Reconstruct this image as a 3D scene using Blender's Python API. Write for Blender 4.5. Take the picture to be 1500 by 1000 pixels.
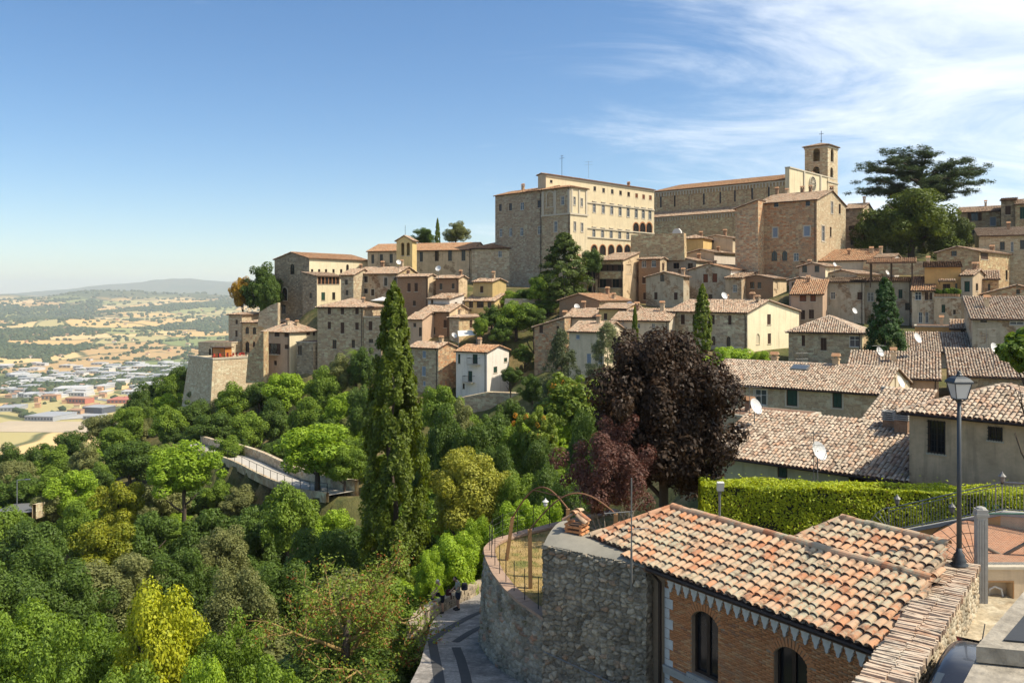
import bpy, bmesh, math, random
import numpy as np
from mathutils import Vector, Matrix
from mathutils.geometry import tessellate_polygon

for o in list(bpy.data.objects): bpy.data.objects.remove(o)
scene = bpy.context.scene
col = scene.collection
R = math.radians
# ------------------------------------------------------------------ camera
FPX, HY = 1250.0, 432.0            # focal length in photo pixels, eye level row
cd = bpy.data.cameras.new('camera'); cam = bpy.data.objects.new('camera', cd); col.objects.link(cam)
cd.sensor_width = 36; cd.lens = 30; cd.shift_y = -(500-HY)/1500.0
cd.clip_start = 0.1; cd.clip_end = 80000
cam.location = (0, 0, 0); cam.rotation_euler = (R(90), 0, 0)
scene.camera = cam
scene.render.resolution_x, scene.render.resolution_y = 1024, 682
# ------------------------------------------------------------------ sky, sun, exposure
SUN_EL, SUN_AZ = 52.0, 100.0        # azimuth clockwise from +Y (the view direction)
sdir = Vector((math.sin(R(SUN_AZ))*math.cos(R(SUN_EL)), math.cos(R(SUN_AZ))*math.cos(R(SUN_EL)), math.sin(R(SUN_EL))))
ld = bpy.data.lights.new('sun', 'SUN'); ld.energy = 3.6; ld.angle = R(0.5); ld.color = (1.0, 0.91, 0.76)
sun = bpy.data.objects.new('sun', ld); col.objects.link(sun)
sun.rotation_euler = sdir.to_track_quat('Z', 'Y').to_euler()
sun.location = (120, -20, 160)

def N(nt, typ, inp=None, **props):
    n = nt.nodes.new(typ)
    for k, v in props.items(): setattr(n, k, v)
    for k, v in (inp or {}).items():
        s = n.inputs[k]
        if isinstance(v, bpy.types.NodeSocket): nt.links.new(v, s)
        elif isinstance(v, bpy.types.Node): nt.links.new(v.outputs[0], s)
        else: s.default_value = v
    return n
def c4(c): return (c[0], c[1], c[2], 1.0)
def M(nt, op, a, b=None, c=None, clamp=False):
    i = {0: a}
    if b is not None: i[1] = b
    if c is not None: i[2] = c
    return N(nt, 'ShaderNodeMath', i, operation=op, use_clamp=clamp).outputs[0]
def ramp(nt, fac, stops, interp='LINEAR'):
    n = nt.nodes.new('ShaderNodeValToRGB'); e = n.color_ramp.elements; n.color_ramp.interpolation = interp
    while len(e) < len(stops): e.new(0.5)
    for el, (p, c) in zip(e, stops):
        el.position = p; el.color = c4(c) if not isinstance(c, (int, float)) else (c, c, c, 1)
    nt.links.new(fac, n.inputs[0]); return n.outputs[0]
def mix(nt, fac, a, b, mode='MIX'):
    n = nt.nodes.new('ShaderNodeMix'); n.data_type = 'RGBA'; n.blend_type = mode
    for s, v in ((n.inputs[0], fac), (n.inputs[6], a), (n.inputs[7], b)):
        if isinstance(v, bpy.types.NodeSocket): nt.links.new(v, s)
        else: s.default_value = v if isinstance(v, (int, float)) else c4(v)
    return n.outputs[2]

w = bpy.data.worlds.new('World'); scene.world = w; w.use_nodes = True
nt = w.node_tree; nt.nodes.clear()
sky = N(nt, 'ShaderNodeTexSky', sky_type='NISHITA', sun_disc=False, sun_elevation=R(SUN_EL), sun_rotation=R(SUN_AZ),
        altitude=400, air_density=1.0, dust_density=0.35, ozone_density=3.2)
skh = N(nt, 'ShaderNodeHueSaturation', {'Saturation': 1.2, 'Color': sky.outputs[0]})
tc = N(nt, 'ShaderNodeTexCoord')
sx = N(nt, 'ShaderNodeSeparateXYZ', {0: tc.outputs['Generated']})
den = M(nt, 'ADD', M(nt, 'MAXIMUM', sx.outputs[2], 0.0), 0.16)
px = M(nt, 'DIVIDE', sx.outputs[0], den); py = M(nt, 'DIVIDE', sx.outputs[1], den)
pv = N(nt, 'ShaderNodeCombineXYZ', {0: px, 1: py, 2: 0.0})
mp = N(nt, 'ShaderNodeMapping', {0: pv.outputs[0], 1: (0.4, 0.0, 0.0), 2: (0, 0, R(-24)), 3: (0.75, 1.25, 1.0)})
n1 = N(nt, 'ShaderNodeTexNoise', {'Vector': mp.outputs[0], 'Scale': 1.5, 'Detail': 10.0, 'Roughness': 0.66, 'Distortion': 0.7})
n2 = N(nt, 'ShaderNodeTexNoise', {'Vector': mp.outputs[0], 'Scale': 0.45, 'Detail': 3.0, 'Roughness': 0.5})
# more cirrus in the quarter of the sky on the sun's side of the hill
side = N(nt, 'ShaderNodeMapRange', {0: M(nt, 'ARCTAN2', sx.outputs[0], sx.outputs[1]), 1: -0.20, 2: 0.45, 3: -0.17, 4: 0.145}).outputs[0]
cov = M(nt, 'ADD', M(nt, 'ADD', M(nt, 'MULTIPLY', n1.outputs[0], 0.62), M(nt, 'MULTIPLY', n2.outputs[0], 0.45)), side)
cl = N(nt, 'ShaderNodeMapRange', {0: cov, 1: 0.45, 2: 0.78, 3: 0.0, 4: 0.86}, interpolation_type='SMOOTHSTEP').outputs[0]
skc = mix(nt, cl, skh.outputs[0], (8.0, 8.4, 8.8))
bg = N(nt, 'ShaderNodeBackground', {0: skc, 1: 0.085})
wo = N(nt, 'ShaderNodeOutputWorld', {0: bg.outputs[0]})
scene.view_settings.view_transform = 'Standard'; scene.view_settings.look = 'None'
scene.view_settings.exposure = 0.82; scene.view_settings.gamma = 1.0
scene.view_settings.use_curve_mapping = False
scene.render.engine = 'CYCLES'

# ------------------------------------------------------------------ helpers
def P(x, y, Y):                       # photo pixel at depth Y metres -> world point
    return Vector(((x-750)/FPX*Y, Y, (HY-y)/FPX*Y))
def PZ(x, y, z):                      # photo pixel on the level z
    Y = z*FPX/(HY-y); return Vector(((x-750)/FPX*Y, Y, z))
def tag(o, label=None, cat=None, group=None, kind=None):
    if label: o['label'] = label
    if cat: o['category'] = cat
    if group: o['group'] = group
    if kind: o['kind'] = kind
    return o
def empty(name, loc=(0,0,0), rz=0.0, label=None, cat=None, group=None):
    o = bpy.data.objects.new(name, None); col.objects.link(o)
    o.empty_display_size = 0.2; o.location = loc; o.rotation_euler = (0, 0, rz)
    return tag(o, label, cat, group)
def meshobj(name, me, parent=None, mats=None):
    o = bpy.data.objects.new(name, me); col.objects.link(o)
    if parent: o.parent = parent
    if mats and not me.materials:
        for m in (mats if isinstance(mats, (list, tuple)) else [mats]): me.materials.append(m)
    return o
def np_mesh(name, V, F, smooth=False):
    V = np.asarray(V, np.float32); F = np.asarray(F, np.int32); k = F.shape[1]
    me = bpy.data.meshes.new(name)
    me.vertices.add(len(V)); me.vertices.foreach_set('co', V.ravel())
    me.loops.add(F.size); me.loops.foreach_set('vertex_index', F.ravel())
    me.polygons.add(len(F)); me.polygons.foreach_set('loop_start', np.arange(0, F.size, k, dtype=np.int32))
    me.polygons.foreach_set('loop_total', np.full(len(F), k, np.int32))
    if smooth: me.polygons.foreach_set('use_smooth', np.ones(len(F), bool))
    me.update(calc_edges=True); return me
class MB:
    def __init__(s): s.v = []; s.f = []; s.mi = []; s.uv = []
    def poly(s, pts, mi=0, uv=None):
        b = len(s.v); s.v += [tuple(p) for p in pts]; s.f.append(tuple(range(b, b+len(pts)))); s.mi.append(mi)
        s.uv.append(uv if uv else [(0.0, 0.0)]*len(pts)); return s
    def box(s, x0, x1, y0, y1, z0, z1, mi=0):
        p = [(x0,y0,z0),(x1,y0,z0),(x1,y1,z0),(x0,y1,z0),(x0,y0,z1),(x1,y0,z1),(x1,y1,z1),(x0,y1,z1)]
        for q in ((3,2,1,0),(4,5,6,7),(0,1,5,4),(1,2,6,5),(2,3,7,6),(3,0,4,7)):
            f = [p[i] for i in q]
            if q in ((3,2,1,0),(4,5,6,7)): uv = [(a[0], a[1]) for a in f]
            elif q in ((0,1,5,4),(2,3,7,6)): uv = [(a[0], a[2]) for a in f]
            else: uv = [(a[1], a[2]) for a in f]
            s.poly(f, mi, uv)
        return s
    def obox(s, c, ex, ey, ez, mi=0):          # half-axis vectors
        c, ex, ey, ez = map(Vector, (c, ex, ey, ez))
        p = [c+a*ex+b*ey+d*ez for d in (-1,1) for a, b in ((-1,-1),(1,-1),(1,1),(-1,1))]
        for q in ((3,2,1,0),(4,5,6,7),(0,1,5,4),(1,2,6,5),(2,3,7,6),(3,0,4,7)):
            f = [p[i] for i in q]; a = (f[1]-f[0]).length; b = (f[2]-f[1]).length
            s.poly(f, mi, [(0,0),(a,0),(a,b),(0,b)])
        return s
    def prism(s, pts, off, mi=0):              # closed outline swept along off
        off = Vector(off); a = [Vector(p) for p in pts]; b = [p+off for p in a]; n = len(a)
        s.poly(a[::-1], mi); s.poly(b, mi)
        for i in range(n): s.poly([a[i], a[(i+1)%n], b[(i+1)%n], b[i]], mi)
        return s
    def tube(s, pts, r, n=6, mi=0, cap=True):
        pts = [Vector(p) for p in pts]; rr = r if isinstance(r, (list, tuple)) else [r]*len(pts); rings = []
        for i, p in enumerate(pts):
            d = (pts[min(i+1, len(pts)-1)]-pts[max(i-1, 0)])
            if d.length < 1e-9: d = Vector((0,0,1))
            d.normalize(); a = d.orthogonal() if abs(d.z) > 0.95 else d.cross(Vector((0,0,1)))
            a.normalize(); b = d.cross(a)
            rings.append([p+(a*math.cos(2*math.pi*k/n)+b*math.sin(2*math.pi*k/n))*rr[i] for k in range(n)])
        base = len(s.v)
        for rg in rings: s.v += [tuple(q) for q in rg]
        for i in range(len(pts)-1):
            for k in range(n):
                k2 = (k+1) % n
                s.f.append((base+i*n+k, base+(i+1)*n+k, base+(i+1)*n+k2, base+i*n+k2)); s.mi.append(mi)
                s.uv.append([(k/n, i), (k/n, i+1), ((k+1)/n, i+1), ((k+1)/n, i)])
        if cap:
            s.f.append(tuple(base+k for k in range(n))); s.mi.append(mi); s.uv.append([(0,0)]*n)
            s.f.append(tuple(base+(len(pts)-1)*n+k for k in reversed(range(n)))); s.mi.append(mi); s.uv.append([(0,0)]*n)
        return s
    def lathe(s, c, prof, n=10, mi=0):
        c = Vector(c); return s.tube([c+Vector((0,0,z)) for r, z in prof], [r for r, z in prof], n, mi)
    def mesh(s, name, mats, smooth=False):
        me = bpy.data.meshes.new(name); me.from_pydata(s.v, [], s.f)
        for m in (mats if isinstance(mats, (list, tuple)) else [mats]): me.materials.append(m)
        me.polygons.foreach_set('material_index', s.mi)
        ul = me.uv_layers.new(name='UVMap'); ul.data.foreach_set('uv', [c for f in s.uv for p in f for c in p])
        if smooth: me.polygons.foreach_set('use_smooth', [True]*len(s.f))
        return me
    def build(s, name, mats, parent=None, smooth=False):
        return meshobj(name, s.mesh(name, mats, smooth), parent)
def hash2(ix, iy, seed=0):
    h = (ix.astype(np.int64)*374761393 + iy.astype(np.int64)*668265263 + seed*1442695041) & 0xffffffff
    h = ((h ^ (h >> 13))*1274126177) & 0xffffffff
    return ((h ^ (h >> 16)) & 0xffffff)/float(0xffffff)
def vnoise(x, y, seed=0):
    x = np.asarray(x, float); y = np.asarray(y, float); ix = np.floor(x); iy = np.floor(y); fx = x-ix; fy = y-iy
    fx = fx*fx*(3-2*fx); fy = fy*fy*(3-2*fy)
    a = hash2(ix, iy, seed); b = hash2(ix+1, iy, seed); c = hash2(ix, iy+1, seed); d = hash2(ix+1, iy+1, seed)
    return (a*(1-fx)+b*fx)*(1-fy)+(c*(1-fx)+d*fx)*fy
def fbm(x, y, o=4, seed=0):
    s = 0; a = 0.5
    for i in range(o): s = s + a*vnoise(x*2**i, y*2**i, seed+i); a *= 0.5
    return s
def voro(u, v, seed=0):                      # jittered cells: edge distance, cell random
    iu = np.floor(u); iv = np.floor(v); d1 = np.full(u.shape, 9.0); d2 = d1.copy(); cid = np.zeros(u.shape)
    for a in (-1,0,1):
        for b in (-1,0,1):
            cx = iu+a; cy = iv+b
            sxx = cx+0.15+0.7*hash2(cx, cy, seed); syy = cy+0.15+0.7*hash2(cx, cy, seed+7)
            d = np.hypot(u-sxx, v-syy); nr = d < d1
            d2 = np.where(nr, d1, np.minimum(d2, d)); cid = np.where(nr, hash2(cx, cy, seed+3), cid); d1 = np.where(nr, d, d1)
    return d2-d1, cid
# ------------------------------------------------------------------ materials
MATS = {}
def newmat(name):
    m = bpy.data.materials.new(name); m.use_nodes = True; m.node_tree.nodes.clear(); MATS[name] = m; return m, m.node_tree
def finish(nt, colr, rough=0.85, bump=None, bs=0.4, bd=0.02, spec=0.3, metal=0.0):
    i = {'Base Color': colr if isinstance(colr, bpy.types.NodeSocket) else c4(colr), 'Roughness': rough, 'Metallic': metal, 'Specular IOR Level': spec}
    p = N(nt, 'ShaderNodeBsdfPrincipled', i)
    if bump is not None:
        b = N(nt, 'ShaderNodeBump', {'Strength': bs, 'Distance': bd, 'Height': bump}); nt.links.new(b.outputs[0], p.inputs['Normal'])
    N(nt, 'ShaderNodeOutputMaterial', {0: p.outputs[0]})
def uvn(nt): return N(nt, 'ShaderNodeUVMap', uv_map='UVMap').outputs[0]
def obn(nt): return N(nt, 'ShaderNodeTexCoord').outputs['Object']
def noise(nt, vec, sc, det=4.0, rough=0.55): return N(nt, 'ShaderNodeTexNoise', {'Vector': vec, 'Scale': sc, 'Detail': det, 'Roughness': rough}).outputs[0]
def housetone(nt, c, uv):                       # each house weathers to its own tone; rain streaks run down the walls
    r = N(nt, 'ShaderNodeObjectInfo').outputs['Random']
    t = ramp(nt, r, [(0.0,(0.74,0.72,0.72)),(0.25,(1.0,0.97,0.92)),(0.5,(0.86,0.80,0.74)),(0.75,(1.08,1.06,1.02)),(1.0,(0.92,0.92,0.94))])
    c = mix(nt, 1.0, c, t, 'MULTIPLY')
    st = N(nt, 'ShaderNodeMapping', {0: uv, 3: (1.3, 0.12, 1.0)}); n = noise(nt, st.outputs[0], 1.0, 5.0, 0.7)
    return mix(nt, N(nt, 'ShaderNodeMapRange', {0: n, 1: 0.52, 2: 0.74, 3: 0.0, 4: 0.36}).outputs[0], c, (0.12,0.10,0.08))
def stone(name, cols, mortar, sx=1.7, sy=3.4, bricky=0.0):
    av0 = [sum(c[i] for c in cols)/len(cols) for i in range(3)]; kk = (2.1, 2.05, 1.95) if name in ('stone_grey', 'stone_dark') else (1.3, 1.28, 1.22) if name == 'stone_pale' else (1.75, 1.74, 1.7)
    cols = [tuple(min(max((av0[i]+(c[i]-av0[i])*1.9)*kk[i], 0.03), 0.76) for i in range(3)) for c in cols]; mortar = tuple(mortar[i]*kk[i] for i in range(3))
    m, nt = newmat(name); uv = uvn(nt)
    dn = N(nt, 'ShaderNodeTexNoise', {'Vector': uv, 'Scale': 2.5, 'Detail': 3.0})
    dv = N(nt, 'ShaderNodeVectorMath', {0: dn.outputs[1], 1: (0.16, 0.10, 0.0)}, operation='MULTIPLY')
    av = N(nt, 'ShaderNodeVectorMath', {0: uv, 1: dv.outputs[0]}, operation='ADD')
    mp = N(nt, 'ShaderNodeMapping', {0: av.outputs[0], 3: (sx, sy, 1.0)})
    vo = N(nt, 'ShaderNodeTexVoronoi', {'Vector': mp.outputs[0], 'Scale': 1.0, 'Randomness': 0.75}, voronoi_dimensions='2D')
    ve = N(nt, 'ShaderNodeTexVoronoi', {'Vector': mp.outputs[0], 'Scale': 1.0, 'Randomness': 0.75}, voronoi_dimensions='2D', feature='DISTANCE_TO_EDGE')
    sep = N(nt, 'ShaderNodeSeparateColor', {0: vo.outputs['Color']})
    k = len(cols); base = ramp(nt, sep.outputs[0], [((i+0.5)/k, c) for i, c in enumerate(cols)])
    big = noise(nt, uv, 0.35, 5.0, 0.6)
    base = mix(nt, N(nt, 'ShaderNodeMapRange', {0: big, 1: 0.38, 2: 0.68, 3: 0.0, 4: 0.55}).outputs[0], base, cols[-1], 'MIX')
    if bricky: base = mix(nt, M(nt, 'MULTIPLY', N(nt, 'ShaderNodeMapRange', {0: noise(nt, uv, 0.55, 4.0, 0.7), 1: 0.57, 2: 0.63, 3: 0.0, 4: bricky}).outputs[0], sep.outputs[1]), base, (0.40,0.17,0.075))
    mid = noise(nt, uv, 1.6, 5.0, 0.65)
    base = mix(nt, N(nt, 'ShaderNodeMapRange', {0: mid, 1: 0.30, 2: 0.75, 3: 0.34, 4: 0.0}).outputs[0], base, (mortar[0]*0.45, mortar[1]*0.43, mortar[2]*0.40))
    mm = N(nt, 'ShaderNodeMapRange', {0: ve.outputs['Distance'], 1: 0.02, 2: 0.11, 3: 1.0, 4: 0.0}).outputs[0]
    cl = mix(nt, M(nt, 'MULTIPLY', mm, 0.6), base, mortar)
    fine = noise(nt, uv, 4.5, 4.0, 0.75); cl = mix(nt, N(nt, 'ShaderNodeMapRange', {0: fine, 1: 0.5, 2: 0.68, 3: 0.0, 4: 0.55}).outputs[0], cl, tuple(x*0.32 for x in mortar))
    cl = housetone(nt, cl, uv)
    h = M(nt, 'ADD', M(nt, 'MULTIPLY', M(nt, 'MINIMUM', ve.outputs['Distance'], 0.2), 3.0), M(nt, 'MULTIPLY', noise(nt, uv, 14.0, 4.0), 0.5))
    finish(nt, cl, 0.92, h, 0.7, 0.05, 0.15); return m
def brickmat(name, c1, c2, mortar, vec='uv', bw=0.25, rh=0.07):
    m, nt = newmat(name); uv = uvn(nt)
    b = N(nt, 'ShaderNodeTexBrick', {'Vector': uv, 'Color1': c4(c1), 'Color2': c4(c2), 'Mortar': c4(mortar), 'Scale': 1.0, 'Mortar Size': 0.008, 'Brick Width': bw, 'Row Height': rh, 'Bias': -0.1})
    big = noise(nt, uv, 0.5, 5.0, 0.65)
    c = mix(nt, N(nt, 'ShaderNodeMapRange', {0: big, 1: 0.4, 2: 0.7, 3: 0.0, 4: 0.65}).outputs[0], b.outputs[0], mortar)
    sp = noise(nt, uv, 5.0, 4.0, 0.7)
    c = mix(nt, N(nt, 'ShaderNodeMapRange', {0: sp, 1: 0.35, 2: 0.6, 3: 0.5, 4: 0.0}).outputs[0], c, (c1[0]*0.5, c1[1]*0.5, c1[2]*0.5))
    finish(nt, c, 0.9, M(nt, 'ADD', M(nt, 'MULTIPLY', b.outputs[1], -1.0), sp), 0.5, 0.02, 0.15); return m
def plaster(name, c, dirt=(0.16, 0.125, 0.085), amt=0.5, under=None, uamt=0.0):
    k = 1.6 if max(c) < 0.5 else 1.1; c = (min(c[0]*k, 0.82), min(c[1]*k, 0.76), min(c[2]*k, 0.68)); dirt = tuple(x*1.3 for x in dirt)
    if under: under = tuple(x*1.3 for x in under)
    m, nt = newmat(name); uv = uvn(nt)
    n1 = noise(nt, uv, 0.45, 6.0, 0.65); n2 = noise(nt, uv, 3.5, 5.0, 0.7)
    st = N(nt, 'ShaderNodeMapping', {0: uv, 3: (2.2, 0.18, 1.0)}); n3 = noise(nt, st.outputs[0], 1.0, 4.0, 0.6)
    c1 = mix(nt, N(nt, 'ShaderNodeMapRange', {0: n1, 1: 0.4, 2: 0.72, 3: 0.0, 4: amt}).outputs[0], c, dirt)
    c1 = mix(nt, N(nt, 'ShaderNodeMapRange', {0: n3, 1: 0.52, 2: 0.75, 3: 0.0, 4: amt*0.8}).outputs[0], c1, dirt)
    c1 = mix(nt, N(nt, 'ShaderNodeMapRange', {0: n2, 1: 0.3, 2: 0.7, 3: 0.22, 4: 0.0}).outputs[0], c1, (c[0]*0.5, c[1]*0.48, c[2]*0.45))
    h = n2
    if under:
        mp = N(nt, 'ShaderNodeMapping', {0: uv, 3: (3.0, 6.0, 1.0)})
        vo = N(nt, 'ShaderNodeTexVoronoi', {'Vector': mp.outputs[0], 'Scale': 1.0}, voronoi_dimensions='2D')
        s = N(nt, 'ShaderNodeSeparateColor', {0: vo.outputs['Color']})
        uc = ramp(nt, s.outputs[0], [(0.1, under), (0.6, (under[0]*0.6, under[1]*0.58, under[2]*0.55)), (0.95, (under[0]*1.3, under[1]*1.3, under[2]*1.3))])
        pn = noise(nt, uv, 0.28, 5.0, 0.7)
        k = N(nt, 'ShaderNodeMapRange', {0: pn, 1: 0.60-uamt, 2: 0.64-uamt, 3: 0.0, 4: 1.0}).outputs[0]
        c1 = mix(nt, k, c1, uc); h = M(nt, 'SUBTRACT', n2, M(nt, 'MULTIPLY', k, 0.6))
    c1 = housetone(nt, c1, uv)
    finish(nt, c1, 0.93, h, 0.35, 0.03, 0.12); return m
def plain(name, c, rough=0.7, metal=0.0, var=0.35, sc=6.0, spec=0.3, bump=0.2):
    m, nt = newmat(name); n = noise(nt, obn(nt), sc, 5.0, 0.65)
    cc = mix(nt, N(nt, 'ShaderNodeMapRange', {0: n, 1: 0.3, 2: 0.7, 3: var, 4: 0.0}).outputs[0], c, (c[0]*0.45, c[1]*0.45, c[2]*0.45))
    finish(nt, cc, rough, n, bump, 0.01, spec, metal); return m
def tilemat(name, stops, lichen=(0.34, 0.31, 0.22), la=0.5, island=True, dark=0.4):
    m, nt = newmat(name); ob = N(nt, 'ShaderNodeTexCoord').outputs['Object']
    rnd = N(nt, 'ShaderNodeNewGeometry').outputs['Random Per Island'] if island else N(nt, 'ShaderNodeObjectInfo').outputs['Random']
    if not island: ob = N(nt, 'ShaderNodeNewGeometry').outputs['Position']
    base = ramp(nt, rnd, stops)
    n1 = noise(nt, ob, 1.1, 5.0, 0.65); n2 = noise(nt, ob, 9.0, 4.0, 0.7)
    f = M(nt, 'MULTIPLY', N(nt, 'ShaderNodeMapRange', {0: n1, 1: 0.42, 2: 0.66, 3: 0.0, 4: 1.0}).outputs[0], N(nt, 'ShaderNodeMapRange', {0: n2, 1: 0.38, 2: 0.58, 3: 0.1, 4: la*1.5}).outputs[0], clamp=True)
    c = mix(nt, f, base, lichen)
    n3 = noise(nt, ob, 2.7, 5.0, 0.7)
    c = mix(nt, N(nt, 'ShaderNodeMapRange', {0: n3, 1: 0.52, 2: 0.72, 3: 0.0, 4: dark}).outputs[0], c, (0.035, 0.03, 0.026))
    finish(nt, c, 0.88, n2, 0.4, 0.012, 0.2); return m
def leafmat(name, c1, c2, trans=0.3, dead=None, da=0.0):
    c1 = (c1[0]*1.6, c1[1]*1.4, c1[2]*1.1); c2 = (c2[0]*3.0, c2[1]*2.5, c2[2]*1.7)
    m, nt = newmat(name)
    rnd = N(nt, 'ShaderNodeNewGeometry').outputs['Random Per Island']; orn = N(nt, 'ShaderNodeObjectInfo').outputs['Random']
    n = noise(nt, obn(nt), 0.55, 3.0, 0.6)
    c = mix(nt, M(nt, 'ADD', M(nt, 'MULTIPLY', rnd, 0.55), M(nt, 'SUBTRACT', M(nt, 'MULTIPLY', n, 1.1), 0.30), clamp=True), c1, c2)
    c = mix(nt, M(nt, 'MULTIPLY', orn, 0.35), c, (c1[0]*0.95, c1[1]*0.88, c1[2]*0.7))
    if dead: c = mix(nt, M(nt, 'GREATER_THAN', M(nt, 'ADD', M(nt, 'MULTIPLY', rnd, 0.6), M(nt, 'MULTIPLY', n, 0.6)), 1.0-da), c, dead)
    d = N(nt, 'ShaderNodeBsdfPrincipled', {'Base Color': c, 'Roughness': 0.55, 'Specular IOR Level': 0.25})
    hs = N(nt, 'ShaderNodeHueSaturation', {'Hue': 0.485, 'Saturation': 1.1, 'Value': 1.5, 'Color': c})
    t = N(nt, 'ShaderNodeBsdfTranslucent', {0: hs.outputs[0]})
    mx = N(nt, 'ShaderNodeMixShader', {0: trans, 1: d.outputs[0], 2: t.outputs[0]})
    N(nt, 'ShaderNodeOutputMaterial', {0: mx.outputs[0]}); return m
def attrstone(name, stops, mortar, moss=0.0):                # relief walls carrying per-stone values as mesh attributes
    m, nt = newmat(name)
    a = N(nt, 'ShaderNodeAttribute', attribute_name='stone_id').outputs['Fac']; e = N(nt, 'ShaderNodeAttribute', attribute_name='joint').outputs['Fac']
    ob = obn(nt); base = ramp(nt, a, stops); n2 = noise(nt, ob, 7.0, 5.0, 0.7); n1 = noise(nt, ob, 0.8, 5.0, 0.65)
    base = mix(nt, N(nt, 'ShaderNodeMapRange', {0: n2, 1: 0.35, 2: 0.65, 3: 0.6, 4: 0.0}).outputs[0], base, tuple(x*0.4 for x in mortar))
    c = mix(nt, M(nt, 'MULTIPLY', e, 0.8), base, mortar)
    c = mix(nt, N(nt, 'ShaderNodeMapRange', {0: n1, 1: 0.45, 2: 0.7, 3: 0.0, 4: 0.75}).outputs[0], c, tuple(x*0.30 for x in stops[0][1]))
    if moss: c = mix(nt, N(nt, 'ShaderNodeMapRange', {0: noise(nt, ob, 1.7, 4.0, 0.7), 1: 0.64, 2: 0.70, 3: 0.0, 4: moss}).outputs[0], c, (0.05, 0.075, 0.02))
    finish(nt, c, 0.93, n2, 0.6, 0.02, 0.15); return m

GREY = [(0.30,0.255,0.19),(0.22,0.18,0.135),(0.36,0.30,0.22),(0.26,0.205,0.145)]
stone('stone_grey', GREY, (0.27,0.225,0.165))
stone('stone_warm', [(0.38,0.285,0.175),(0.28,0.20,0.125),(0.45,0.35,0.22),(0.33,0.235,0.14)], (0.36,0.28,0.18), bricky=0.4)
stone('stone_red', [(0.34,0.235,0.145),(0.25,0.185,0.125),(0.40,0.30,0.19),(0.33,0.19,0.11)], (0.31,0.24,0.16), bricky=0.95)
stone('stone_pale', [(0.50,0.42,0.30),(0.42,0.34,0.24),(0.57,0.49,0.36),(0.46,0.37,0.26)], (0.48,0.41,0.30))
stone('stone_dark', [(0.21,0.175,0.13),(0.15,0.125,0.095),(0.27,0.225,0.165),(0.19,0.15,0.105)], (0.20,0.165,0.12))
brickmat('brick_brown', (0.36,0.20,0.115), (0.29,0.165,0.10), (0.34,0.255,0.175))
brickmat('brick_far', (0.40,0.22,0.12), (0.32,0.18,0.10), (0.34,0.26,0.17), bw=0.5, rh=0.16)
plaster('plaster_cream', (0.74,0.665,0.47), (0.45,0.37,0.25), 0.4)
plaster('plaster_pale', (0.66,0.57,0.42), (0.30,0.25,0.18), 0.45)
plaster('plaster_white', (0.76,0.72,0.62), (0.45,0.40,0.31), 0.35)
plaster('plaster_yellow', (0.70,0.53,0.24), (0.32,0.22,0.10), 0.5)
plaster('plaster_orange', (0.66,0.38,0.14), (0.36,0.20,0.09), 0.4)
plaster('plaster_pink', (0.56,0.40,0.28), (0.28,0.20,0.14), 0.5)
plaster('plaster_tan', (0.46,0.36,0.235), (0.24,0.18,0.115), 0.6, (0.30,0.22,0.14), 0.05)
plaster('plaster_grey', (0.34,0.295,0.22), (0.17,0.14,0.10), 0.6, (0.28,0.205,0.135), 0.09)
plaster('plaster_worn', (0.42,0.345,0.245), (0.19,0.15,0.10), 0.7, (0.30,0.20,0.125), 0.10)
plaster('plaster_green', (0.60,0.60,0.36), (0.32,0.30,0.19), 0.5)
plaster('plaster_brown', (0.42,0.31,0.20), (0.16,0.12,0.08), 0.75, (0.26,0.19,0.13), 0.0)
TERRA = [(0.0,(0.26,0.16,0.10)),(0.2,(0.46,0.285,0.185)),(0.45,(0.55,0.375,0.25)),(0.62,(0.42,0.32,0.225)),(0.8,(0.62,0.45,0.31)),(1.0,(0.35,0.28,0.21))]
tilemat('tiles_far', TERRA, (0.36,0.31,0.21), 0.45)
tilemat('tiles_orange', [(0.0,(0.34,0.16,0.08)),(0.3,(0.50,0.26,0.13)),(0.6,(0.56,0.33,0.18)),(1.0,(0.42,0.27,0.16))], la=0.25, dark=0.25)
tilemat('tiles_mid', [(0.0,(0.22,0.155,0.11)),(0.2,(0.43,0.28,0.19)),(0.4,(0.55,0.43,0.32)),(0.6,(0.38,0.30,0.22)),(0.8,(0.62,0.50,0.375)),(1.0,(0.48,0.29,0.18))], (0.42,0.375,0.28), 0.5, dark=0.5)
tilemat('tile_near', [(0.0,(0.33,0.135,0.07)),(0.2,(0.50,0.235,0.12)),(0.4,(0.56,0.33,0.20)),(0.55,(0.48,0.345,0.225)),(0.75,(0.56,0.28,0.145)),(0.9,(0.42,0.33,0.23)),(1.0,(0.25,0.17,0.12))], (0.40,0.36,0.25), 1.0, island=False, dark=0.9)
tilemat('tile_near_rest', [(0.0,(0.33,0.135,0.07)),(0.3,(0.53,0.225,0.10)),(0.6,(0.40,0.29,0.19)),(1.0,(0.30,0.22,0.15))], (0.42,0.385,0.285), 0.75, dark=0.6)
plain('roof_board', (0.14,0.085,0.05)); plain('roof_base', (0.20,0.115,0.07), 0.9)
plain('mortar_cap', (0.27,0.25,0.20), 0.95, sc=3.0)
plain('glass_dark', (0.018,0.018,0.02), 0.12, spec=0.5, var=0.1, bump=0.0)
plain('glass_sky', (0.06,0.075,0.09), 0.08, spec=0.6, var=0.1, bump=0.0)
plain('shutter_brown', (0.085,0.045,0.028), 0.7); plain('shutter_red', (0.20,0.065,0.03), 0.7)
plain('shutter_green', (0.03,0.075,0.05), 0.7); plain('shutter_blue', (0.26,0.31,0.37), 0.7); plain('shutter_grey', (0.20,0.20,0.19), 0.7)
plain('frame_white', (0.62,0.60,0.55), 0.6, var=0.15); plain('frame_brown', (0.10,0.06,0.035), 0.6)
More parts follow.
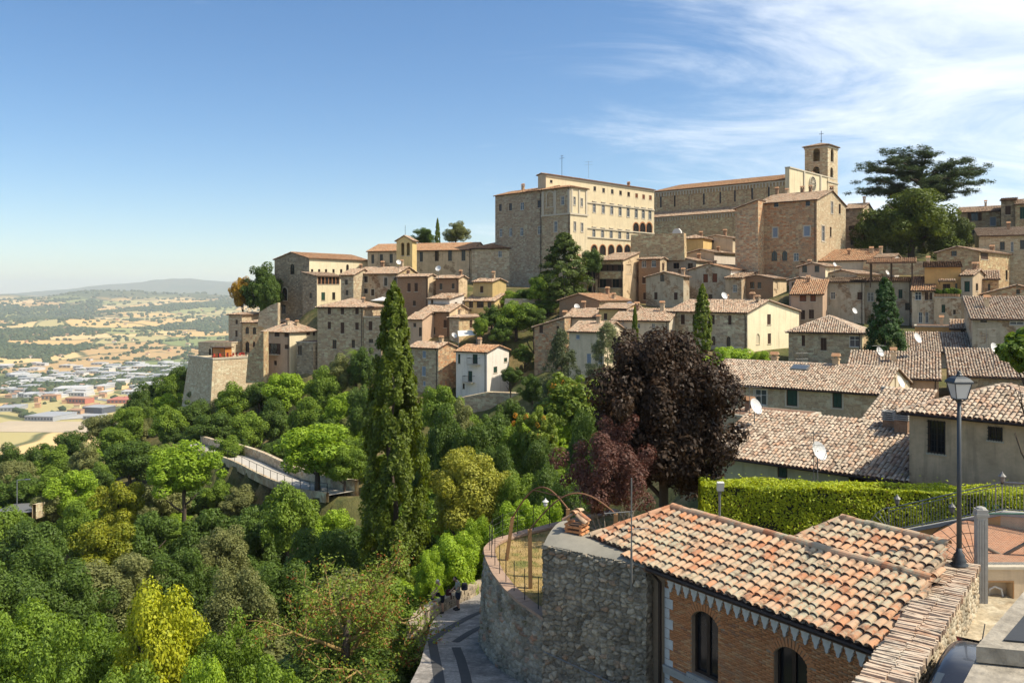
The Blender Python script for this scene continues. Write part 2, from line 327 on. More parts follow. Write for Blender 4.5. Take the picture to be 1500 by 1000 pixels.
plain('trim', (0.56,0.49,0.37), 0.9); plain('trim_brick', (0.42,0.19,0.09), 0.9)
plain('iron', (0.025,0.027,0.03), 0.55, 0.3); plain('steel', (0.30,0.31,0.32), 0.45, 0.6); plain('lamp_grey', (0.06,0.068,0.075), 0.5, 0.2, var=0.2)
plain('zinc', (0.23,0.225,0.21), 0.55, 0.5); plain('dish', (0.66,0.65,0.62), 0.5, var=0.12); plain('copper_dark', (0.05,0.035,0.028), 0.5, 0.4)
plain('wood', (0.36,0.20,0.085), 0.8, sc=9.0); plain('wood_weathered', (0.22,0.175,0.125), 0.9, sc=9.0); plain('wood_orange', (0.52,0.20,0.045), 0.7)
plain('bark', (0.10,0.075,0.055), 0.95, sc=5.0, bump=0.6); plain('bark_lichen', (0.34,0.23,0.085), 0.95, sc=4.0, var=0.7); plain('bark_pale', (0.28,0.24,0.19), 0.95, sc=4.0, var=0.5)
plain('concrete', (0.40,0.385,0.35), 0.95, sc=5.0, var=0.4, bump=0.5); plain('dark_panel', (0.045,0.048,0.052), 0.6)
plain('canvas', (0.70,0.67,0.60), 0.9, var=0.1); plain('red_plastic', (0.50,0.06,0.04), 0.5); plain('marble', (0.70,0.67,0.61), 0.6, var=0.25)
# ------------------------------------------------------------------ the houses: specification
# measured in enlargements of the photograph; every building is then solved to a footprint in metres
REG = {0:(0,0,1.0), 1:(680,180,3.7025), 2:(1060,180,3.409), 3:(250,320,3.571), 4:(450,320,3.334), 5:(760,330,3.703), 6:(1120,330,3.703), 7:(1020,500,3.125)}
HOUSES = []
def house(name, label, reg, xl, xc, xr, ye, yb, Y, th=35, depth=None, roof='gx', mats=('stone_grey', None), win=(), slope=0.31, tiles='tiles_far', group=None, cat='house', chim=None, rf=0.5, over=0.35, **kw):
    x0, y0, s = REG[reg]; T = lambda x: x0+x/s; U = lambda y: y0+y/s
    a = R(th); ca, sa = math.cos(a), math.sin(a)
    C = P(T(xc), U(ye), Y); CB = P(T(xc), U(yb), Y)
    k = (T(xl)-750)/FPX; W = (C.x-k*Y)/(ca+k*sa)
    if xr is not None:
        k = (T(xr)-750)/FPX; den = sa-k*ca; D = (k*Y-C.x)/den if abs(den) > 0.02 else 9.0
        if not 1.0 < D < 60: print('DEPTH?', name, reg, xc, D); D = min(max(D, 4.0), 25.0)
    else: D = depth or 9.0
    if depth and xr is not None: D = max(D, 0.5) if depth is True else depth
    ex = Vector((ca, -sa, 0)); ey = Vector((sa, ca, 0)); cen = Vector((C.x, C.y, 0))-ex*W/2+ey*D/2
    ws = []
    for wd in win:
        face, x, y, ww, hh = wd[:5]; st = wd[5] if len(wd) > 5 else 'd'
        def hit(xx):
            k = (T(xx)-750)/FPX
            if face == 'F': t = (C.x-k*Y)/(ca+k*sa); return W/2-t, Y+sa*t     # local x, depth
            t = (k*Y-C.x)/(sa-k*ca); return t-D/2, Y+ca*t                       # local y, depth
        u, yy = hit(x); ua, _ = hit(x-ww/2); ub, _ = hit(x+ww/2)
        z = (HY-U(y))/FPX*yy; ws.append((face, u, z, max(abs(ub-ua), 0.3), hh/s/FPX*yy, st))
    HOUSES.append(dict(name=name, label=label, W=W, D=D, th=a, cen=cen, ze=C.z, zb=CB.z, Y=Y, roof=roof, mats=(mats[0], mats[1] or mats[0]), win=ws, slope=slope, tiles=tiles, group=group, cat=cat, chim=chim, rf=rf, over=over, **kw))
def rowF(y, xs, w, h, st='d', f='F'): return [(f, x, y, w, h, st) for x in xs]

# -- western end of the town
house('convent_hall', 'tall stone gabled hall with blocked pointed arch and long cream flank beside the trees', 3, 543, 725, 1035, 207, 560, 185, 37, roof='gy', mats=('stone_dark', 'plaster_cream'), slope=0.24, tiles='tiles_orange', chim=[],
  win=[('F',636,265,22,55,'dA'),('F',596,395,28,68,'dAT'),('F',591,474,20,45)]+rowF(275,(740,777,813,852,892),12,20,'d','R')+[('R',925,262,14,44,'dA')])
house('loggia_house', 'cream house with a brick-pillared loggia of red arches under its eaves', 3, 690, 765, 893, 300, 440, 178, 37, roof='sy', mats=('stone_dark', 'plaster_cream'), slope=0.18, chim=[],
  win=[('F',733,403,14,28)]+[('R',x,325,15,38,'dK') for x in (778,797,816,835,854,873)]+[('R',798,407,20,42,'g'),('R',853,405,16,38,'d')])
house('narrow_house', 'narrow stone house wedged between the loggia house and the white-trimmed brown house', 4, 165, 226, None, 275, 395, 167, 20, 8, 'gx', ('stone_grey', None), [('F',191,311,14,26),('F',194,362,14,26)], chim=[(0.1,0.1)])
house('brown_house', 'brown plastered house with white-trimmed small windows below the bell gable', 4, 228, 440, None, 268, 400, 168, 22, 9, 'gx', ('plaster_worn', 'stone_warm'), rowF(297,(287,),18,30,'dT')+rowF(309,(384,436),16,40,'dT')+rowF(354,(287,),18,24,'dT')+rowF(361,(320,),16,32,'dT'), chim=[(-0.1,0.0),(0.35,0.0)])
house('stone_block', 'broad grey stone block with brown shutters and hipped roof above the palm', 4, 50, 275, None, 432, 700, 150, 14, 10, 'hip', ('stone_grey', None),
  [('F',108,452,16,32,'s'),('F',172,452,16,32,'s'),('F',243,452,17,32,'s'),('F',108,522,16,36,'s'),('F',172,534,18,54,'s'),('F',243,526,17,36,'s'),('F',133,614,20,44,'d'),('F',225,612,16,40,'d')], chim=[(0.3,-0.1)])
house('terrace_annex', 'stone annex with a flat roof terrace and white parasol joined to the grey block', 4, 277, 362, None, 482, 690, 149, 14, 7, 'flat', ('stone_grey', None), [('F',309,524,18,44,'s'),('F',311,598,22,20)], chim=[])
house('pink_house', 'pale pink house with hipped roof and shuttered balcony above the ravine', 3, 487, 622, 765, 592, 800, 155, 33, roof='hip', mats=('plaster_pink', 'plaster_cream'), slope=0.5, chim=[(0.1,-0.2),(0.25,0.0)],
  win=[('F',556,606,26,22,'s'),('F',606,608,24,24,'s'),('F',537,680,38,55,'oB'),('F',607,671,22,22,'s'),('F',548,755,14,24),('R',720,600,20,22,'s'),('R',750,600,12,22,'s')])
house('stone_annex', 'low rough stone annex with one dark door below the pink house', 3, 658, 745, None, 650, 790, 152, 30, 6, 'flat', ('stone_dark', None), [('F',676,690,22,50)], chim=[])
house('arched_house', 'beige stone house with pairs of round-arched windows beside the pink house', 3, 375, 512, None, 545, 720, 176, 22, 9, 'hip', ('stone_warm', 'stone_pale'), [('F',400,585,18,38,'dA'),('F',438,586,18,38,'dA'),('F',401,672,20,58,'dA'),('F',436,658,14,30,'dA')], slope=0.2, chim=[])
house('corner_house', 'small plain stone house with hipped roof at the western tip of town', 3, 303, 372, None, 502, 690, 179, 20, 8, 'hip', ('stone_pale', None), [('F',345,541,12,24),('F',344,602,12,34)], slope=0.2, chim=[])
house('terrace_pavilion_house', 'low sunlit stone range with small arches behind the restaurant terrace', 3, 145, 318, None, 650, 738, 175, 10, 4, 'flat', ('stone_pale', None), [('F',205,697,12,36,'dA'),('F',226,695,12,40,'dA')], chim=[])
# -- convent ridge
house('long_convent', 'long plastered convent range with tall dark windows along the ridge', 4, 295, 800, None, 152, 262, 186, 17, 12, 'gx', ('plaster_tan', None), tiles='tiles_orange', chim=[],
  win=[('F',320,198,14,44),('F',362,197,15,44),('F',410,195,16,44),('F',522,187,16,48),('F',557,187,16,48),('F',633,181,19,52),('F',697,179,19,52),('F',763,177,19,52)])
house('convent_end', 'bare stone end block of the convent with a single small window', 4, 802, 1078, None, 143, 315, 183, 10, 14, 'hip', ('stone_grey', None), [('F',942,174,18,30,'w')], tiles='tiles_orange', chim=[(0.2,0.2)])
house('brick_house', 'brown brick house with tall shuttered windows under the long convent', 4, 440, 590, 630, 282, 445, 160, 30, roof='gx', mats=('brick_far', 'plaster_tan'), win=[('F',497,337,16,42,'s'),('F',532,336,16,42,'s'),('F',523,414,14,26)], chim=[(-0.3,0.1)])
house('red_brick_cottage', 'low red-brown cottage with two windows and a red chimney', 4, 628, 740, 782, 290, 370, 158, 30, roof='gx', mats=('brick_far', 'plaster_tan'), win=[('F',653,332,14,30),('F',712,330,14,26)], chim=[(0.4,0.0)])
house('white_gabled_cottage', 'white cottage with a sunlit windowed end below the red-brown cottage', 4, 590, 695, 766, 392, 450, 152, 33, roof='sx', mats=('plaster_white', 'plaster_white'), slope=0.2, win=[('F',610,411,12,28),('R',727,423,12,30,'s')], chim=[])
house('yellow_house', 'small ochre yellow house with a stone-terrace garden at its side', 4, 810, 905, 972, 308, 410, 155, 33, roof='gx', mats=('plaster_yellow', 'plaster_yellow'), slope=0.25, win=[('F',852,346,16,32,'s')], chim=[(0.2,0.0)])
house('pergola_house', 'dark open-fronted ochre lean-to under the yellow house', 4, 770, 915, None, 402, 442, 153, 25, 4, 'sx', ('plaster_yellow', None), [('F',800,420,20,30),('F',845,420,34,30),('F',890,422,20,28)], chim=[])
house('orange_brick_house', 'tall orange brick house with a glazed upper terrace', 4, 552, 695, None, 455, 580, 148, 25, 8, 'gx', ('brick_far', 'plaster_tan'), [('F',674,514,16,38,'s'),('F',619,548,12,36),('F',578,475,36,30,'w')], chim=[(0.1,0.0)])
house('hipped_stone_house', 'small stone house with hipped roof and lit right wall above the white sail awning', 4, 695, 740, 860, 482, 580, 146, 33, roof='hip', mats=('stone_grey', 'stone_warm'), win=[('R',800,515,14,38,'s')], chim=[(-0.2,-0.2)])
house('salmon_house', 'low salmon house half hidden behind the great cypress', 4, 490, 562, None, 492, 590, 145, 20, 7, 'gx', ('plaster_pink', None), [('F',553,553,14,44),('F',525,520,14,20)], chim=[])
house('buttressed_house', 'rough stone and brick house with blue shutters and a buttress beside the cypress', 4, 500, 640, 726, 632, 830, 135, 33, roof='gx', mats=('stone_grey', 'stone_red'), win=[('F',571,663,18,36,'b'),('F',569,745,20,48,'b'),('F',571,805,14,24,'b')], chim=[(0.3,0.0)])
house('white_balcony_house', 'white house with green shutters and stacked balconies on the ravine edge', 4, 727, 878, 985, 652, 880, 132, 30, roof='gx', mats=('plaster_white', 'plaster_white'), slope=0.25, tiles='tiles_orange', win=[('F',820,686,24,46,'gB'),('F',796,770,20,52,'gB'),('F',742,685,11,46,'g'),('F',764,818,10,26),('R',919,738,18,30,'g'),('R',969,690,16,20,'g')], chim=[(-0.1,0.0)])
# -- middle of the town
house('battered_house', 'tall brick house with battered base and white verge by the retaining wall', 5, 85, 248, None, 500, 800, 130, 25, 8, 'syl', ('stone_red', None), [('F',121,564,20,42,'s'),('F',211,560,14,30,'s'),('F',213,497,14,20,'w')], slope=0.3, chim=[(0.2,0.0)])
house('cream_back_house', 'cream house behind the tall battered brick house', 5, 250, 430, None, 498, 570, 131, 25, 8, 'gx', ('plaster_pale', None), [], chim=[(-0.2,0.0)])
house('blue_shutter_house', 'pale house with blue shutters behind the two blue cedars', 5, 272, 462, None, 577, 800, 117, 28, 8, 'gx', ('plaster_pale', None), rowF(722,(380,442),26,56,'b')+rowF(605,(320,),22,26,'b'), chim=[(0.1,-0.1)])
house('ochre_box_house', 'plain ochre house with one shuttered window beside the satellite dish', 5, 435, 582, None, 452, 545, 128, 28, 7, 'gx', ('plaster_yellow', None), [('F',470,494,18,34,'s')], slope=0.2, chim=[])
house('greenish_house', 'low pale green house with small white windows behind the slim cypress', 5, 505, 815, None, 517, 660, 121, 26, 10, 'gx', ('plaster_pale', None), [('F',566,525,14,14,'w'),('F',651,545,14,26,'w'),('F',729,542,18,22,'w'),('F',560,590,16,30,'s')], chim=[(-0.2,-0.1),(0.25,-0.1)])
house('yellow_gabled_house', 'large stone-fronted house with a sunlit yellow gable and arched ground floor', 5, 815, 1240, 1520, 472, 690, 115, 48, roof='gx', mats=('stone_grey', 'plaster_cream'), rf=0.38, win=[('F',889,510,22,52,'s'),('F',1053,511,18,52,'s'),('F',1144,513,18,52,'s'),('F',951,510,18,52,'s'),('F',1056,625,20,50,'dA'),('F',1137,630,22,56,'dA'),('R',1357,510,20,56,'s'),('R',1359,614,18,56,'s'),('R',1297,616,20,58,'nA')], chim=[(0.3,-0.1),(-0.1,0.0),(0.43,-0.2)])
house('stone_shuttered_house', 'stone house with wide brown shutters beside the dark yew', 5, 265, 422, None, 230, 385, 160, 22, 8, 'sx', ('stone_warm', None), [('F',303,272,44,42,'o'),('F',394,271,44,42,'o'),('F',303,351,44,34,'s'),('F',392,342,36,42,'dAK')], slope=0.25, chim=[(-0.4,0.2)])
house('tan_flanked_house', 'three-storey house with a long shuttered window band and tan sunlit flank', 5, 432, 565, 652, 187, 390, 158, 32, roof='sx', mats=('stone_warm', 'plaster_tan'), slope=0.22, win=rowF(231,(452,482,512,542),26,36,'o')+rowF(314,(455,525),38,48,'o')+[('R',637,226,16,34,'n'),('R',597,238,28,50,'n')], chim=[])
house('brick_gabled_house', 'low brick house with broad gable and bright orange-tiled roof', 5, 220, 437, 600, 408, 470, 140, 40, roof='gy', mats=('brick_far', 'plaster_tan'), slope=0.27, tiles='tiles_orange', win=[], chim=[(0.4,0.1),(0.1,0.3)])
house('rose_brick_house', 'rose brick house with two white windows behind the stone gable', 5, 650, 766, 802, 182, 430, 160, 32, roof='gx', mats=('brick_far', 'plaster_tan'), slope=0.2, win=[('F',679,210,24,36,'w'),('F',732,208,24,36,'w'),('F',678,297,18,36,'s'),('F',682,384,14,38,'s'),('R',783,225,12,40,'s')], chim=[])
house('stained_gabled_house', 'stained grey plaster house with low gable and three small windows', 5, 690, 893, 925, 278, 440, 150, 33, roof='gy', mats=('plaster_grey', 'plaster_grey'), slope=0.24, win=[('F',778,286,22,38),('F',743,383,18,40,'s'),('F',851,384,20,40,'s')], chim=[(0.4,0.1)])
house('dark_gabled_house', 'dark plastered gable house with two wide windows under the piazza wall', 5, 805, 962, 1050, 192, 310, 163, 38, roof='gy', mats=('plaster_grey', 'plaster_cream'), slope=0.24, win=[('F',854,220,32,32),('F',930,220,28,30)], chim=[(0.2,0.2)])
house('red_shutter_gable', 'grey gabled house with two red shuttered windows and white flank', 5, 925, 1150, 1278, 238, 420, 151, 40, roof='gy', mats=('plaster_grey', 'plaster_white'), slope=0.25, tiles='tiles_orange', win=[('F',1013,287,26,46,'r'),('F',1063,285,26,48,'r'),('F',1039,390,22,32),('F',1052,218,14,20)], chim=[(-0.3,0.2)])
house('white_flank_house', 'white gabled house with two tiny windows under the large stone palace', 5, 915, 1060, 1225, 146, 215, 168, 42, roof='gy', mats=('plaster_pale', 'plaster_white'), slope=0.22, win=[('F',977,140,14,22),('R',1103,153,16,22)], chim=[(0.3,-0.2)])
house('upper_cream_house', 'cream house with dark square windows just below the cathedral', 5, 978, 1160, 1282, 70, 215, 175, 42, roof='gy', mats=('plaster_pale', 'plaster_pale'), slope=0.2, win=[('F',1040,84,36,26),('R',1185,82,18,26),('R',1222,87,16,26),('R',1240,165,16,36)], chim=[(0.0,-0.1)])
house('yellow_cottage', 'tiny ochre cottage with tiled roof beside the marble monument', 5, 880, 1000, None, 68, 120, 172, 30, 6, 'hip', ('plaster_yellow', None), [], chim=[(0.2,0.0)])
house('brick_tower_house', 'brick house with paired dark windows and a lit narrow side', 5, 1200, 1380, 1455, 287, 420, 146, 38, roof='gy', mats=('brick_far', 'plaster_tan'), slope=0.2, win=[('F',1266,325,24,36),('F',1305,325,20,34),('R',1398,325,12,40,'n'),('R',1400,410,14,30)], chim=[(-0.4,0.1)])
house('stucco_neighbour', 'beige stucco house with one white window left of the brick house', 5, 1120, 1208, None, 284, 410, 147, 34, 8, 'sx', ('plaster_worn', None), [('F',1172,342,24,42,'w')], slope=0.15, chim=[])
# -- palazzo
house('palace_wing', 'shaded stone wing of the bishops palace with eight windows', 1, 168, 420, None, 364, 905, 176.5, 47, 10, 'gx', ('stone_grey', None), [('F',196,460,14,38),('F',251,456,16,40),('F',314,452,20,42,'w'),('F',407,440,18,40),('F',198,596,15,44,'w'),('F',251,593,16,44,'w'),('F',311,590,18,44,'w'),('F',407,582,18,44,'w')], cat='palace', tiles='tiles_orange', slope=0.26, chim=[(-0.25,0.0),(0.35,0.0)])
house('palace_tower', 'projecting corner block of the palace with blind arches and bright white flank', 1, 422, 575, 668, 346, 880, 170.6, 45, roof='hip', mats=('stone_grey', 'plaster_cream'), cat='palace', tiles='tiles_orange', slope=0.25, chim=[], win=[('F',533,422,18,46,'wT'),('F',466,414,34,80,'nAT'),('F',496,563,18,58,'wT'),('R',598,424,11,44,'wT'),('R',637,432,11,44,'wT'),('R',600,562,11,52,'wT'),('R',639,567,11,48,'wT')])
xs1 = [(708,357),(756,366),(803,373),(848,380),(892,387),(935,395),(973,401),(1010,406)]
xs2 = [(705,461),(754,466),(800,472),(845,479),(889,485),(933,491),(971,494),(1007,499)]
xs3 = [(703,598),(750,603),(797,605),(843,610),(887,613)]
house('palace', 'long cream bishops palace with rows of corniced windows and arcade', 1, 400, 443, 1030, 278, 880, 178, 45, roof='gy', mats=('plaster_pale', 'plaster_cream'), cat='palace', tiles='tiles_orange', slope=0.25, depth=None, chim=[(-0.3,0.3)], band=True,
  win=[('R',x,y,14,24,'r' if i > 4 else 'd') for i, (x, y) in enumerate(xs1)]+[('R',x,y,15,50,'wX') for x, y in xs2]+[('R',x,y,15,48,'wX') for x, y in xs3]+[('R',x,690,32,56,'dAK') for x in (705,751,797,842,885)]+[('R',x,572,30,60,'dAK') for x in (932,968,1003)]+[('R',472,318,14,16)])
# -- large stone palace right of the centre
house('stone_palace', 'massive patched stone palace with shuttered windows and sunlit right gable', 2, 170, 465, 610, 382, 760, 150, 40, roof='gx', mats=('stone_red', 'stone_pale'), cat='palace', slope=0.3, win=[('F',262,410,22,20),('F',420,403,22,24),('F',257,547,26,50,'bT'),('F',415,540,32,52,'bT'),('F',253,665,28,50,'dA'),('F',305,664,26,50,'dA'),('F',362,670,26,40,'w'),('R',541,423,10,60,'wT'),('R',580,430,10,50,'d'),('R',497,552,14,76,'wT'),('R',535,545,8,50)], chim=[(-0.45,0.0),(-0.3,0.05),(0.0,0.0),(0.14,0.0),(0.45,0.1)])
house('palace_annex', 'blank stone annex stepping down left of the stone palace', 2, 58, 172, None, 385, 720, 154, 38, 8, 'syl', ('stone_red', None), [], slope=0.3, cat='house', chim=[])
house('back_alley_house', 'tall plain house squeezed behind the stone palace gable', 2, 600, 695, None, 425, 625, 162, 36, 8, 'gx', ('stone_dark', 'plaster_tan'), [('F',645,525,42,24),('F',644,590,22,40)], chim=[(0.3,0.0)])
house('cedar_house', 'long stone house with tiled roof beyond the great cedar', 2, 1170, 1392, None, 438, 560, 176, 32, 9, 'gx', ('stone_grey', None), [('F',1253,462,36,44,'o'),('F',1345,492,32,46,'b'),('F',1250,545,30,20)], chim=[(0.1,0.0)])
house('tall_back_house', 'tall dark stone house with one shuttered window at the ridge', 2, 1385, 1458, None, 385, 530, 170, 32, 8, 'sx', ('stone_dark', None), [('F',1420,437,28,44,'s')], slope=0.15, chim=[])
house('green_shutter_house', 'stone house with a dark green shutter at the ridge next to the tall dark house', 2, 1457, 1545, None, 402, 540, 168, 30, 8, 'gx', ('stone_warm', None), [('F',1492,450,26,60,'g')], chim=[])
house('sunlit_roof_house', 'pale stone house with three tall windows and broad pale roof', 2, 1275, 1560, None, 558, 740, 150, 24, 9, 'sx', ('stone_pale', None), [('F',1392,614,24,42),('F',1441,618,14,50,'w'),('F',1491,608,22,46)], slope=0.22, tiles='tiles_mid', chim=[(0.1,0.2)])
house('gabled_stone_house', 'stone gabled house with a small tiled dormer box on its wall', 2, 1065, 1277, 1432, 640, 830, 140, 46, roof='gy', mats=('stone_warm', 'stone_warm'), slope=0.26, win=[('F',1150,652,28,26),('R',1302,665,38,34,'s'),('R',1325,748,44,20),('R',1413,760,10,50)], chim=[(-0.45,0.1),(0.2,0.3)])
# -- right-hand middle
house('cream_gable_house', 'cream gabled house with two dark windows below the stone palace', 6, 188, 330, 408, 222, 300, 138, 42, roof='gy', mats=('plaster_pink', 'plaster_cream'), slope=0.27, win=[('F',217,237,26,38),('F',284,236,26,36),('R',348,232,10,28)], chim=[(-0.45,0.1)])
house('long_roof_house', 'long low house with a wide tiled roof behind the cream gables', 6, 205, 600, None, 188, 240, 146, 30, 8, 'sx', ('plaster_pale', None), [], slope=0.28, tiles='tiles_orange', chim=[(0.1,0.0),(0.4,0.1)])
house('white_hut', 'small white gabled hut beside the clipped hedge', 6, 600, 700, None, 172, 215, 143, 35, 6, 'gx', ('plaster_white', None), [('F',685,178,12,22)], slope=0.2, chim=[(-0.4,0.0)])
house('lower_cream_gable', 'little cream gable house with two windows above the pink house', 6, 133, 257, 318, 297, 370, 132, 42, roof='gy', mats=('plaster_pink', 'plaster_yellow'), slope=0.25, win=[('F',156,329,18,38),('F',231,327,16,36)], chim=[])
house('pink_shutter_house', 'pink house with red-brown shutters and orange tiled lean-to roof', 6, 142, 315, None, 372, 540, 124, 26, 7, 'sx', ('plaster_pink', None), [('F',208,395,36,36,'r'),('F',263,395,30,36,'r'),('F',208,485,22,50,'s'),('F',254,482,28,50,'s')], slope=0.3, tiles='tiles_orange', chim=[(-0.1,0.3)])
house('patched_grey_house', 'patched grey and brick house with a flat tiled edge behind the fir', 6, 315, 540, None, 306, 490, 128, 26, 8, 'sx', ('plaster_grey', None), [('F',371,381,26,40,'w'),('F',517,383,28,42,'s')], slope=0.1, chim=[])
house('grey_link_house', 'grey rendered link house with a white framed window touching the fir', 6, 542, 800, None, 302, 545, 127, 26, 7, 'sx', ('plaster_grey', None), [('F',575,388,36,50,'w'),('F',737,372,22,48,'g'),('F',775,440,26,40)], slope=0.1, chim=[])
house('brown_gable_shed', 'brown gabled shed with small window between cream gable and pergola', 6, 332, 500, 640, 262, 320, 136, 42, roof='gy', mats=('plaster_worn', 'plaster_tan'), slope=0.25, win=[('F',372,283,18,18)], chim=[])
house('orange_terrace_house', 'bright orange house with tiled window hood beside the covered terrace', 6, 868, 1065, None, 222, 400, 122, 26, 8, 'sx', ('plaster_orange', None), [('F',987,330,40,26,'s'),('F',1040,330,12,30)], slope=0.12, chim=[(-0.4,0.1)])
house('lower_terrace_house', 'weathered house with wide window and balcony below the covered terrace', 6, 800, 918, None, 352, 560, 121, 28, 7, 'sx', ('plaster_worn', None), [('F',833,383,36,44,'w'),('F',878,384,18,44,'s'),('F',903,384,14,40,'s'),('F',845,500,20,60,'w'),('F',880,500,16,60,'w')], slope=0.3, tiles='tiles_orange', chim=[])
house('plant_terrace_house', 'stained house with flower-filled roof terrace below the orange house', 6, 918, 1066, None, 394, 560, 119, 26, 7, 'flat', ('plaster_worn', None), [('F',970,452,20,44,'g'),('F',1030,470,14,26)], chim=[])
house('cream_green_house', 'narrow cream house with tall dark green shutters', 6, 1065, 1128, 1200, 270, 540, 120, 40, roof='gx', mats=('plaster_pale', 'plaster_tan'), slope=0.2, win=[('F',1098,332,30,58,'g'),('F',1089,450,16,54,'g'),('R',1152,335,12,40)], chim=[(0.1,0.0)])
house('tan_side_house', 'tan stone house with tiled roof right of the narrow cream house', 6, 1128, 1270, None, 290, 500, 124, 28, 8, 'gx', ('stone_warm', None), [('F',1218,335,14,36),('F',1175,440,24,30)], chim=[(-0.3,0.0)])
house('big_gable_house', 'brick gable house with shuttered windows at the right edge below the pale stone house', 6, 1185, 1560, None, 372, 470, 118, 30, 10, 'gy', ('stone_red', None), [('F',1260,430,30,40,'s'),('F',1370,430,30,40,'s'),('F',1375,360,20,26)], slope=0.3, chim=[])
house('grey_roof_house', 'dark grey rendered house with long tiled roof and glazed strip', 6, 1127, 1480, None, 508, 760, 95, 22, 8, 'sx', ('plaster_grey', None), [('F',1188,518,36,18),('F',1368,528,78,24,'w')], slope=0.30, tiles='tiles_mid', chim=[(-0.2,0.0)])
house('terrace_wall_house', 'low orange rendered block with tall double chimney', 6, 815, 1025, None, 552, 620, 108, 26, 5, 'flat', ('plaster_orange', None), [], chim=[(0.2,0.0)])
house('pink_gable_lean', 'low pinkish gabled outbuilding beside the dark grey house', 6, 1012, 1127, None, 560, 640, 103, 28, 6, 'gx', ('plaster_pink', None), [('F',1075,575,22,16)], chim=[])
house('roof_terrace_house', 'stone house with hipped tile roof and tall dark door left of the fir', 6, 130, 530, None, 580, 760, 100, 26, 10, 'hip', ('stone_grey', 'stone_warm'), [('F',210,625,18,60,'s'),('F',320,644,32,68,'s'),('F',490,630,60,60,'w')], slope=0.42, tiles='tiles_mid', chim=[])
house('low_roof_house', 'low house with wide weathered roof and white pipe below the double chimney', 6, 778, 1222, None, 690, 790, 96, 24, 6, 'sx', ('stone_dark', None), [('F',880,727,40,30,'s'),('F',1235,710,60,24)], slope=0.31, tiles='tiles_mid', chim=[])
house('long_stone_house', 'long stone house with pale window surrounds and sunlit gable beside the dark maple', 7, 40, 845, 978, 237, 430, 72, 37, roof='gx', mats=('stone_pale', 'plaster_pale'), slope=0.33, tiles='tiles_mid', win=[('F',295,255,54,72,'wT'),('F',438,257,50,76,'gT'),('F',645,265,44,76,'gT'),('R',908,195,12,60,'n')], chim=[(-0.22,0.1),(0.17,0.0)], tp=0.25)
house('pink_back_house', 'house with rosy pink wall and wide tiled roof behind the long stone house', 7, 690, 1110, None, 172, 270, 80, 26, 7, 'sx', ('plaster_pink', None), [], slope=0.28, tiles='tiles_mid', chim=[(0.0,0.1)])
house('rear_roof_house', 'low house showing only its broad weathered roof behind the magnolia', 7, 1165, 1560, None, 166, 260, 79, 24, 7, 'sx', ('stone_dark', None), [], slope=0.30, tiles='tiles_mid', chim=[])
house('barred_house', 'brown rendered house with barred windows and heavy tiled roof behind the street lamp', 7, 975, 1700, None, 376, 772, 40.5, 46, 7, 'hip', ('plaster_brown', None), [('F',1100,437,80,150,'dG'),('F',1369,422,66,62,'dG')], slope=0.36, tiles='tiles_mid', chim=[], tp=0.25, over=0.5)
house('green_wall_house', 'low pale green house with large weathered tile roof behind the hedge', 7, 60, 962, None, 632, 740, 46, 42, 6, 'sx', ('plaster_green', None), [('F',394,588,46,64,'g'),('F',738,633,76,24,'dG')], slope=0.34, tiles='tiles_mid', chim=[], tp=0.25)
house('flat_roof_annex', 'low brick annex with pinkish flat roof below the long stone house', 7, 110, 440, None, 368, 430, 58, 40, 5, 'flat', ('stone_pale', None), [], chim=[(-0.25,-0.1)])
house('chimney_roof_house', 'small tiled roof carrying two slatted grey chimneys', 7, 760, 978, None, 392, 500, 54, 42, 5, 'sx', ('stone_grey', None), [], slope=0.36, tiles='tiles_mid', chim=[], tp=0.25)
house('cathedral', 'long medieval cathedral with narrow clerestory windows and flat rose-window front', 2, -348, 325, 552, 280, 560, 200, 42, roof='gx', mats=('stone_warm', 'plaster_cream'), cat='church', tiles='tiles_orange', slope=0.22, chim=[], win=[('F',x,y,9,58,'dA') for x, y in ((-314,394),(-245,390),(-170,385),(-99,380),(-17,373),(56,365),(142,352),(225,345))])
house('campanile', 'square stone bell tower with arched openings beside the cathedral front', 2, 405, 520, 570, 106, 360, 216, 42, roof='hip', mats=('stone_warm', 'stone_pale'), cat='bell tower', slope=0.3, over=0.5, chim=[], win=[('F',463,160,34,66,'eA'),('F',461,240,36,44,'eA'),('R',542,162,15,66,'eA'),('R',540,250,15,56,'eA')])
house('bell_gable', 'small ochre bell turret with two arched openings on the convent roof', 4, 436, 513, None, 106, 262, 181, 15, 2.6, 'gy', ('plaster_yellow', None), [('F',466,150,16,64,'eA'),('F',493,150,16,64,'eA')], cat='bell turret', slope=0.55, chim=[])
# ------------------------------------------------------------------ trees: specification (pixel of the top, crown width in pixels, depth, height, kind)
TREES = []
def tree(px, py, wpx, Y, h, kind, label=None, group=None, hc=0.8): TREES.append((px, py, wpx, Y, h, kind, label, group, hc))
tree(577, 417, 104, 60, 22, 'cypress', 'huge dark column cypress rising above the ravine trees', hc=0.97)
tree(1029, 417, 30, 108, 9, 'cypress', 'slender cypress in front of the stone-and-yellow gabled house', hc=0.95)
tree(930, 449, 13, 112, 7, 'cypress', 'thin needle-like cypress behind the dark maple', hc=0.95)
tree(641, 320, 9, 215, 8, 'cypress', 'small lone cypress on the skyline behind the convent', hc=0.95)
tree(1297, 408, 68, 91, 10, 'fir', 'dense dark green cone-shaped evergreen among the tiled roofs', hc=0.94)
tree(972, 468, 226, 42, 11, 'maple', 'large dark purple-leaved maple at the end of the hedge', hc=0.86)
tree(893, 598, 168, 39, 7, 'plum', 'reddish-brown half-bare plum tree left of the dark maple', hc=0.82)
tree(688, 645, 138, 64, 9, 'sycamore', 'yellow-green tree standing right of the huge cypress', hc=0.85)
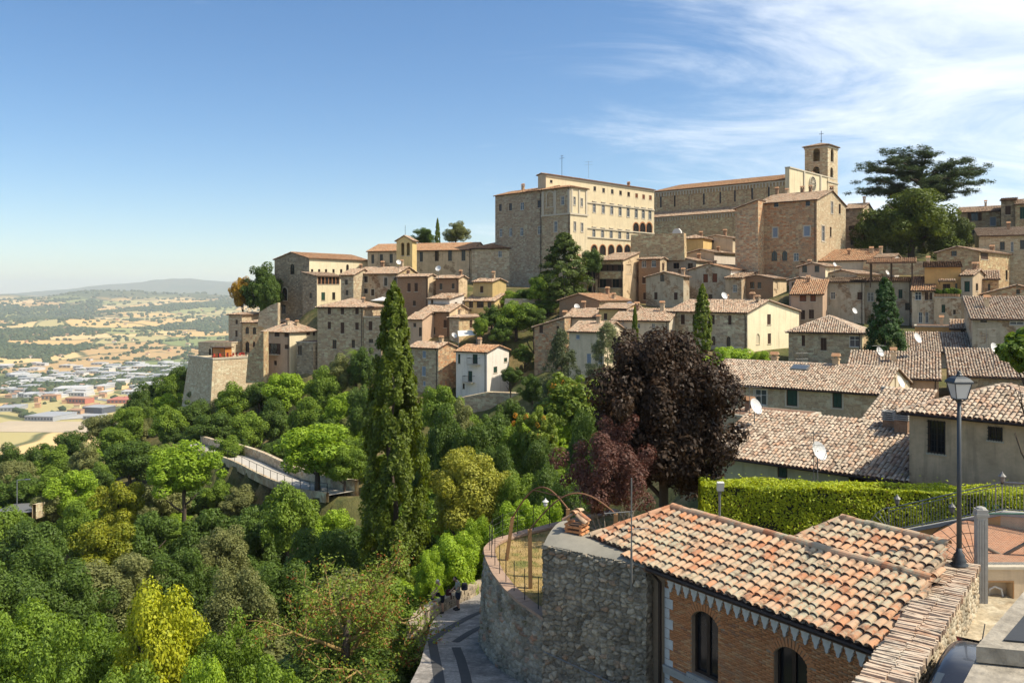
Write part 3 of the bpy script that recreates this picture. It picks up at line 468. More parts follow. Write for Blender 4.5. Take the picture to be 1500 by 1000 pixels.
tree(1350, 213, 190, 172, 22, 'cedar', 'wide flat-topped cedar of Lebanon on the hilltop', hc=0.62)
tree(1335, 268, 140, 158, 15, 'yewround', 'broad deep green yew under the flat-topped cedar', hc=0.95)
tree(1290, 300, 74, 160, 11, 'yewround', 'dark evergreen filling in left of the broad yew', hc=0.95)
tree(1388, 312, 70, 157, 10, 'yewround', 'lighter green small tree right of the broad yew', hc=0.9)
tree(826, 342, 100, 152, 12, 'yew', 'dark pointed yew in front of the cream palace', hc=0.97)
tree(868, 362, 36, 158, 6, 'oak', 'small green tree beside the palace arcade', hc=0.9)
tree(790, 400, 40, 150, 6, 'lime', 'light green tree at the foot of the convent end block', hc=0.9)
tree(382, 387, 62, 188, 12, 'oak', 'dark holm oak beside the tall gabled hall', hc=0.9)
tree(356, 402, 40, 190, 10, 'autumn', 'yellowing tree at the western edge of town', hc=0.8)
tree(395, 400, 40, 184, 10, 'oak', 'second dark oak pressed against the tall gabled hall', hc=0.95)
tree(622, 332, 36, 218, 6, 'oak', 'rounded dark tree on the skyline behind the bell turret', hc=0.85)
tree(668, 325, 42, 218, 7, 'olive', 'umbrella-crowned tree on the skyline beside the lone cypress', hc=0.6)
tree(822, 484, 78, 100, 9, 'bluecedar', 'drooping dark blue-green cedar in front of the battered house', hc=0.95)
tree(890, 473, 84, 101, 8, 'bluecedar2', 'pale silvery blue cedar behind the dark maple', hc=0.9)
tree(756, 438, 70, 143, 5, 'lime', 'bright bush on the terrace above the retaining wall', hc=0.95)
tree(720, 448, 40, 145, 4, 'oak', 'small bush at the left end of the retaining wall', hc=0.95)
tree(782, 448, 40, 142, 4, 'oak', 'dark bush at the right end of the retaining wall', hc=0.95)
tree(768, 505, 36, 138, 3, 'oak', 'clipped dark bush between the retaining wall and the battered house', hc=0.95)
tree(748, 535, 36, 126, 4, 'oak', 'little round tree on the ravine wall beside the white house', hc=0.7)
tree(840, 543, 110, 82, 8, 'ailanthus', 'ailanthus tree with orange seed clusters left of the dark maple', hc=0.85)
tree(790, 590, 70, 78, 7, 'ailanthus', 'smaller ailanthus with orange seeds down the slope', hc=0.85)
tree(1070, 503, 80, 92, 4, 'limeb', 'feathery bright bush behind the long stone house', hc=0.95)
tree(1115, 510, 30, 90, 3, 'limeb', 'low bright shrub at the foot of the yellow gable', hc=0.95)
tree(1508, 470, 92, 38, 7, 'magnolia', 'glossy-leaved magnolia at the right edge above the lamp', hc=0.38)
tree(663, 770, 90, 50, 4.5, 'limeb', 'bright green sumac bush behind the two people', hc=0.97)
tree(700, 755, 60, 54, 5, 'limeb', 'bright sumac bush against the curved garden wall', hc=0.97)
tree(628, 800, 50, 47, 3.5, 'limeb', 'low bright bush by the roadside parapet', hc=0.97)
tree(760, 722, 70, 52, 4, 'limeb', 'bright sumac bush outside the fenced garden', hc=0.97)
tree(505, 712, 290, 37, 14, 'lichen', 'half-bare tree with yellow lichened branches and rusty seed clusters', hc=0.85)
tree(233, 850, 150, 40, 10, 'sycamore2', 'bright yellow-green young plane tree in the foreground wood', hc=0.92)
tree(772, 420, 50, 158, 5, 'oak', 'dark shrub under the bare convent end block', hc=0.95)
tree(748, 424, 40, 156, 4, 'lime', 'light shrub at the corner of the yellow house garden', hc=0.95)
tree(800, 436, 44, 150, 5, 'oak', 'dark shrub at the foot of the pointed yew', hc=0.95)
tree(735, 470, 40, 140, 4, 'oak', 'ivy-like shrub spilling over the upper retaining wall', hc=0.95)
tree(705, 462, 30, 143, 4, 'lime', 'light shrub beside the hipped stone house', hc=0.95)
tree(780, 545, 40, 118, 5, 'oak', 'dark shrub below the battered house', hc=0.95)
tree(595, 440, 10, 190, 4, 'oak', 'tiny shrub between the convent and the brown house', hc=0.9)
FG = 'trees of the wood below the town'
wood = [(15,652,66,150,'oak'),(60,645,60,155,'oak'),(105,628,62,160,'oak'),(150,603,62,165,'olive'),(190,590,50,163,'lime'),(225,556,74,180,'oak'),(265,533,50,183,'oak'),(288,582,62,158,'oak'),
 (245,590,60,150,'lime'),(342,562,60,148,'lime'),(380,556,60,150,'oak'),(420,540,70,142,'limeb'),(470,538,60,138,'lime'),(500,520,50,140,'olive'),(532,504,52,138,'oak'),(450,583,70,130,'lime'),(400,585,60,135,'oak'),
 (318,600,70,140,'oak'),(365,600,60,132,'lime'),(502,570,60,128,'limeb'),(530,560,50,120,'oak'),(465,612,120,98,'limeb'),(505,650,60,95,'lime'),(270,640,105,96,'limeb'),(105,685,74,104,'limeb'),(175,700,84,95,'yellow'),
 (30,690,70,112,'oak'),(50,750,100,84,'oak'),(150,755,96,80,'yellow'),(190,640,80,128,'oak'),(130,650,60,132,'olive'),(235,690,70,105,'olive'),(330,640,60,118,'lime'),
 (60,792,130,68,'oak'),(180,800,120,66,'olive'),(265,790,110,68,'oak'),(330,770,100,74,'olive'),(370,735,84,84,'oak'),(0,735,90,90,'lime'),(300,740,90,86,'oak'),(215,745,90,84,'oak'),(420,700,90,80,'lime'),(110,735,70,92,'lime'),
 (20,850,190,44,'locust'),(125,870,170,42,'locust'),(330,880,150,40,'locust'),(50,930,180,34,'locust'),(180,950,150,33,'lime'),(400,930,160,33,'locust'),(300,960,130,32,'limeb'),(90,820,140,56,'oak'),(-40,800,150,60,'oak'),(-50,690,90,120,'oak'),
 (420,820,130,56,'oak'),(350,830,120,54,'olive'),(480,760,120,62,'oak'),(560,900,120,42,'oak'),(600,760,80,66,'oak'),
 (650,595,70,84,'oak'),(645,556,60,104,'lime'),(632,620,60,88,'oak'),(690,612,70,82,'oak'),(722,600,74,86,'oak'),(758,615,66,80,'lime'),(790,640,66,74,'oak'),(730,650,70,72,'oak'),(760,690,80,62,'lime'),(800,680,80,60,'oak'),(830,700,80,56,'oak'),(800,720,80,52,'limeb'),(860,730,70,50,'oak'),(680,590,50,92,'olive'),(745,580,50,98,'oak'),(855,600,60,70,'oak'),
 (445,738,84,91,'lime'),(398,728,74,97,'oak'),(484,742,74,86,'limeb'),(350,712,60,104,'olive'),(320,700,50,110,'lime'),(300,560,40,170,'oak'),(250,550,50,178,'lime'),(205,570,50,172,'oak'),(170,620,60,150,'lime'),(80,655,60,140,'lime'),(20,670,60,135,'olive'),(1000,640,120,48,'maple2')]
WOODLAB = {'oak':'dark green rounded tree in the wood below the town','lime':'mid-green leafy tree in the wood below the town','limeb':'bright fresh-green tree in the wood below the town','olive':'grey-green olive-like tree in the wood below the town','yellow':'green tree with yellow upper leaves in the wood','locust':'feathery green locust tree in the foreground wood','maple2':None}
for (a, b, c, d, k) in wood:
    if k == 'maple2': continue
    tree(a, b, c, d, {'oak':10,'lime':9,'limeb':9,'olive':8,'yellow':8,'locust':13}[k], k, WOODLAB[k], FG)
# ------------------------------------------------------------------ hill: height field through everything that stands on it
def zroad(Y): return -14.97-0.19*(Y-36.9)
ctl = []
foot = []
for h in HOUSES:
    ca, sa = math.cos(h['th']), math.sin(h['th']); ex = Vector((ca,-sa,0)); ey = Vector((sa,ca,0))
    for a in (-0.5, 0.5):
        for b in (-0.5, 0.5):
            p = h['cen']+ex*a*h['W']+ey*b*h['D']; ctl.append((p.x, p.y, h['zb']))
    foot.append((h['cen'].x, h['cen'].y, ex, ey, h['W']/2+1.5, h['D']/2+1.5, h['zb']))
for t in TREES:
    p = P(t[0], t[1], t[3]); ctl.append((p.x, p.y, p.z-t[4]))
for Y in (22, 26, 30, 34, 38, 42, 46, 50): ctl.append((-2.0, Y, zroad(Y)-0.3)); ctl.append((-3.5, Y, zroad(Y)-0.4)); ctl.append((0.5, Y, zroad(Y)-0.3))
for x, y, z in ((4,44,-15),(8,40,-13),(14,36,-11.2),(20,36,-10.6),(26,36,-10),(10,30,-11.4),(14,28,-11),(18,26,-10),(22,30,-9.6),(8,18,-11),(12,14,-10),(18,18,-9.4),(4,22,-12.8),(6,10,-10),(0,10,-12),(12,42,-11.5),(22,42,-10.5),
  (-10,10,-18),(-10,25,-22),(-8,40,-22),(-25,15,-27),(-25,30,-31),(-40,20,-36),(-60,30,-45),(-60,60,-48),(-100,60,-60),(-100,110,-58),(-150,120,-82),(-130,180,-66),(-160,250,-88),(-110,230,-55),(-75,215,-32),(-90,180,-38),
  (-240,150,-125),(-240,260,-135),(-320,300,-178),(-400,200,-210),(-400,420,-235),(-200,420,-160),(-60,300,-20),(-60,420,-80),(40,300,8),(60,420,-50),(120,250,18),(150,300,5),(200,200,15),(250,100,0),(280,300,-10),(200,420,-60),(80,60,-6),(120,100,2),(60,40,-8),(150,30,-10),(250,20,-30),
  (P(290,595,160)[0],160,P(290,595,160)[2]),(P(340,600,156)[0],156,P(340,600,156)[2]),(P(385,590,154)[0],154,P(385,590,154)[2]),(P(415,580,150)[0],150,P(415,580,150)[2]),(P(760,645,120)[0],120,P(760,645,120)[2]),(P(800,645,112)[0],112,P(800,645,112)[2]),(P(715,625,125)[0],125,P(715,625,125)[2]),(P(840,630,104)[0],104,P(840,630,104)[2]),(P(755,520,146)[0],146,P(755,520,146)[2]),(P(795,500,144)[0],144,P(795,500,144)[2]),(P(760,428,164)[0],164,P(760,428,164)[2]),(P(800,440,158)[0],158,P(800,440,158)[2]),
  (0,0,-12),(20,2,-9),(-20,0,-24),(-80,0,-50),(-200,0,-110),(-380,0,-190)): ctl.append((x, y, z))
RAMP = [P(500,722,94), P(460,716,99), P(425,705,104), P(395,692,108), P(362,676,114), P(330,665,120), P(300,658,128), P(278,650,138)]
STREET = [P(5,752,98), P(40,742,106), P(75,728,116), P(110,722,126)]
for p in RAMP+STREET: ctl.append((p.x, p.y, p.z-0.4))
ctl = np.array(ctl)
GX0, GY0, GS, GNX, GNY = -424.0, -8.0, 3.0, 250, 156
gx = GX0+GS*np.arange(GNX); gy = GY0+GS*np.arange(GNY); XX, YY = np.meshgrid(gx, gy)
nC = len(ctl); dC = np.hypot(ctl[:,None,0]-ctl[None,:,0], ctl[:,None,1]-ctl[None,:,1])
Kc = np.zeros((nC+3, nC+3)); Kc[:nC,:nC] = -dC+3.0*np.eye(nC); Kc[:nC,nC] = 1; Kc[:nC,nC+1:] = ctl[:,:2]/100; Kc[nC:,:nC] = Kc[:nC,nC:].T
cw = np.linalg.solve(Kc, np.concatenate([ctl[:,2], np.zeros(3)]))
GZ = cw[nC]+cw[nC+1]*XX/100+cw[nC+2]*YY/100
for i in range(nC): GZ = GZ-cw[i]*np.hypot(XX-ctl[i,0], YY-ctl[i,1])
for (cx, cy, ex, ey, a, b, zb) in foot:
    u = (XX-cx)*ex.x+(YY-cy)*ex.y; v = (XX-cx)*ey.x+(YY-cy)*ey.y
    ins = (np.abs(u) < a+1.5) & (np.abs(v) < b+1.5); GZ[ins] = np.minimum(GZ[ins], zb+0.2)
for (a_, b_, c_, d_, z_) in ((-70,-46,150,184,-19.5),(-72,-56,150,180,-22)):
    k_ = (XX > a_) & (XX < b_) & (YY > c_) & (YY < d_); GZ[k_] = np.minimum(GZ[k_], z_)
for path, wd in ((RAMP, 4.5), (STREET, 5.0)):
    for i in range(len(path)-1):
        a, b = path[i], path[i+1]; dx, dy = b.x-a.x, b.y-a.y; L2 = dx*dx+dy*dy
        t = np.clip(((XX-a.x)*dx+(YY-a.y)*dy)/L2, 0, 1); dd = np.hypot(XX-a.x-t*dx, YY-a.y-t*dy); zz = a.z+t*(b.z-a.z)-0.35
        GZ = np.where(dd < wd*0.75, zz, np.where(dd < wd, np.minimum(GZ, zz), GZ))
near = (XX > -5) & (XX < 3) & (YY > 18) & (YY < 52); GZ[near] = np.minimum(GZ[near], zroad(YY[near])-0.35)
nb = (XX > -1) & (XX < 30) & (YY > 8) & (YY < 40); GZ[nb] = np.minimum(GZ[nb], -9.6)
def gz(x, y):
    fx = min(max((x-GX0)/GS, 0), GNX-1.001); fy = min(max((y-GY0)/GS, 0), GNY-1.001); i = int(fx); j = int(fy); a = fx-i; b = fy-j
    return float((GZ[j,i]*(1-a)+GZ[j,i+1]*a)*(1-b)+(GZ[j+1,i]*(1-a)+GZ[j+1,i+1]*a)*b)
V = np.stack([XX.ravel(), YY.ravel(), GZ.ravel()], 1)
ii, jj = np.meshgrid(np.arange(GNX-1), np.arange(GNY-1)); q = (jj*GNX+ii).ravel()
F = np.stack([q, q+1, q+GNX+1, q+GNX], 1)
m, nt = newmat('hill_soil'); pos = N(nt, 'ShaderNodeNewGeometry').outputs['Position']
a = noise(nt, pos, 0.09, 5.0, 0.65); b = noise(nt, pos, 0.9, 5.0, 0.7)
cc = ramp(nt, a, [(0.32,(0.06,0.085,0.025)),(0.5,(0.13,0.12,0.045)),(0.62,(0.30,0.215,0.105)),(0.75,(0.10,0.105,0.04))])
cc = mix(nt, N(nt, 'ShaderNodeMapRange', {0: b, 1: 0.35, 2: 0.65, 3: 0.6, 4: 0.0}).outputs[0], cc, (0.05,0.055,0.022)); finish(nt, cc, 0.95, b, 0.8, 0.3, 0.1)
hill = meshobj('ground', np_mesh('ground', V, F, True), None, m); tag(hill, kind='structure')

# ------------------------------------------------------------------ roof tiles
def in_poly(u, v, poly):
    ok = np.ones(u.shape, bool); n = len(poly); ar = sum(poly[i][0]*poly[(i+1)%n][1]-poly[(i+1)%n][0]*poly[i][1] for i in range(n)); sg = 1 if ar > 0 else -1
    for i in range(n):
        (x1, y1), (x2, y2) = poly[i], poly[(i+1)%n]; ok &= sg*((x2-x1)*(v-y1)-(y2-y1)*(u-x1)) >= -1e-6
    return ok
def tile_array(O, eu, ev, poly, pu, pv, seg, rng):
    O, eu, ev = Vector(O), Vector(eu).normalized(), Vector(ev).normalized(); en = eu.cross(ev)
    us = [p[0] for p in poly]; vs = [p[1] for p in poly]
    nu = max(1, int((max(us)-min(us))/pu)); pu = (max(us)-min(us))/nu; nv = max(1, int((max(vs)-min(vs))/pv+0.3)); pv = (max(vs)-min(vs))/nv
    U, Vv = np.meshgrid(min(us)+pu*(np.arange(nu)+0.5), min(vs)+pv*np.arange(nv)); U = U.ravel(); Vv = Vv.ravel()
    k = in_poly(U, Vv+pv*0.5, poly); U = U[k]; Vv = Vv[k]; n = len(U)
    if n == 0: return None
    ju = rng.normal(0, pu*0.045, n); jv = rng.normal(0, pv*0.06, n); jr = rng.normal(0, 0.035, n); L = pv*1.22
    an = np.pi*np.arange(seg+1)/seg; r0, r1 = pu*0.44, pu*0.36
    tu = np.concatenate([-np.cos(an)*r0, -np.cos(an)*r1]); tn = np.concatenate([np.sin(an)*r0*0.85+0.055, np.sin(an)*r1*0.85+0.015]); tv = np.concatenate([np.full(seg+1, -0.03), np.full(seg+1, L)])
    u = U[:,None]+ju[:,None]+tu[None]+jr[:,None]*tv[None]; v = Vv[:,None]+jv[:,None]+tv[None]; z = tn[None]+rng.normal(0, 0.012, n)[:,None]+0*u
    E = np.array([eu, ev, en]); Pp = np.array(O)[None,None]+u[...,None]*E[0]+v[...,None]*E[1]+z[...,None]*E[2]
    V = Pp.reshape(-1, 3); m = 2*(seg+1)
    f = np.array([[i, i+1, seg+1+i+1, seg+1+i] for i in range(seg)]); F = (np.arange(n)*m)[:,None,None]+f[None]
    return V, F.reshape(-1, 4)
def ridge_array(p, q, rng, r=0.14, step=0.4, seg=4):
    p, q = Vector(p), Vector(q); d = q-p; n = max(1, int(d.length/step)); d = d/n; dn = d.normalized(); s = dn.cross(Vector((0,0,1))).normalized(); up = s.cross(dn)
    Vs = []; Fs = []
    for i in range(n):
        a = p+d*i; b = a+d*1.12
        for c, rr in ((a, r), (b, r*0.86)):
            for k in range(seg+1):
                t = math.pi*k/seg; Vs.append(tuple(c-s*math.cos(t)*rr+up*(math.sin(t)*rr*0.9+0.03+rng.normal(0,0.008))))
        o = i*2*(seg+1)
        for k in range(seg): Fs.append((o+k, o+k+1, o+seg+1+k+1, o+seg+1+k))
    return np.array(Vs), np.array(Fs)
def join(arrs):
    Vs = []; Fs = []; o = 0
    for V, F in arrs: Vs.append(V); Fs.append(F+o); o += len(V)
    return np.concatenate(Vs), np.concatenate(Fs)
# ------------------------------------------------------------------ windows
def outline(u0, u1, v0, v1, arch):
    if not arch: return [(u0,v0),(u1,v0),(u1,v1),(u0,v1)]
    r = (u1-u0)/2; c = (u0+u1)/2; vs = max(v1-r, v0+0.05)
    return [(u0,v0),(u1,v0)]+[(c+r*math.cos(math.pi*k/8), vs+(v1-vs)*math.sin(math.pi*k/8)) for k in range(9)]
STY = {'d':('glass_dark','frame_brown'),'w':('glass_sky','frame_white'),'s':('shutter_brown','frame_brown'),'r':('shutter_red','frame_brown'),'g':('shutter_green','frame_brown'),'b':('shutter_blue','frame_white'),'o':('glass_dark','frame_brown'),'n':(None,None),'e':(None,None)}
def window(root, mp, u, z, w, h, st, wallmat):
    """mp(u, depth outwards, z) -> local point. Makes a window part with pane or shutter leaves as sub-parts."""
    k = st[0]; arch = 'A' in st; u0, u1, v0, v1 = u-w/2, u+w/2, z-h/2, z+h/2
    def bar(mb, a0, a1, b0, b1, d0, d1, mi=0):
        p = [mp(a, d, b) for d in (d0, d1) for a, b in ((a0,b0),(a1,b0),(a1,b1),(a0,b1))]
        for q in ((3,2,1,0),(4,5,6,7),(0,1,5,4),(1,2,6,5),(2,3,7,6),(3,0,4,7)): mb.poly([p[i] for i in q], mi)
    pane, fr = STY[k]
    mb = MB(); t = min(0.07, w*0.12)
    fm = fr or 'trim'
    if k not in 'ne':
        bar(mb, u0, u0+t, v0, v1 if not arch else v1-w/2, -0.16, -0.06); bar(mb, u1-t, u1, v0, v1 if not arch else v1-w/2, -0.16, -0.06); bar(mb, u0+t, u1-t, v0, v0+t, -0.16, -0.06)
        if not arch: bar(mb, u0+t, u1-t, v1-t, v1, -0.16, -0.06)
        if k in 'dwo' : bar(mb, u-t*0.4, u+t*0.4, v0+t, v1-(w*0.1 if arch else t), -0.15, -0.08)
        if k == 'w': bar(mb, u0+t, u-t*0.4, z+h*0.12, z+h*0.12+t*0.7, -0.15, -0.085); bar(mb, u+t*0.4, u1-t, z+h*0.12, z+h*0.12+t*0.7, -0.15, -0.085)
    elif k == 'e': bar(mb, u0-0.05, u1+0.05, v0-0.12, v0-0.002, -0.25, 0.06)
    else: bar(mb, u0-0.04, u1+0.04, v0-0.1, v0-0.002, -0.09, 0.05)
    W = mb.build('window', MATS[fm], root)
    ol = outline(u0, u1, v0, v1, arch)
    if k in 'dwo': MB().poly([mp(a, -0.13, b) for a, b in ol]).build('pane', MATS[pane], W)
    if k == 'n': MB().poly([mp(a, -0.10, b) for a, b in ol], 0, [(a, b) for a, b in ol]).build('infill', MATS[wallmat], W)
    if k in 'srgb':
        for a0, a1 in ((u0+t, u-0.008), (u+0.008, u1-t)):
            s = MB(); bar(s, a0, a1, v0+t, v1-t, -0.12, -0.075); n = max(3, int(h/0.22))
            for i in range(n):
                b = v0+t+0.08+(h-2*t-0.16)*(i+0.2)/n; bar(s, a0+0.04, a1-0.04, b, b+(h-2*t-0.16)/n*0.55, -0.08, -0.05)
            s.build('shutter', MATS[pane], W)
    if k == 'o':
        for a0, a1 in ((u0-w*0.48, u0-0.02), (u1+0.02, u1+w*0.48)):
            s = MB(); bar(s, a0, a1, v0, v1, 0.01, 0.05); n = max(3, int(h/0.22))
            for i in range(n):
                b = v0+0.08+(h-0.16)*(i+0.2)/n; bar(s, a0+0.05, a1-0.05, b, b+(h-0.16)/n*0.55, 0.045, 0.07)
            s.build('shutter', MATS['shutter_brown'], W)
    if k not in 'ne' and not arch and 'T' not in st and 'X' not in st:
        s = MB(); bar(s, u0-0.08, u1+0.08, v0-0.09, v0-0.003, -0.05, 0.07); s.build('sill', MATS['trim'], W)
    if 'T' in st or 'X' in st or 'K' in st:
        s = MB(); t2 = 0.14 if h < 2.6 else 0.2; mt = 'trim_brick' if 'K' in st else 'trim'
        if arch:
            r = w/2; vs = v1-r
            for i in range(8):
                a0, a1 = math.pi*i/8, math.pi*(i+1)/8
                qs = [(u+rr*math.cos(a), vs+rr*math.sin(a)) for rr, a in ((r+0.002,a0),(r+t2*1.5,a0),(r+t2*1.5,a1),(r+0.002,a1))]
                f = [mp(a, 0.05, b) for a, b in qs]; g = [mp(a, 0.003, b) for a, b in qs]; s.poly(f); s.poly([g[1], g[2], f[2], f[1]]); s.poly([g[0], f[0], f[3], g[3]])
            top = vs
        else: bar(s, u0-t2, u1+t2, v1+0.002, v1+t2, 0.003, 0.06); top = v1
        bar(s, u0-t2, u0-0.002, v0, top, 0.003, 0.05); bar(s, u1+0.002, u1+t2, v0, top, 0.003, 0.05)
        if 'K' not in st: bar(s, u0-t2, u1+t2, v0-t2, v0-0.002, 0.003, 0.08)
        if 'X' in st: bar(s, u0-t2*1.8, u1+t2*1.8, v1+t2+0.15, v1+t2+0.34, 0.003, 0.28)
        s.build('surround', MATS[mt], W)
    if 'B' in st:
        s = MB(); bar(s, u0-0.5, u1+0.5, v0-0.2, v0-0.05, 0.003, 0.95); s.build('balcony_slab', MATS['trim'], root)
        s = MB(); bar(s, u0-0.48, u1+0.48, v0+0.9, v0+0.95, 0.88, 0.93)
        nb = max(6, int((w+1)/0.2))
        for i in range(nb+1):
            a = u0-0.48+(w+0.96)*i/nb; bar(s, a-0.012, a+0.012, v0-0.05, v0+0.9, 0.89, 0.92)
        for a in (u0-0.48, u1+0.44): bar(s, a, a+0.04, v0+0.9, v0+0.95, 0.005, 0.88)
        s.build('balcony_rail', MATS['iron'], root)
    if 'G' in st:
        s = MB(); nb = max(5, int(w/0.16))
        for i in range(nb+1):
            a = u0+0.03+(w-0.06)*i/nb; bar(s, a-0.012, a+0.012, v0-0.03, v1+0.03, 0.06, 0.085)
        nb = max(3, int(h/0.3))
        for i in range(nb+1):
            b = v0+0.05+(h-0.1)*i/nb; bar(s, u0-0.03, u1+0.03, b-0.012, b+0.012, 0.086, 0.10)
        for a in (u0-0.02, u1):
            for b in (v0+0.1, v1-0.1): bar(s, a, a+0.02, b, b+0.02, -0.02, 0.086)
        s.build('grille', MATS['iron'], W)
    return W
# ------------------------------------------------------------------ houses: construction
rngT = np.random.default_rng(5); rnd = random.Random(3)
ROOTS = {}
def build_house(h):
    W, D, sl = h['W'], h['D'], h['slope']; x0, x1, y0, y1 = -W/2, W/2, -D/2, D/2; ca, sa = math.cos(h['th']), math.sin(h['th'])
    cs = [h['cen']+Vector((ca,-sa,0))*a+Vector((sa,ca,0))*b for a in (x0, x1) for b in (y0, y1)]
    zb = min(min(gz(p.x, p.y) for p in cs)-0.6, h['zb']-0.6)
    root = empty(h['name'], (h['cen'].x, h['cen'].y, zb), -h['th'], h['label'], h['cat'], h['group'])
    root['zb'] = zb; ROOTS[h['name']] = root
    e = h['ze']-zb; rk = h['roof']; rf = h['rf']
    zf = {}                                                     # wall tops: outline per face in (u, z)
    if rk == 'gx':
        yr = y0+rf*D; rz = e+sl*min(rf, 1-rf)*D if rf == 0.5 else e+sl*rf*D
        tops = {'F':[(x1,e),(x0,e)], 'B':[(x0,e),(x1,e)], 'R':[(y1,e),(yr,rz),(y0,e)], 'L':[(y0,e),(yr,rz),(y1,e)]}
    elif rk == 'gy':
        xr = x0+rf*W; rz = e+sl*W*0.5
        tops = {'F':[(x1,e),(xr,rz),(x0,e)], 'B':[(x0,e),(xr,rz),(x1,e)], 'R':[(y1,e),(y0,e)], 'L':[(y0,e),(y1,e)]}
    elif rk == 'sx': tops = {'F':[(x1,e),(x0,e)], 'B':[(x0,e+sl*D),(x1,e+sl*D)], 'R':[(y1,e+sl*D),(y0,e)], 'L':[(y0,e),(y1,e+sl*D)]}
    elif rk == 'sy': tops = {'F':[(x1,e),(x0,e+sl*W)], 'B':[(x0,e+sl*W),(x1,e)], 'R':[(y1,e),(y0,e)], 'L':[(y0,e+sl*W),(y1,e+sl*W)]}
    elif rk == 'syl': tops = {'F':[(x1,e),(x0,e-sl*W)], 'B':[(x0,e-sl*W),(x1,e)], 'R':[(y1,e),(y0,e)], 'L':[(y0,e-sl*W),(y1,e-sl*W)]}
    else: tops = {k: [(b,e),(a,e)] for k, a, b in (('F',x0,x1),('B',x1,x0),('R',y0,y1),('L',y1,y0))}; tops['B'] = [(x0,e),(x1,e)]; tops['L'] = [(y0,e),(y1,e)]
    maps = {'F': lambda u, d, z: (u, y0-d, z), 'B': lambda u, d, z: (u, y1+d, z), 'R': lambda u, d, z: (x1+d, u, z), 'L': lambda u, d, z: (x0-d, u, z)}
    rng_u = {'F':(x0,x1),'B':(x1,x0),'R':(y0,y1),'L':(y1,y0)}
    mb = MB()
    for f in 'FRBL':
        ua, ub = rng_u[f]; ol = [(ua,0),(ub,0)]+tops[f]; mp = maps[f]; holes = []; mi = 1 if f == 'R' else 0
        off = {'F':0,'R':W,'B':W+D,'L':2*W+D}[f]; lo, hi = min(ua,ub)+0.1, max(ua,ub)-0.1
        for (wf, u, z, ww, hh, st) in h['win']:
            if wf != f: continue
            z = z-zb; u = min(max(u, lo+ww/2), hi-ww/2)
            if ww > hi-lo: continue
            z = min(z, e-hh/2-0.08) if rk not in ('gy','gx') or f == 'F' and rk == 'gx' else z
            if z-hh/2 < 0.3: continue
            if any(abs(u-a) < (ww+b)/2+0.05 and abs(z-c) < (hh+d)/2+0.05 for a, b, c, d in holes): continue
            holes.append((u, ww, z, hh)); window(root, mp, u, z, ww, hh, st, h['mats'][mi])
        hs = []
        for (u, ww, z, hh), wd in zip(holes, [x for x in h['win'] if x[0] == f]): pass
        stl = {}
        for (wf, u, z, ww, hh, st) in h['win']:
            if wf == f: stl[(round(ww,4), round(hh,4))] = st
        for (u, ww, z, hh) in holes: hs.append(outline(u-ww/2, u+ww/2, z-hh/2, z+hh/2, 'A' in stl[(round(ww,4), round(hh,4))]))
        loops = [[Vector((a, b, 0)) for a, b in ol]]+[[Vector((a, b, 0)) for a, b in hl] for hl in hs]
        flat = [p for l in loops for p in l]; want = Vector(mp(0, 1, 0))-Vector(mp(0, 0, 0))
        for t in tessellate_polygon(loops):
            p = [flat[i] for i in t]; q = [Vector(mp(a.x, 0, a.y)) for a in p]
            if (q[1]-q[0]).cross(q[2]-q[0]).dot(want) < 0: q = q[::-1]; p = p[::-1]
            mb.poly(q, mi, [(a.x+off, a.y) for a in p])
        for hl in hs:
            n = len(hl)
            for i in range(n):
                a, b = hl[i], hl[(i+1)%n]; mb.poly([mp(a[0],0,a[1]), mp(b[0],0,b[1]), mp(b[0],-0.3,b[1]), mp(a[0],-0.3,a[1])], mi, [(a[0]+off,a[1]),(b[0]+off,b[1]),(b[0]+off+0.3,b[1]),(a[0]+off+0.3,a[1])])
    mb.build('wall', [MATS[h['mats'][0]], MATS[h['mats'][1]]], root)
    # roof
    o = h['over']; og = 0.25; slopes = []; ridges = []
    hgt = lambda x, y: e
    if rk == 'gx':
        s1 = sl if rf == 0.5 else (rz-e)/(rf*D); s2 = (rz-e)/((1-rf)*D)
        for (O, eu, wv, run, s) in (((x0-og, y0-o, e-o*s1), (1,0,0), (0,1,s1), yr-y0+o, s1), ((x1+og, y1+o, e-o*s2), (-1,0,0), (0,-1,s2), y1-yr+o, s2)):
            ln = run*math.sqrt(1+s*s); slopes.append((O, eu, wv, [(0,0),(W+2*og,0),(W+2*og,ln),(0,ln)]))
        ridges.append(((x0-og, yr, rz), (x1+og, yr, rz))); hgt = lambda x, y: rz-(s1*(yr-y) if y < yr else s2*(y-yr))
    elif rk == 'gy':
        s1 = (rz-e)/(xr-x0); s2 = (rz-e)/(x1-xr)
        for (O, eu, wv, run, s) in (((x1+o, y0-og, e-o*s2), (0,1,0), (-1,0,s2), x1-xr+o, s2), ((x0-o, y1+og, e-o*s1), (0,-1,0), (1,0,s1), xr-x0+o, s1)):
            ln = run*math.sqrt(1+s*s); slopes.append((O, eu, wv, [(0,0),(D+2*og,0),(D+2*og,ln),(0,ln)]))
        ridges.append(((xr, y0-og, rz), (xr, y1+og, rz))); hgt = lambda x, y: rz-(s1*(xr-x) if x < xr else s2*(x-xr))
    elif rk in ('sx', 'sy', 'syl'):
        q = math.sqrt(1+sl*sl)
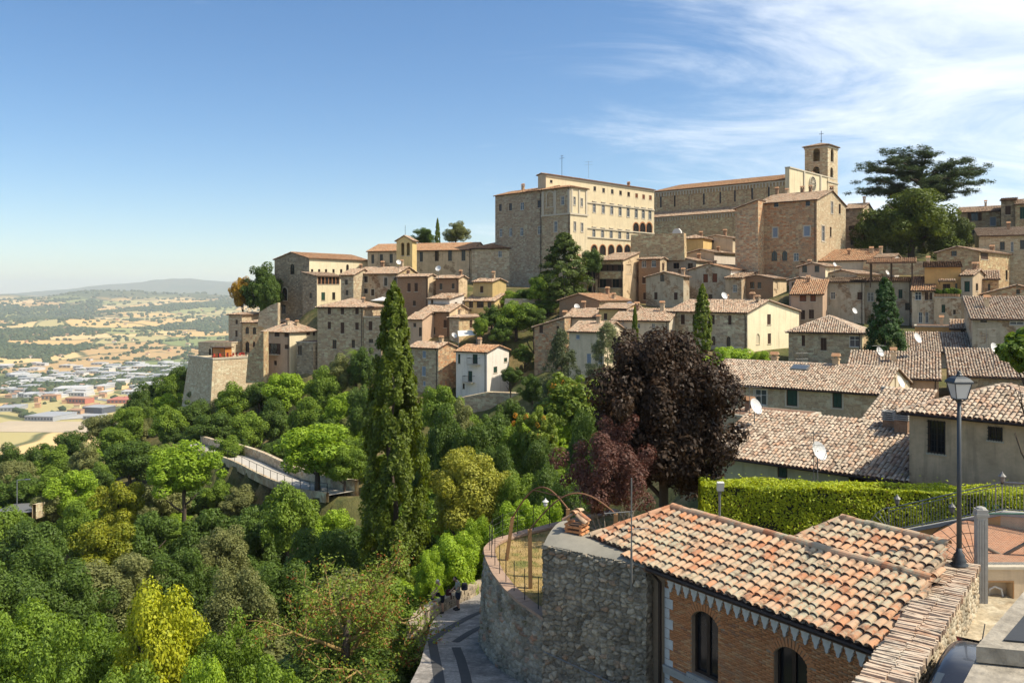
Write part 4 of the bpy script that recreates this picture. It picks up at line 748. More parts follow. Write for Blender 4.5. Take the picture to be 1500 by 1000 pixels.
        if rk == 'sx': slopes.append(((x0-og, y0-o, e-o*sl), (1,0,0), (0,1,sl), [(0,0),(W+2*og,0),(W+2*og,(D+o+0.1)*q),(0,(D+o+0.1)*q)])); hgt = lambda x, y: e+sl*(y-y0)
        elif rk == 'sy': slopes.append(((x1+o, y0-og, e-o*sl), (0,1,0), (-1,0,sl), [(0,0),(D+2*og,0),(D+2*og,(W+o+0.1)*q),(0,(W+o+0.1)*q)])); hgt = lambda x, y: e+sl*(x1-x)
        else: slopes.append(((x0-o, y1+og, e-sl*W-o*sl), (0,-1,0), (1,0,sl), [(0,0),(D+2*og,0),(D+2*og,(W+o+0.1)*q),(0,(W+o+0.1)*q)])); hgt = lambda x, y: e-sl*(x1-x)
    elif rk == 'hip':
        A, B = W+2*o, D+2*o; run = min(A, B)/2; q = math.sqrt(1+sl*sl); ln = run*q; ez = e-o*sl; rz = ez+run*sl
        for (O, eu, wv, L) in (((x0-o,y0-o,ez),(1,0,0),(0,1,sl),A),((x1+o,y0-o,ez),(0,1,0),(-1,0,sl),B),((x1+o,y1+o,ez),(-1,0,0),(0,-1,sl),A),((x0-o,y1+o,ez),(0,-1,0),(1,0,sl),B)):
            slopes.append((O, eu, wv, [(0,0),(L,0),(L-run,ln),(run,ln)] if L-2*run > 0.05 else [(0,0),(L,0),(run,ln)]))
        if A >= B: ra, rb = (x0-o+run, 0, rz), (x1+o-run, 0, rz); ea = [(x0-o,y0-o),(x0-o,y1+o)]; eb = [(x1+o,y0-o),(x1+o,y1+o)]
        else: ra, rb = (0, y0-o+run, rz), (0, y1+o-run, rz); ea = [(x0-o,y0-o),(x1+o,y0-o)]; eb = [(x0-o,y1+o),(x1+o,y1+o)]
        if abs(A-B) > 0.3: ridges.append((ra, rb))
        for c in ea: ridges.append(((c[0], c[1], ez), ra))
        for c in eb: ridges.append(((c[0], c[1], ez), rb))
        hgt = lambda x, y: min(ez+sl*min(x-x0+o, x1+o-x, y-y0+o, y1+o-y), rz)
    if slopes:
        mb = MB()
        for (O, eu, wv, poly) in slopes:
            O = Vector(O); eu = Vector(eu); ev = Vector(wv).normalized(); up = Vector((0,0,1)); n = eu.cross(ev)
            top = [O+eu*a+ev*b+n*0.03 for a, b in poly]; bot = [p-up*0.11 for p in top]
            mb.poly(top, 0); mb.poly(bot[::-1], 1)
            for i in range(len(top)): mb.poly([top[i], bot[i], bot[(i+1)%len(top)], top[(i+1)%len(top)]], 1)
        ro = mb.build('roof', [MATS['roof_base'], MATS['roof_board']], root)
        tp = h.get('tp') or (0.29 if h['Y'] > 100 else 0.26); arr = []
        for (O, eu, wv, poly) in slopes:
            n = Vector(eu).cross(Vector(wv).normalized())
            if n.z > 0: t = tile_array(Vector(O)+n*0.03, eu, wv, poly, tp, tp*1.45, 4 if h['Y'] < 100 else 3, rngT); arr += [t] if t else []
        tag(meshobj('tile_covering', np_mesh('tile_covering', *join(arr)), ro, MATS[h['tiles']]), kind='stuff')
        if ridges: tag(meshobj('ridge_tiles', np_mesh('ridge_tiles', *join([ridge_array(a, b, rngT) for a, b in ridges])), ro, MATS[h['tiles']]), kind='stuff')
    else:
        mb = MB(); mb.box(x0-0.1, x1+0.1, y0-0.1, y1+0.1, e-0.02, e+0.14); ro = mb.build('roof', MATS['trim'], root)
        mb = MB(); mb.box(x0+0.2, x1-0.2, y0+0.2, y1-0.2, e+0.145, e+0.17); mb.build('terrace_paving', MATS['roof_base'], ro)
    # gutter and downpipe
    if slopes and rk in ('gx', 'sx', 'hip') and h['Y'] < 200:
        ex2 = e-o*sl-0.03
        MB().tube([(x0-0.2, y0-o-0.06, ex2), (x1+0.2, y0-o-0.06, ex2)], 0.07, 6).build('gutter', MATS['copper_dark'], root)
        if W > 5: MB().tube([(x1-0.3, y0-o-0.06, ex2-0.05), (x1-0.3, y0-0.09, ex2-0.5), (x1-0.3, y0-0.09, 0.2)], 0.05, 6).build('downpipe', MATS['copper_dark'], root)
    ch = h['chim']
    if ch is None: ch = [(rnd.uniform(-0.4, 0.4), rnd.uniform(-0.2, 0.1))]
    for (fx, fy) in ch:
        x, y = fx*W, fy*D; zc = hgt(x, y); s = rnd.uniform(0.2, 0.3); H = rnd.uniform(0.5, 0.95); mb = MB()
        mb.box(x-s, x+s, y-s*0.8, y+s*0.8, zc-0.35, zc+H); mb.box(x-s-0.07, x+s+0.07, y-s*0.8-0.07, y+s*0.8+0.07, zc+H, zc+H+0.1)
        for a in (-1, 1):
            for b in (-1, 1): mb.box(x+a*s*0.7-0.06, x+a*s*0.7+0.06, y+b*s*0.55-0.06, y+b*s*0.55+0.06, zc+H+0.1, zc+H+0.33)
        k = s+0.1; kk = s*0.8+0.1; z2 = zc+H+0.33
        a, b, c, d = (x-k,y-kk,z2), (x+k,y-kk,z2), (x+k,y+kk,z2), (x-k,y+kk,z2); r1, r2 = (x-k,y,z2+0.28), (x+k,y,z2+0.28)
        for f in ([a,b,r2,r1],[c,d,r1,r2],[b,c,r2],[d,a,r1],[d,c,b,a]): mb.poly(f, 1)
        mb.build('chimney', [MATS[rnd.choice(['brick_brown','plaster_tan','brick_brown','plaster_worn'])], MATS['tiles_orange']], ro)
    h.update(root=root, e=e, zbase=zb, hgt=hgt); return root
for h in HOUSES: build_house(h)
HB = {h['name']: h for h in HOUSES}
# ------------------------------------------------------------------ cathedral: aisle, front, cornice; campanile cross and bells
h = HB['cathedral']; root = h['root']; W, D, e = h['W'], h['D'], h['e']; zb = h['zbase']
zt, zl = 21.6-zb, 19.9-zb; y0 = -D/2; mb = MB(); dA = 5.0
mb.poly([(-W/2+1,y0-dA,0),(W/2-3,y0-dA,0),(W/2-3,y0-dA,zl),(-W/2+1,y0-dA,zl)], 0, [(0,0),(W-4,0),(W-4,zl),(0,zl)])
for x, s in ((W/2-3, 1), (-W/2+1, -1)):
    f = [(x,y0-dA,0),(x,y0,0),(x,y0,zt),(x,y0-dA,zl)]; mb.poly(f if s > 0 else f[::-1], 0, [(p[1], p[2]) for p in (f if s > 0 else f[::-1])])
aisle = mb.build('aisle', MATS['stone_warm'], root)
sl = (zt-zl)/dA; ln = math.hypot(dA+0.4, sl*(dA+0.4)); mb = MB()
q = [Vector((-W/2+0.7,y0-dA-0.4,zl-0.4*sl+0.05)), Vector((W/2-2.7,y0-dA-0.4,zl-0.4*sl+0.05)), Vector((W/2-2.7,y0,zt+0.05)), Vector((-W/2+0.7,y0,zt+0.05))]
mb.poly(q); mb.poly([p-Vector((0,0,0.14)) for p in q[::-1]]); mb.poly([q[0]-Vector((0,0,0.14)), q[1]-Vector((0,0,0.14)), q[1], q[0]]); mb.build('aisle_roof', MATS['roof_base'], aisle)
tag(meshobj('tile_covering', np_mesh('tile_covering', *tile_array(q[0], (1,0,0), (0,1,sl), [(0,0),(W-3.4,0),(W-3.4,ln),(0,ln)], 0.29, 0.42, 3, rngT)), aisle, MATS['tiles_far']), kind='stuff')
mb = MB(); n = 44                                            # corbel table under both eaves
for i in range(n):
    x = -W/2+0.6+(W-1.2)*i/(n-1); mb.box(x-0.12, x+0.12, y0-0.28, y0, e-1.5, e-0.55)
    x = -W/2+1.3+(W-4.6)*i/(n-1); mb.box(x-0.12, x+0.12, y0-dA-0.25, y0-dA, zl-1.2, zl-0.4)
mb.box(-W/2, W/2, y0-0.3, y0, e-0.55, e-0.33); mb.box(-W/2+1, W/2-3, y0-dA-0.27, y0-dA, zl-0.4, zl-0.2)
tag(mb.build('corbel_table', MATS['trim'], root), kind='stuff')
for i in range(8):                                             # pilaster strips
    x = -W/2+0.8+(W-1.6)*i/7; MB().box(x-0.25, x+0.25, y0-0.16, y0, zt+0.2, e-1.5).build('pilaster', MATS['stone_warm'], root)
mb = MB(); x = W/2; mb.box(x-0.7, x+0.35, y0-0.4, D/2+0.4, 0, e+2.5, 0); fr = mb.build('front_screen', MATS['plaster_cream'], root)
MB().box(x-0.75, x+0.55, y0-0.5, D/2+0.5, e+2.5, e+2.8).build('cornice', MATS['trim'], fr)
for yy in (-D*0.22, D*0.14): MB().box(x+0.35, x+0.6, yy-0.35, yy+0.35, 0, e+2.5).build('pilaster', MATS['trim'], fr)
def rose(cy, cz, r):
    mb = MB(); n = 28
    for (ra, rb, d) in ((r, r*0.86, 0.62), (r*0.28, r*0.16, 0.58)):
        for i in range(n):
            a0, a1 = 2*math.pi*i/n, 2*math.pi*(i+1)/n
            mb.poly([(x+d, cy+rr*math.cos(a), cz+rr*math.sin(a)) for rr, a in ((ra,a0),(ra,a1),(rb,a1),(rb,a0))])
            mb.poly([(x+dd, cy+ra*math.cos(a), cz+ra*math.sin(a)) for dd, a in ((0.35,a0),(0.35,a1),(d,a1),(d,a0))])
    for i in range(16):
        a = 2*math.pi*i/16; mb.obox((x+0.48, cy+r*0.57*math.cos(a), cz+r*0.57*math.sin(a)), (0.08,0,0), (0, r*0.29*math.cos(a), r*0.29*math.sin(a)), (0, -0.06*math.sin(a), 0.06*math.cos(a)))
    o = mb.build('rose_window', MATS['trim'], fr)
    MB().poly([(x+0.38, cy+r*0.86*math.cos(2*math.pi*i/24), cz+r*0.86*math.sin(2*math.pi*i/24)) for i in range(24)]).build('pane', MATS['glass_dark'], o)
rose(-D/2+12.6, e+0.0, 2.0)
h = HB['campanile']; root = h['root']; W, D, e = h['W'], h['D'], h['e']
for z in (e-0.75, e-9.6): MB().box(-W/2-0.18, W/2+0.18, -D/2-0.18, D/2+0.18, z, z+0.35).build('string_course', MATS['trim'], root)
rz = e+min(W, D)/2*0.3+0.3
mb = MB(); mb.tube([(0,0,rz-0.5),(0,0,rz+3.0)], 0.07, 6); mb.tube([(-0.6,0,rz+2.2),(0.6,0,rz+2.2)], 0.06, 6); mb.lathe((0,0,rz+0.2), [(0.05,0),(0.25,0.15),(0.05,0.4)], 8); mb.build('cross', MATS['iron'], root)
for z in (0.33, 0.75): MB().lathe((0, -D*0.15, e-9+z*4.5), [(0.7,0),(0.62,0.25),(0.45,0.7),(0.35,1.0),(0.1,1.15)], 12).build('bell', MATS['copper_dark'], root)
h = HB['bell_gable']; MB().tube([(0,-0.8,h['e']+1.2),(0,-0.8,h['e']+3.2)], 0.04, 5).build('finial', MATS['iron'], h['root'])
# string courses on the palace front, pilasters on its corner block
h = HB['palace']; root = h['root']; W, D, e = h['W'], h['D'], h['e']
for dz in (0.45, 5.0, 10.6, 12.6, 18.0): MB().box(W/2+0.003, W/2+0.2, -D/2, D/2, e-dz, e-dz+0.28).build('string_course', MATS['trim'], root)
MB().tube([(W/2-8, -D/2+14, e), (W/2-8, -D/2+14, e+6.5)], 0.05, 5).tube([(W/2-8.7, -D/2+14, e+5.8), (W/2-7.3, -D/2+14, e+5.8)], 0.04, 5).tube([(W/2-8.5, -D/2+14, e+6.3), (W/2-7.5, -D/2+14, e+6.3)], 0.03, 5).build('antenna', MATS['iron'], root)
h = HB['palace_tower']; root = h['root']; W, D, e = h['W'], h['D'], h['e']
for f in (-0.46, -0.02, 0.46): MB().box(f*W-0.3, f*W+0.3, -D/2-0.15, -D/2-0.002, e-5.2, e-0.4).build('pilaster', MATS['trim'], root)
for f in (-0.42, 0.0, 0.42): MB().box(W/2+0.002, W/2+0.15, f*D-0.22, f*D+0.22, e-5.2, e-0.4).build('pilaster', MATS['trim'], root)
MB().box(-W/2-0.2, W/2+0.2, -D/2-0.2, D/2+0.2, e-5.55, e-5.2).build('string_course', MATS['trim'], root)
# ------------------------------------------------------------------ freestanding town walls
def rwall(name, label, reg, pts, Y, thick, mat, th=0.0, cat='wall', parent=None):
    x0, y0, s = REG[reg]; base = P(x0+pts[0][0]/s, y0+pts[0][1]/s, Y); a = R(th); ex = Vector((math.cos(a), -math.sin(a), 0)); ey = Vector((math.sin(a), math.cos(a), 0)); q = []
    for (x, y) in pts:
        k = (x0+x/s-750)/FPX; t = (k*Y-base.x)/(ex.x-k*ex.y); yy = Y+ex.y*t; q.append((t, (HY-(y0+y/s))/FPX*yy))
    zm = min(z for t, z in q)
    r = empty(name, (base.x, base.y, zm), -a, label, cat); mb = MB(); n = len(q); f = [(t, 0, z-zm) for t, z in q]; b = [(t, thick, z-zm) for t, z in q]
    ar = sum(q[i][0]*q[(i+1)%n][1]-q[(i+1)%n][0]*q[i][1] for i in range(n))
    if ar < 0: f = f[::-1]; b = b[::-1]
    loops = [[Vector((p[0], p[2], 0)) for p in f]]
    for t in tessellate_polygon(loops):
        c = loops[0]; cr = (c[t[1]]-c[t[0]]).cross(c[t[2]]-c[t[0]]).z; t = t if cr > 0 else t[::-1]
        mb.poly([f[i] for i in t], 0, [(f[i][0], f[i][2]) for i in t]); mb.poly([b[i] for i in t[::-1]], 0, [(b[i][0], b[i][2]) for i in t[::-1]])
    for i in range(n):
        j = (i+1) % n; L = math.dist(f[i], f[j]); mb.poly([f[j], f[i], b[i], b[j]], 0, [(L,0),(0,0),(0,thick),(L,thick)])
    mb.build('masonry', MATS[mat], r)
    return r, q, zm
rwall('retaining_wall', 'ivy-patched stone retaining wall above the white balcony house', 4, [(830,660),(1110,660),(1110,530),(835,532)], 148, 1.2, 'stone_grey', 8)
rwall('retaining_wall', 'rough stone retaining wall at the foot of the white balcony house', 4, [(725,1010),(1130,985),(1120,835),(1085,855),(880,848),(760,872),(730,880)], 129, 1.5, 'stone_grey', 12)
rwall('piazza_wall', 'plain stone piazza wall in front of the cathedral', 5, [(605,190),(900,190),(895,42),(608,52)], 170, 1.2, 'stone_warm', 32)
rwall('ruined_wall', 'broken sloping stone wall between terrace and pink house', 3, [(392,860),(486,860),(486,590),(468,612),(440,668),(405,712)], 156, 1.2, 'stone_warm', 30)
rwall('flying_wall', 'sloping stone buttress wall between the arched house and the tall hall', 3, [(455,560),(560,600),(560,440),(520,455),(462,492)], 176, 1.0, 'stone_grey', 15)
rwall('garden_wall', 'stone terrace wall below the yellow house garden', 4, [(960,470),(1140,470),(1135,392),(965,390)], 152, 0.8, 'stone_grey', 8)
rwall('garden_wall', 'low stone garden wall under the broad yew', 2, [(690,760),(1070,760),(1065,690),(700,690)], 145, 0.8, 'stone_warm', 25)
# bastion under the restaurant terrace: battered walls
C = P(312, 526, 163); a = R(45); ex = Vector((math.cos(a), -math.sin(a), 0)); ey = Vector((math.sin(a), math.cos(a), 0))
br = empty('bastion', (C.x, C.y, C.z-10), -a, 'battered stone bastion carrying the restaurant terrace', 'bastion'); mb = MB(); Wb, Db = 10.4, 11.5
def bp(u, v, z, k): return (u+k*(1 if u > 0 else -1)*0.0+(-k if u < 0 else k), v+(-k if v < 1 else 0), z)
tops = [(-Wb,0),(0,0),(0,Db),(-Wb,Db)]
bt = [(x, y, 10.0) for x, y in tops]; bb = [(-Wb-1.2,-1.0,0),(0.9,-1.0,0),(0.9,Db,0),(-Wb-1.2,Db,0)]
for i in range(4):
    j = (i+1) % 4; L = math.dist(bt[i], bt[j]); mb.poly([bb[i], bb[j], bt[j], bt[i]], 0, [(i*20,0),(i*20+L,0),(i*20+L,10),(i*20,10)])
mb.poly(bt, 0, [(p[0], p[1]) for p in bt]); mb.build('masonry', MATS['stone_pale'], br)
MB().box(-Wb-0.1, 0.1, -0.1, 0.25, 9.9, 10.25).box(-0.25, 0.12, 0.25, Db, 9.9, 10.25).build('coping', MATS['trim'], br)
MB().tube([(-Wb,0.1,11.1),(-0.05,0.1,11.1),(-0.05,Db,11.1)], 0.03, 5).tube([(-Wb,0.1,10.7),(-0.05,0.1,10.7),(-0.05,Db,10.7)], 0.02, 5).build('railing', MATS['iron'], br)
for i in range(6): MB().box(-0.35, 0.0, 1.2+i*1.9-0.03, 1.2+i*1.9+0.03, 10.25, 11.1).build('railing_post', MATS['iron'], br)
wm = br.matrix_basis
mt = Matrix.Translation(br.location) @ Matrix.Rotation(-a, 4, 'Z')
def chair_mesh():
    mb = MB(); mb.box(-0.22,0.22,-0.22,0.22,0.42,0.46); mb.box(-0.22,0.22,0.19,0.23,0.46,0.9)
    for x in (-0.2, 0.2):
        for y in (-0.2, 0.2): mb.box(x-0.02, x+0.02, y-0.02, y+0.02, 0, 0.42)
    return mb.mesh('chair', MATS['red_plastic'])
cm = chair_mesh(); rc = random.Random(8)
for i in range(16):
    o = meshobj('terrace_chair', cm); o.location = mt @ Vector((-0.9-0.9*(i % 2)-0.4*(i//2 % 2), 0.9+(i//2)*1.25, 10.0)); o.rotation_euler.z = rc.uniform(0, 6)
    tag(o, 'small red chair on the restaurant terrace of the bastion', 'chair', 'red chairs on the restaurant terrace')
k = empty('terrace_kiosk', mt @ Vector((-3.2, 3.4, 10.0)), R(-20), 'orange timber kiosk on the restaurant terrace', 'kiosk')
MB().box(-1.5,1.5,-1.0,1.0,0,1.9).build('walls', MATS['wood_orange'], k); MB().box(-1.8,1.8,-1.3,1.3,1.95,2.1).build('roof', MATS['frame_brown'], k); MB().box(-1.2,0.4,-1.04,-1.0,0.9,1.7).build('shutter', MATS['wood'], k)
for x in (-1.45, 1.45): MB().box(x-0.06, x+0.06, -1.1, -1.0, 0, 1.95).build('post', MATS['frame_brown'], k)
# marble monument at the piazza wall
mm = P(992, 343, 176); r = empty('monument', (mm.x, mm.y, mm.z-2.2), R(-35), 'white marble scrolled monument above the piazza wall', 'monument'); r.scale = (0.8, 0.8, 0.62)
MB().box(-2.2,2.2,-0.6,0.6,0,2.4).build('base', MATS['marble'], r); MB().prism([(-2.2,-0.4,2.4),(2.2,-0.4,2.4),(1.3,-0.4,3.2),(1.1,-0.4,4.6),(0.5,-0.4,5.4),(-0.5,-0.4,5.4),(-1.1,-0.4,4.6),(-1.3,-0.4,3.2)], (0,0.8,0)).build('scroll_panel', MATS['marble'], r)
for s in (-1, 1): MB().lathe((s*1.7, 0, 2.4), [(0.3,0),(0.16,0.3),(0.4,0.8),(0.1,1.3),(0.02,1.6)], 8).build('urn', MATS['marble'], r)
MB().box(-0.55,0.55,-0.63,-0.605,0.5,2.0).build('niche', MATS['glass_dark'], r)
# roofed pergola on the covered terrace, its window hood, potted plants and parasols
h = HB['grey_link_house']; pg = P(1303, 390, 126); r = empty('roof_pergola', (pg.x, pg.y, HB['grey_link_house']['ze']+0.5), R(-26), 'dark timber pergola with tiled roof on the terrace behind the fir', 'pergola')
z0 = r.location.z; topz = P(1303, 391, 126).z-z0+0.6
for x in (-2.6, 0.2, 3.0):
    for y in (0, 3.0): MB().box(x-0.08, x+0.08, y-0.08, y+0.08, -1.5, topz).build('post', MATS['frame_brown'], r)
ro = MB().obox((0.2, 1.5, topz+0.35), (3.4,0,0), (0,2.0,0.4), (0,-0.01,0.06)).build('roof', MATS['roof_base'], r)
tag(meshobj('tile_covering', np_mesh('tile_covering', *tile_array((-3.2,-0.5,topz+0.02), (1,0,0), (0,2,0.4), [(0,0),(6.8,0),(6.8,4.0),(0,4.0)], 0.28, 0.4, 3, rngT)), ro, MATS['tiles_orange']), kind='stuff')
MB().box(-2.6,3.0,-0.05,0.0,-0.6,-0.55).box(-2.6,3.0,-0.05,0.0,0.1,0.15).build('rail', MATS['frame_brown'], r)
h = HB['orange_terrace_house']; q = P(1387, 411, 121); mb = MB()
ca, sa = math.cos(h['th']), math.sin(h['th']); hd = empty('window_hood', q, -h['th'], 'small tiled hood over the orange house window', 'hood')
ro = MB().obox((0,0,0), (1.1,0,0), (0,0.45,0.15), (0,-0.02,0.05)).build('hood_board', MATS['roof_board'], hd); tag(meshobj('tile_covering', np_mesh('tile_covering', *tile_array((-1.1,-0.5,-0.1), (1,0,0), (0,0.9,0.3), [(0,0),(2.2,0),(2.2,0.95),(0,0.95)], 0.25, 0.32, 3, rngT)), ro, MATS['tiles_far']), kind='stuff')
for x in (-0.9, 0.9): MB().obox((x,0.25,-0.3), (0.04,0,0), (0,0.3,0.2), (0,-0.02,0.03)).build('bracket', MATS['frame_brown'], hd)
def parasol(p, rad, hh, label):
    r = empty('parasol', p, 0, label, 'parasol'); MB().tube([(0,0,0),(0,0,hh)], 0.03, 6).build('pole', MATS['wood'], r); mb = MB(); n = 8
    for i in range(n):
        a0, a1 = 2*math.pi*i/n, 2*math.pi*(i+1)/n; mb.poly([(rad*math.cos(a0), rad*math.sin(a0), hh-rad*0.3), (rad*math.cos(a1), rad*math.sin(a1), hh-rad*0.3), (0,0,hh)])
    mb.build('canopy', MATS['canvas'], r)
h = HB['terrace_annex']; t = h['cen']; parasol((t.x+0.6, t.y-1.2, h['ze']+0.17), 2.2, 3.4, 'white parasol on the roof terrace of the grey stone block')
p = P(683, 492, 143); aw = empty('sail_awning', p, 0.3, 'white sail awning stretched below the hipped stone house', 'awning')
MB().prism([(-1.6,-1,0),(1.6,-1,0.2),(1.2,1.2,0.9),(-1.2,1.2,0.8)], (0,0,0.03)).build('canopy', MATS['canvas'], aw)
for x, y, z in ((-1.55,-0.95,0),(1.55,-0.95,0.2)): MB().tube([(x,y,-3.5),(x,y,z)], 0.04, 6).build('pole', MATS['steel'], aw)
# satellite dishes, aerials and roof clutter
def dish(px, py, Y, r, az, label):
    p = P(px, py, Y); o = empty('satellite_dish', p-Vector((0,0,r*2.2)), az, label, 'satellite dish'); mb = MB(); n = 16
    d = Vector((0,-math.cos(0.45),math.sin(0.45))); a = Vector((1,0,0)); b = d.cross(a); c = Vector((0,0,r*2.2))-d*0.1; prev = None; rings = []
    for t in (0.02, 0.4, 0.75, 1.0): rings.append([c+(a*math.cos(2*math.pi*k/n)+b*math.sin(2*math.pi*k/n))*r*t+d*(0.28*r*t*t) for k in range(n)])
    for i in range(3):
        for k in range(n): mb.poly([rings[i][k], rings[i][(k+1)%n], rings[i+1][(k+1)%n], rings[i+1][k]])
    mb.build('reflector', MATS['dish'], o, True); MB().tube([(0,0.1,-0.9),(0,0.1,r*2.2),c], 0.03, 6).build('mast', MATS['zinc'], o)
    MB().tube([c-b*r*0.95+d*0.25*r, c+d*r*1.1-b*r*0.3], 0.015, 5).obox(c+d*r*1.12-b*r*0.3, (0.04,0,0), (0,0.06,0), (0,0,0.04)).build('feed_arm', MATS['zinc'], o)
for (px, py, Y, r, az, lab) in ((845,449,137,0.5,0.4,'satellite dish above the plain ochre house'),(922,446,131,0.55,-0.6,'large satellite dish left of the thin cypress'),(933,457,130,0.45,0.9,'second satellite dish beside the thin cypress'),(1061,433,114,0.5,0.5,'satellite dish on the roof of the yellow-gabled house'),
  (1252,455,120,0.45,0.5,'satellite dish on the patched grey house'),(1289,515,84,0.5,0.6,'satellite dish on a mast before the dark evergreen'),(1344,495,86,0.55,0.6,'satellite dish at the left end of the low weathered roof'),(1457,510,80,0.55,0.5,'satellite dish at the right end of the low weathered roof'),
  (1319,559,70.5,0.55,0.8,'satellite dish on the sunlit gable of the long stone house'),(1107,595,56,0.55,0.7,'satellite dish beside the flat pinkish roof'),(1200,660,43,0.5,0.6,'tilted satellite dish on the green house roof'),(1223,387,136,0.35,0.5,'small satellite dish on the cream gabled house'),(584,384,166,0.5,0.5,'satellite dish on the brown house roof'),(642,393,157,0.55,-0.3,'satellite dish above the red-brown cottage'),(665,490,144,0.4,0.4,'satellite dish on the hipped stone house'),(1300,399,130,0.4,0.6,'small dish near the covered terrace pergola'),(667,492,143,0.35,-0.5,'second little dish below the hipped stone house')):
    dish(px, py, Y, r, az, lab)
def aerial(px, py, Y, hgt, label):
    p = P(px, py, Y); o = empty('television_aerial', p-Vector((0,0,hgt)), rnd.uniform(-0.6,0.6), label, 'aerial'); MB().tube([(0,0,-0.5),(0,0,hgt)], 0.022, 5).build('mast', MATS['zinc'], o)
    for z in (hgt-0.15, hgt-0.75):
        mb = MB(); mb.tube([(-0.8,0,z),(0.8,0,z)], 0.014, 4)
        for i in range(7): mb.tube([(-0.75+i*0.25,-0.3,z),(-0.75+i*0.25,0.3,z)], 0.008, 4)
        mb.build('antenna_array', MATS['zinc'], o)
for (px, py, Y, hg, lab) in ((1287,504,84,3.0,'cross-shaped television aerial before the dark evergreen'),(1445,480,82,3.0,'television aerial against the dark grey house'),(1098,563,58,3.0,'television aerial beside the long stone house'),(1192,630,43,2.6,'television aerial on the green house roof'),(1175,515,88,2.0,'low television aerial left of the roof terrace'),(862,236,176,3.0,'tall mast aerial on the palace roof')):
    aerial(px, py, Y, hg, lab)
def slat_chimney(px, py, Y, w, hh, label):
    p = P(px, py, Y); o = empty('slatted_chimney', p, R(-40), label, 'chimney'); MB().box(-w/2,w/2,-w/2,w/2,-1.2,hh).build('stack', MATS['brick_brown'], o)
    for i in range(5): MB().box(-w/2-0.06,w/2+0.06,-w/2-0.06,w/2+0.06,hh+0.12*i+0.03,hh+0.12*i+0.10).build('slat', MATS['concrete'], o)
    MB().box(-w/2+0.12,w/2-0.12,-w/2+0.12,w/2-0.12,hh,hh+0.6).build('flue', MATS['iron'], o)
slat_chimney(1300, 588, 68, 0.7, 0.6, 'slatted concrete chimney by the sunlit gable'); slat_chimney(1305, 620, 52, 0.75, 0.2, 'left one of two slatted chimneys beside the barred house'); slat_chimney(1322, 620, 51, 0.75, 0.2, 'right one of two slatted chimneys beside the barred house')
sk = P(1172, 540, 75.5); sko = empty('roof_window', sk, R(-37), 'blue-grey skylight set in the long tiled roof', 'skylight'); MB().obox((0,0,0.12), (0.75,0,0), (0,0.5,0.165), (0,-0.02,0.06)).build('frame', MATS['zinc'], sko); MB().obox((0,-0.02,0.19), (0.65,0,0), (0,0.42,0.139), (0,0,0.005)).build('pane', MATS['glass_sky'], sko)
# terracotta pots with plants on the flower terrace
h = HB['plant_terrace_house']
for i in range(9):
    t = (i-4)/9*h['W']*0.9; ca, sa = math.cos(h['th']), math.sin(h['th']); q = h['cen']+Vector((ca,-sa,0))*t+Vector((sa,ca,0))*(-h['D']/2+0.5)
    r = empty('potted_plant', (q.x, q.y, h['ze']+0.17), 0, 'leafy potted plant on the flower-filled roof terrace', 'potted plant', 'pots on the flower terrace'); r['pot'] = 1
    MB().lathe((0,0,0), [(0.16,0),(0.24,0.38),(0.26,0.4)], 8).build('pot', MATS['tiles_orange'], r); r['plant'] = 1
POTS = [o for o in col.objects if o.get('plant')]
for o in POTS: del o['plant']; del o['pot']
for h in HOUSES:
    if 'zb' in h['root']: del h['root']['zb']
# ------------------------------------------------------------------ far country
VF = -250.0
def vz(x, y):
    d = np.hypot(x, y); s = np.clip((d-2600)/9000, 0, 1); s = s*s*(3-2*s)
    z = VF+185*s + (fbm(x/900, y/1300, 4, 11)-0.47)*150*np.clip((d-2700)/3000, 0, 1)
    def bump(px, Y, top, wx, wy): X = (px-750)/FPX*Y; return (top)*np.exp(-((x-X)/wx)**2-((y-Y)/wy)**2)
    z = z + bump(165, 9800, 120, 700, 1200)+bump(300, 9800, 100, 700, 1300)+bump(60, 11500, 40, 1500, 1500)+bump(-150, 10500, 60, 1600, 1500)
    z = z + bump(260, 19000, 330, 2700, 2500)*(0.86+0.3*fbm(x/1500, y/1500, 3, 5))+bump(520, 20000, 250, 3200, 2600)+bump(-350, 20000, 160, 3000, 2600)+bump(900, 21000, 150, 6000, 3000)
    near = np.clip((1500-d)/900, 0, 1); return z-near*20
rad = np.concatenate([np.linspace(380, 3000, 90), np.geomspace(3030, 26000, 260)]); ang = np.radians(np.concatenate([np.linspace(-75, -38, 14, endpoint=False), np.linspace(-38, -12, 300, endpoint=False), np.linspace(-12, 75, 60)]))
RR, AA = np.meshgrid(rad, ang); VX = RR*np.sin(AA); VY = RR*np.cos(AA); VZ = vz(VX, VY)
n0, n1 = VX.shape; ii, jj = np.meshgrid(np.arange(n1-1), np.arange(n0-1)); q = (jj*n1+ii).ravel()
m, nt = newmat('valley_fields'); pos = N(nt, 'ShaderNodeNewGeometry').outputs['Position']
dn = N(nt, 'ShaderNodeTexNoise', {'Vector': pos, 'Scale': 0.0016, 'Detail': 3.0}); dv = N(nt, 'ShaderNodeVectorMath', {0: dn.outputs[1], 1: (420.0, 420.0, 0.0)}, operation='MULTIPLY')
av = N(nt, 'ShaderNodeVectorMath', {0: pos, 1: dv.outputs[0]}, operation='ADD'); mp = N(nt, 'ShaderNodeMapping', {0: av.outputs[0], 2: (0,0,0.3), 3: (1/300.0, 1/470.0, 0.0)})
vo = N(nt, 'ShaderNodeTexVoronoi', {'Vector': mp.outputs[0], 'Scale': 1.0}, voronoi_dimensions='2D'); ve = N(nt, 'ShaderNodeTexVoronoi', {'Vector': mp.outputs[0], 'Scale': 1.0}, voronoi_dimensions='2D', feature='DISTANCE_TO_EDGE')
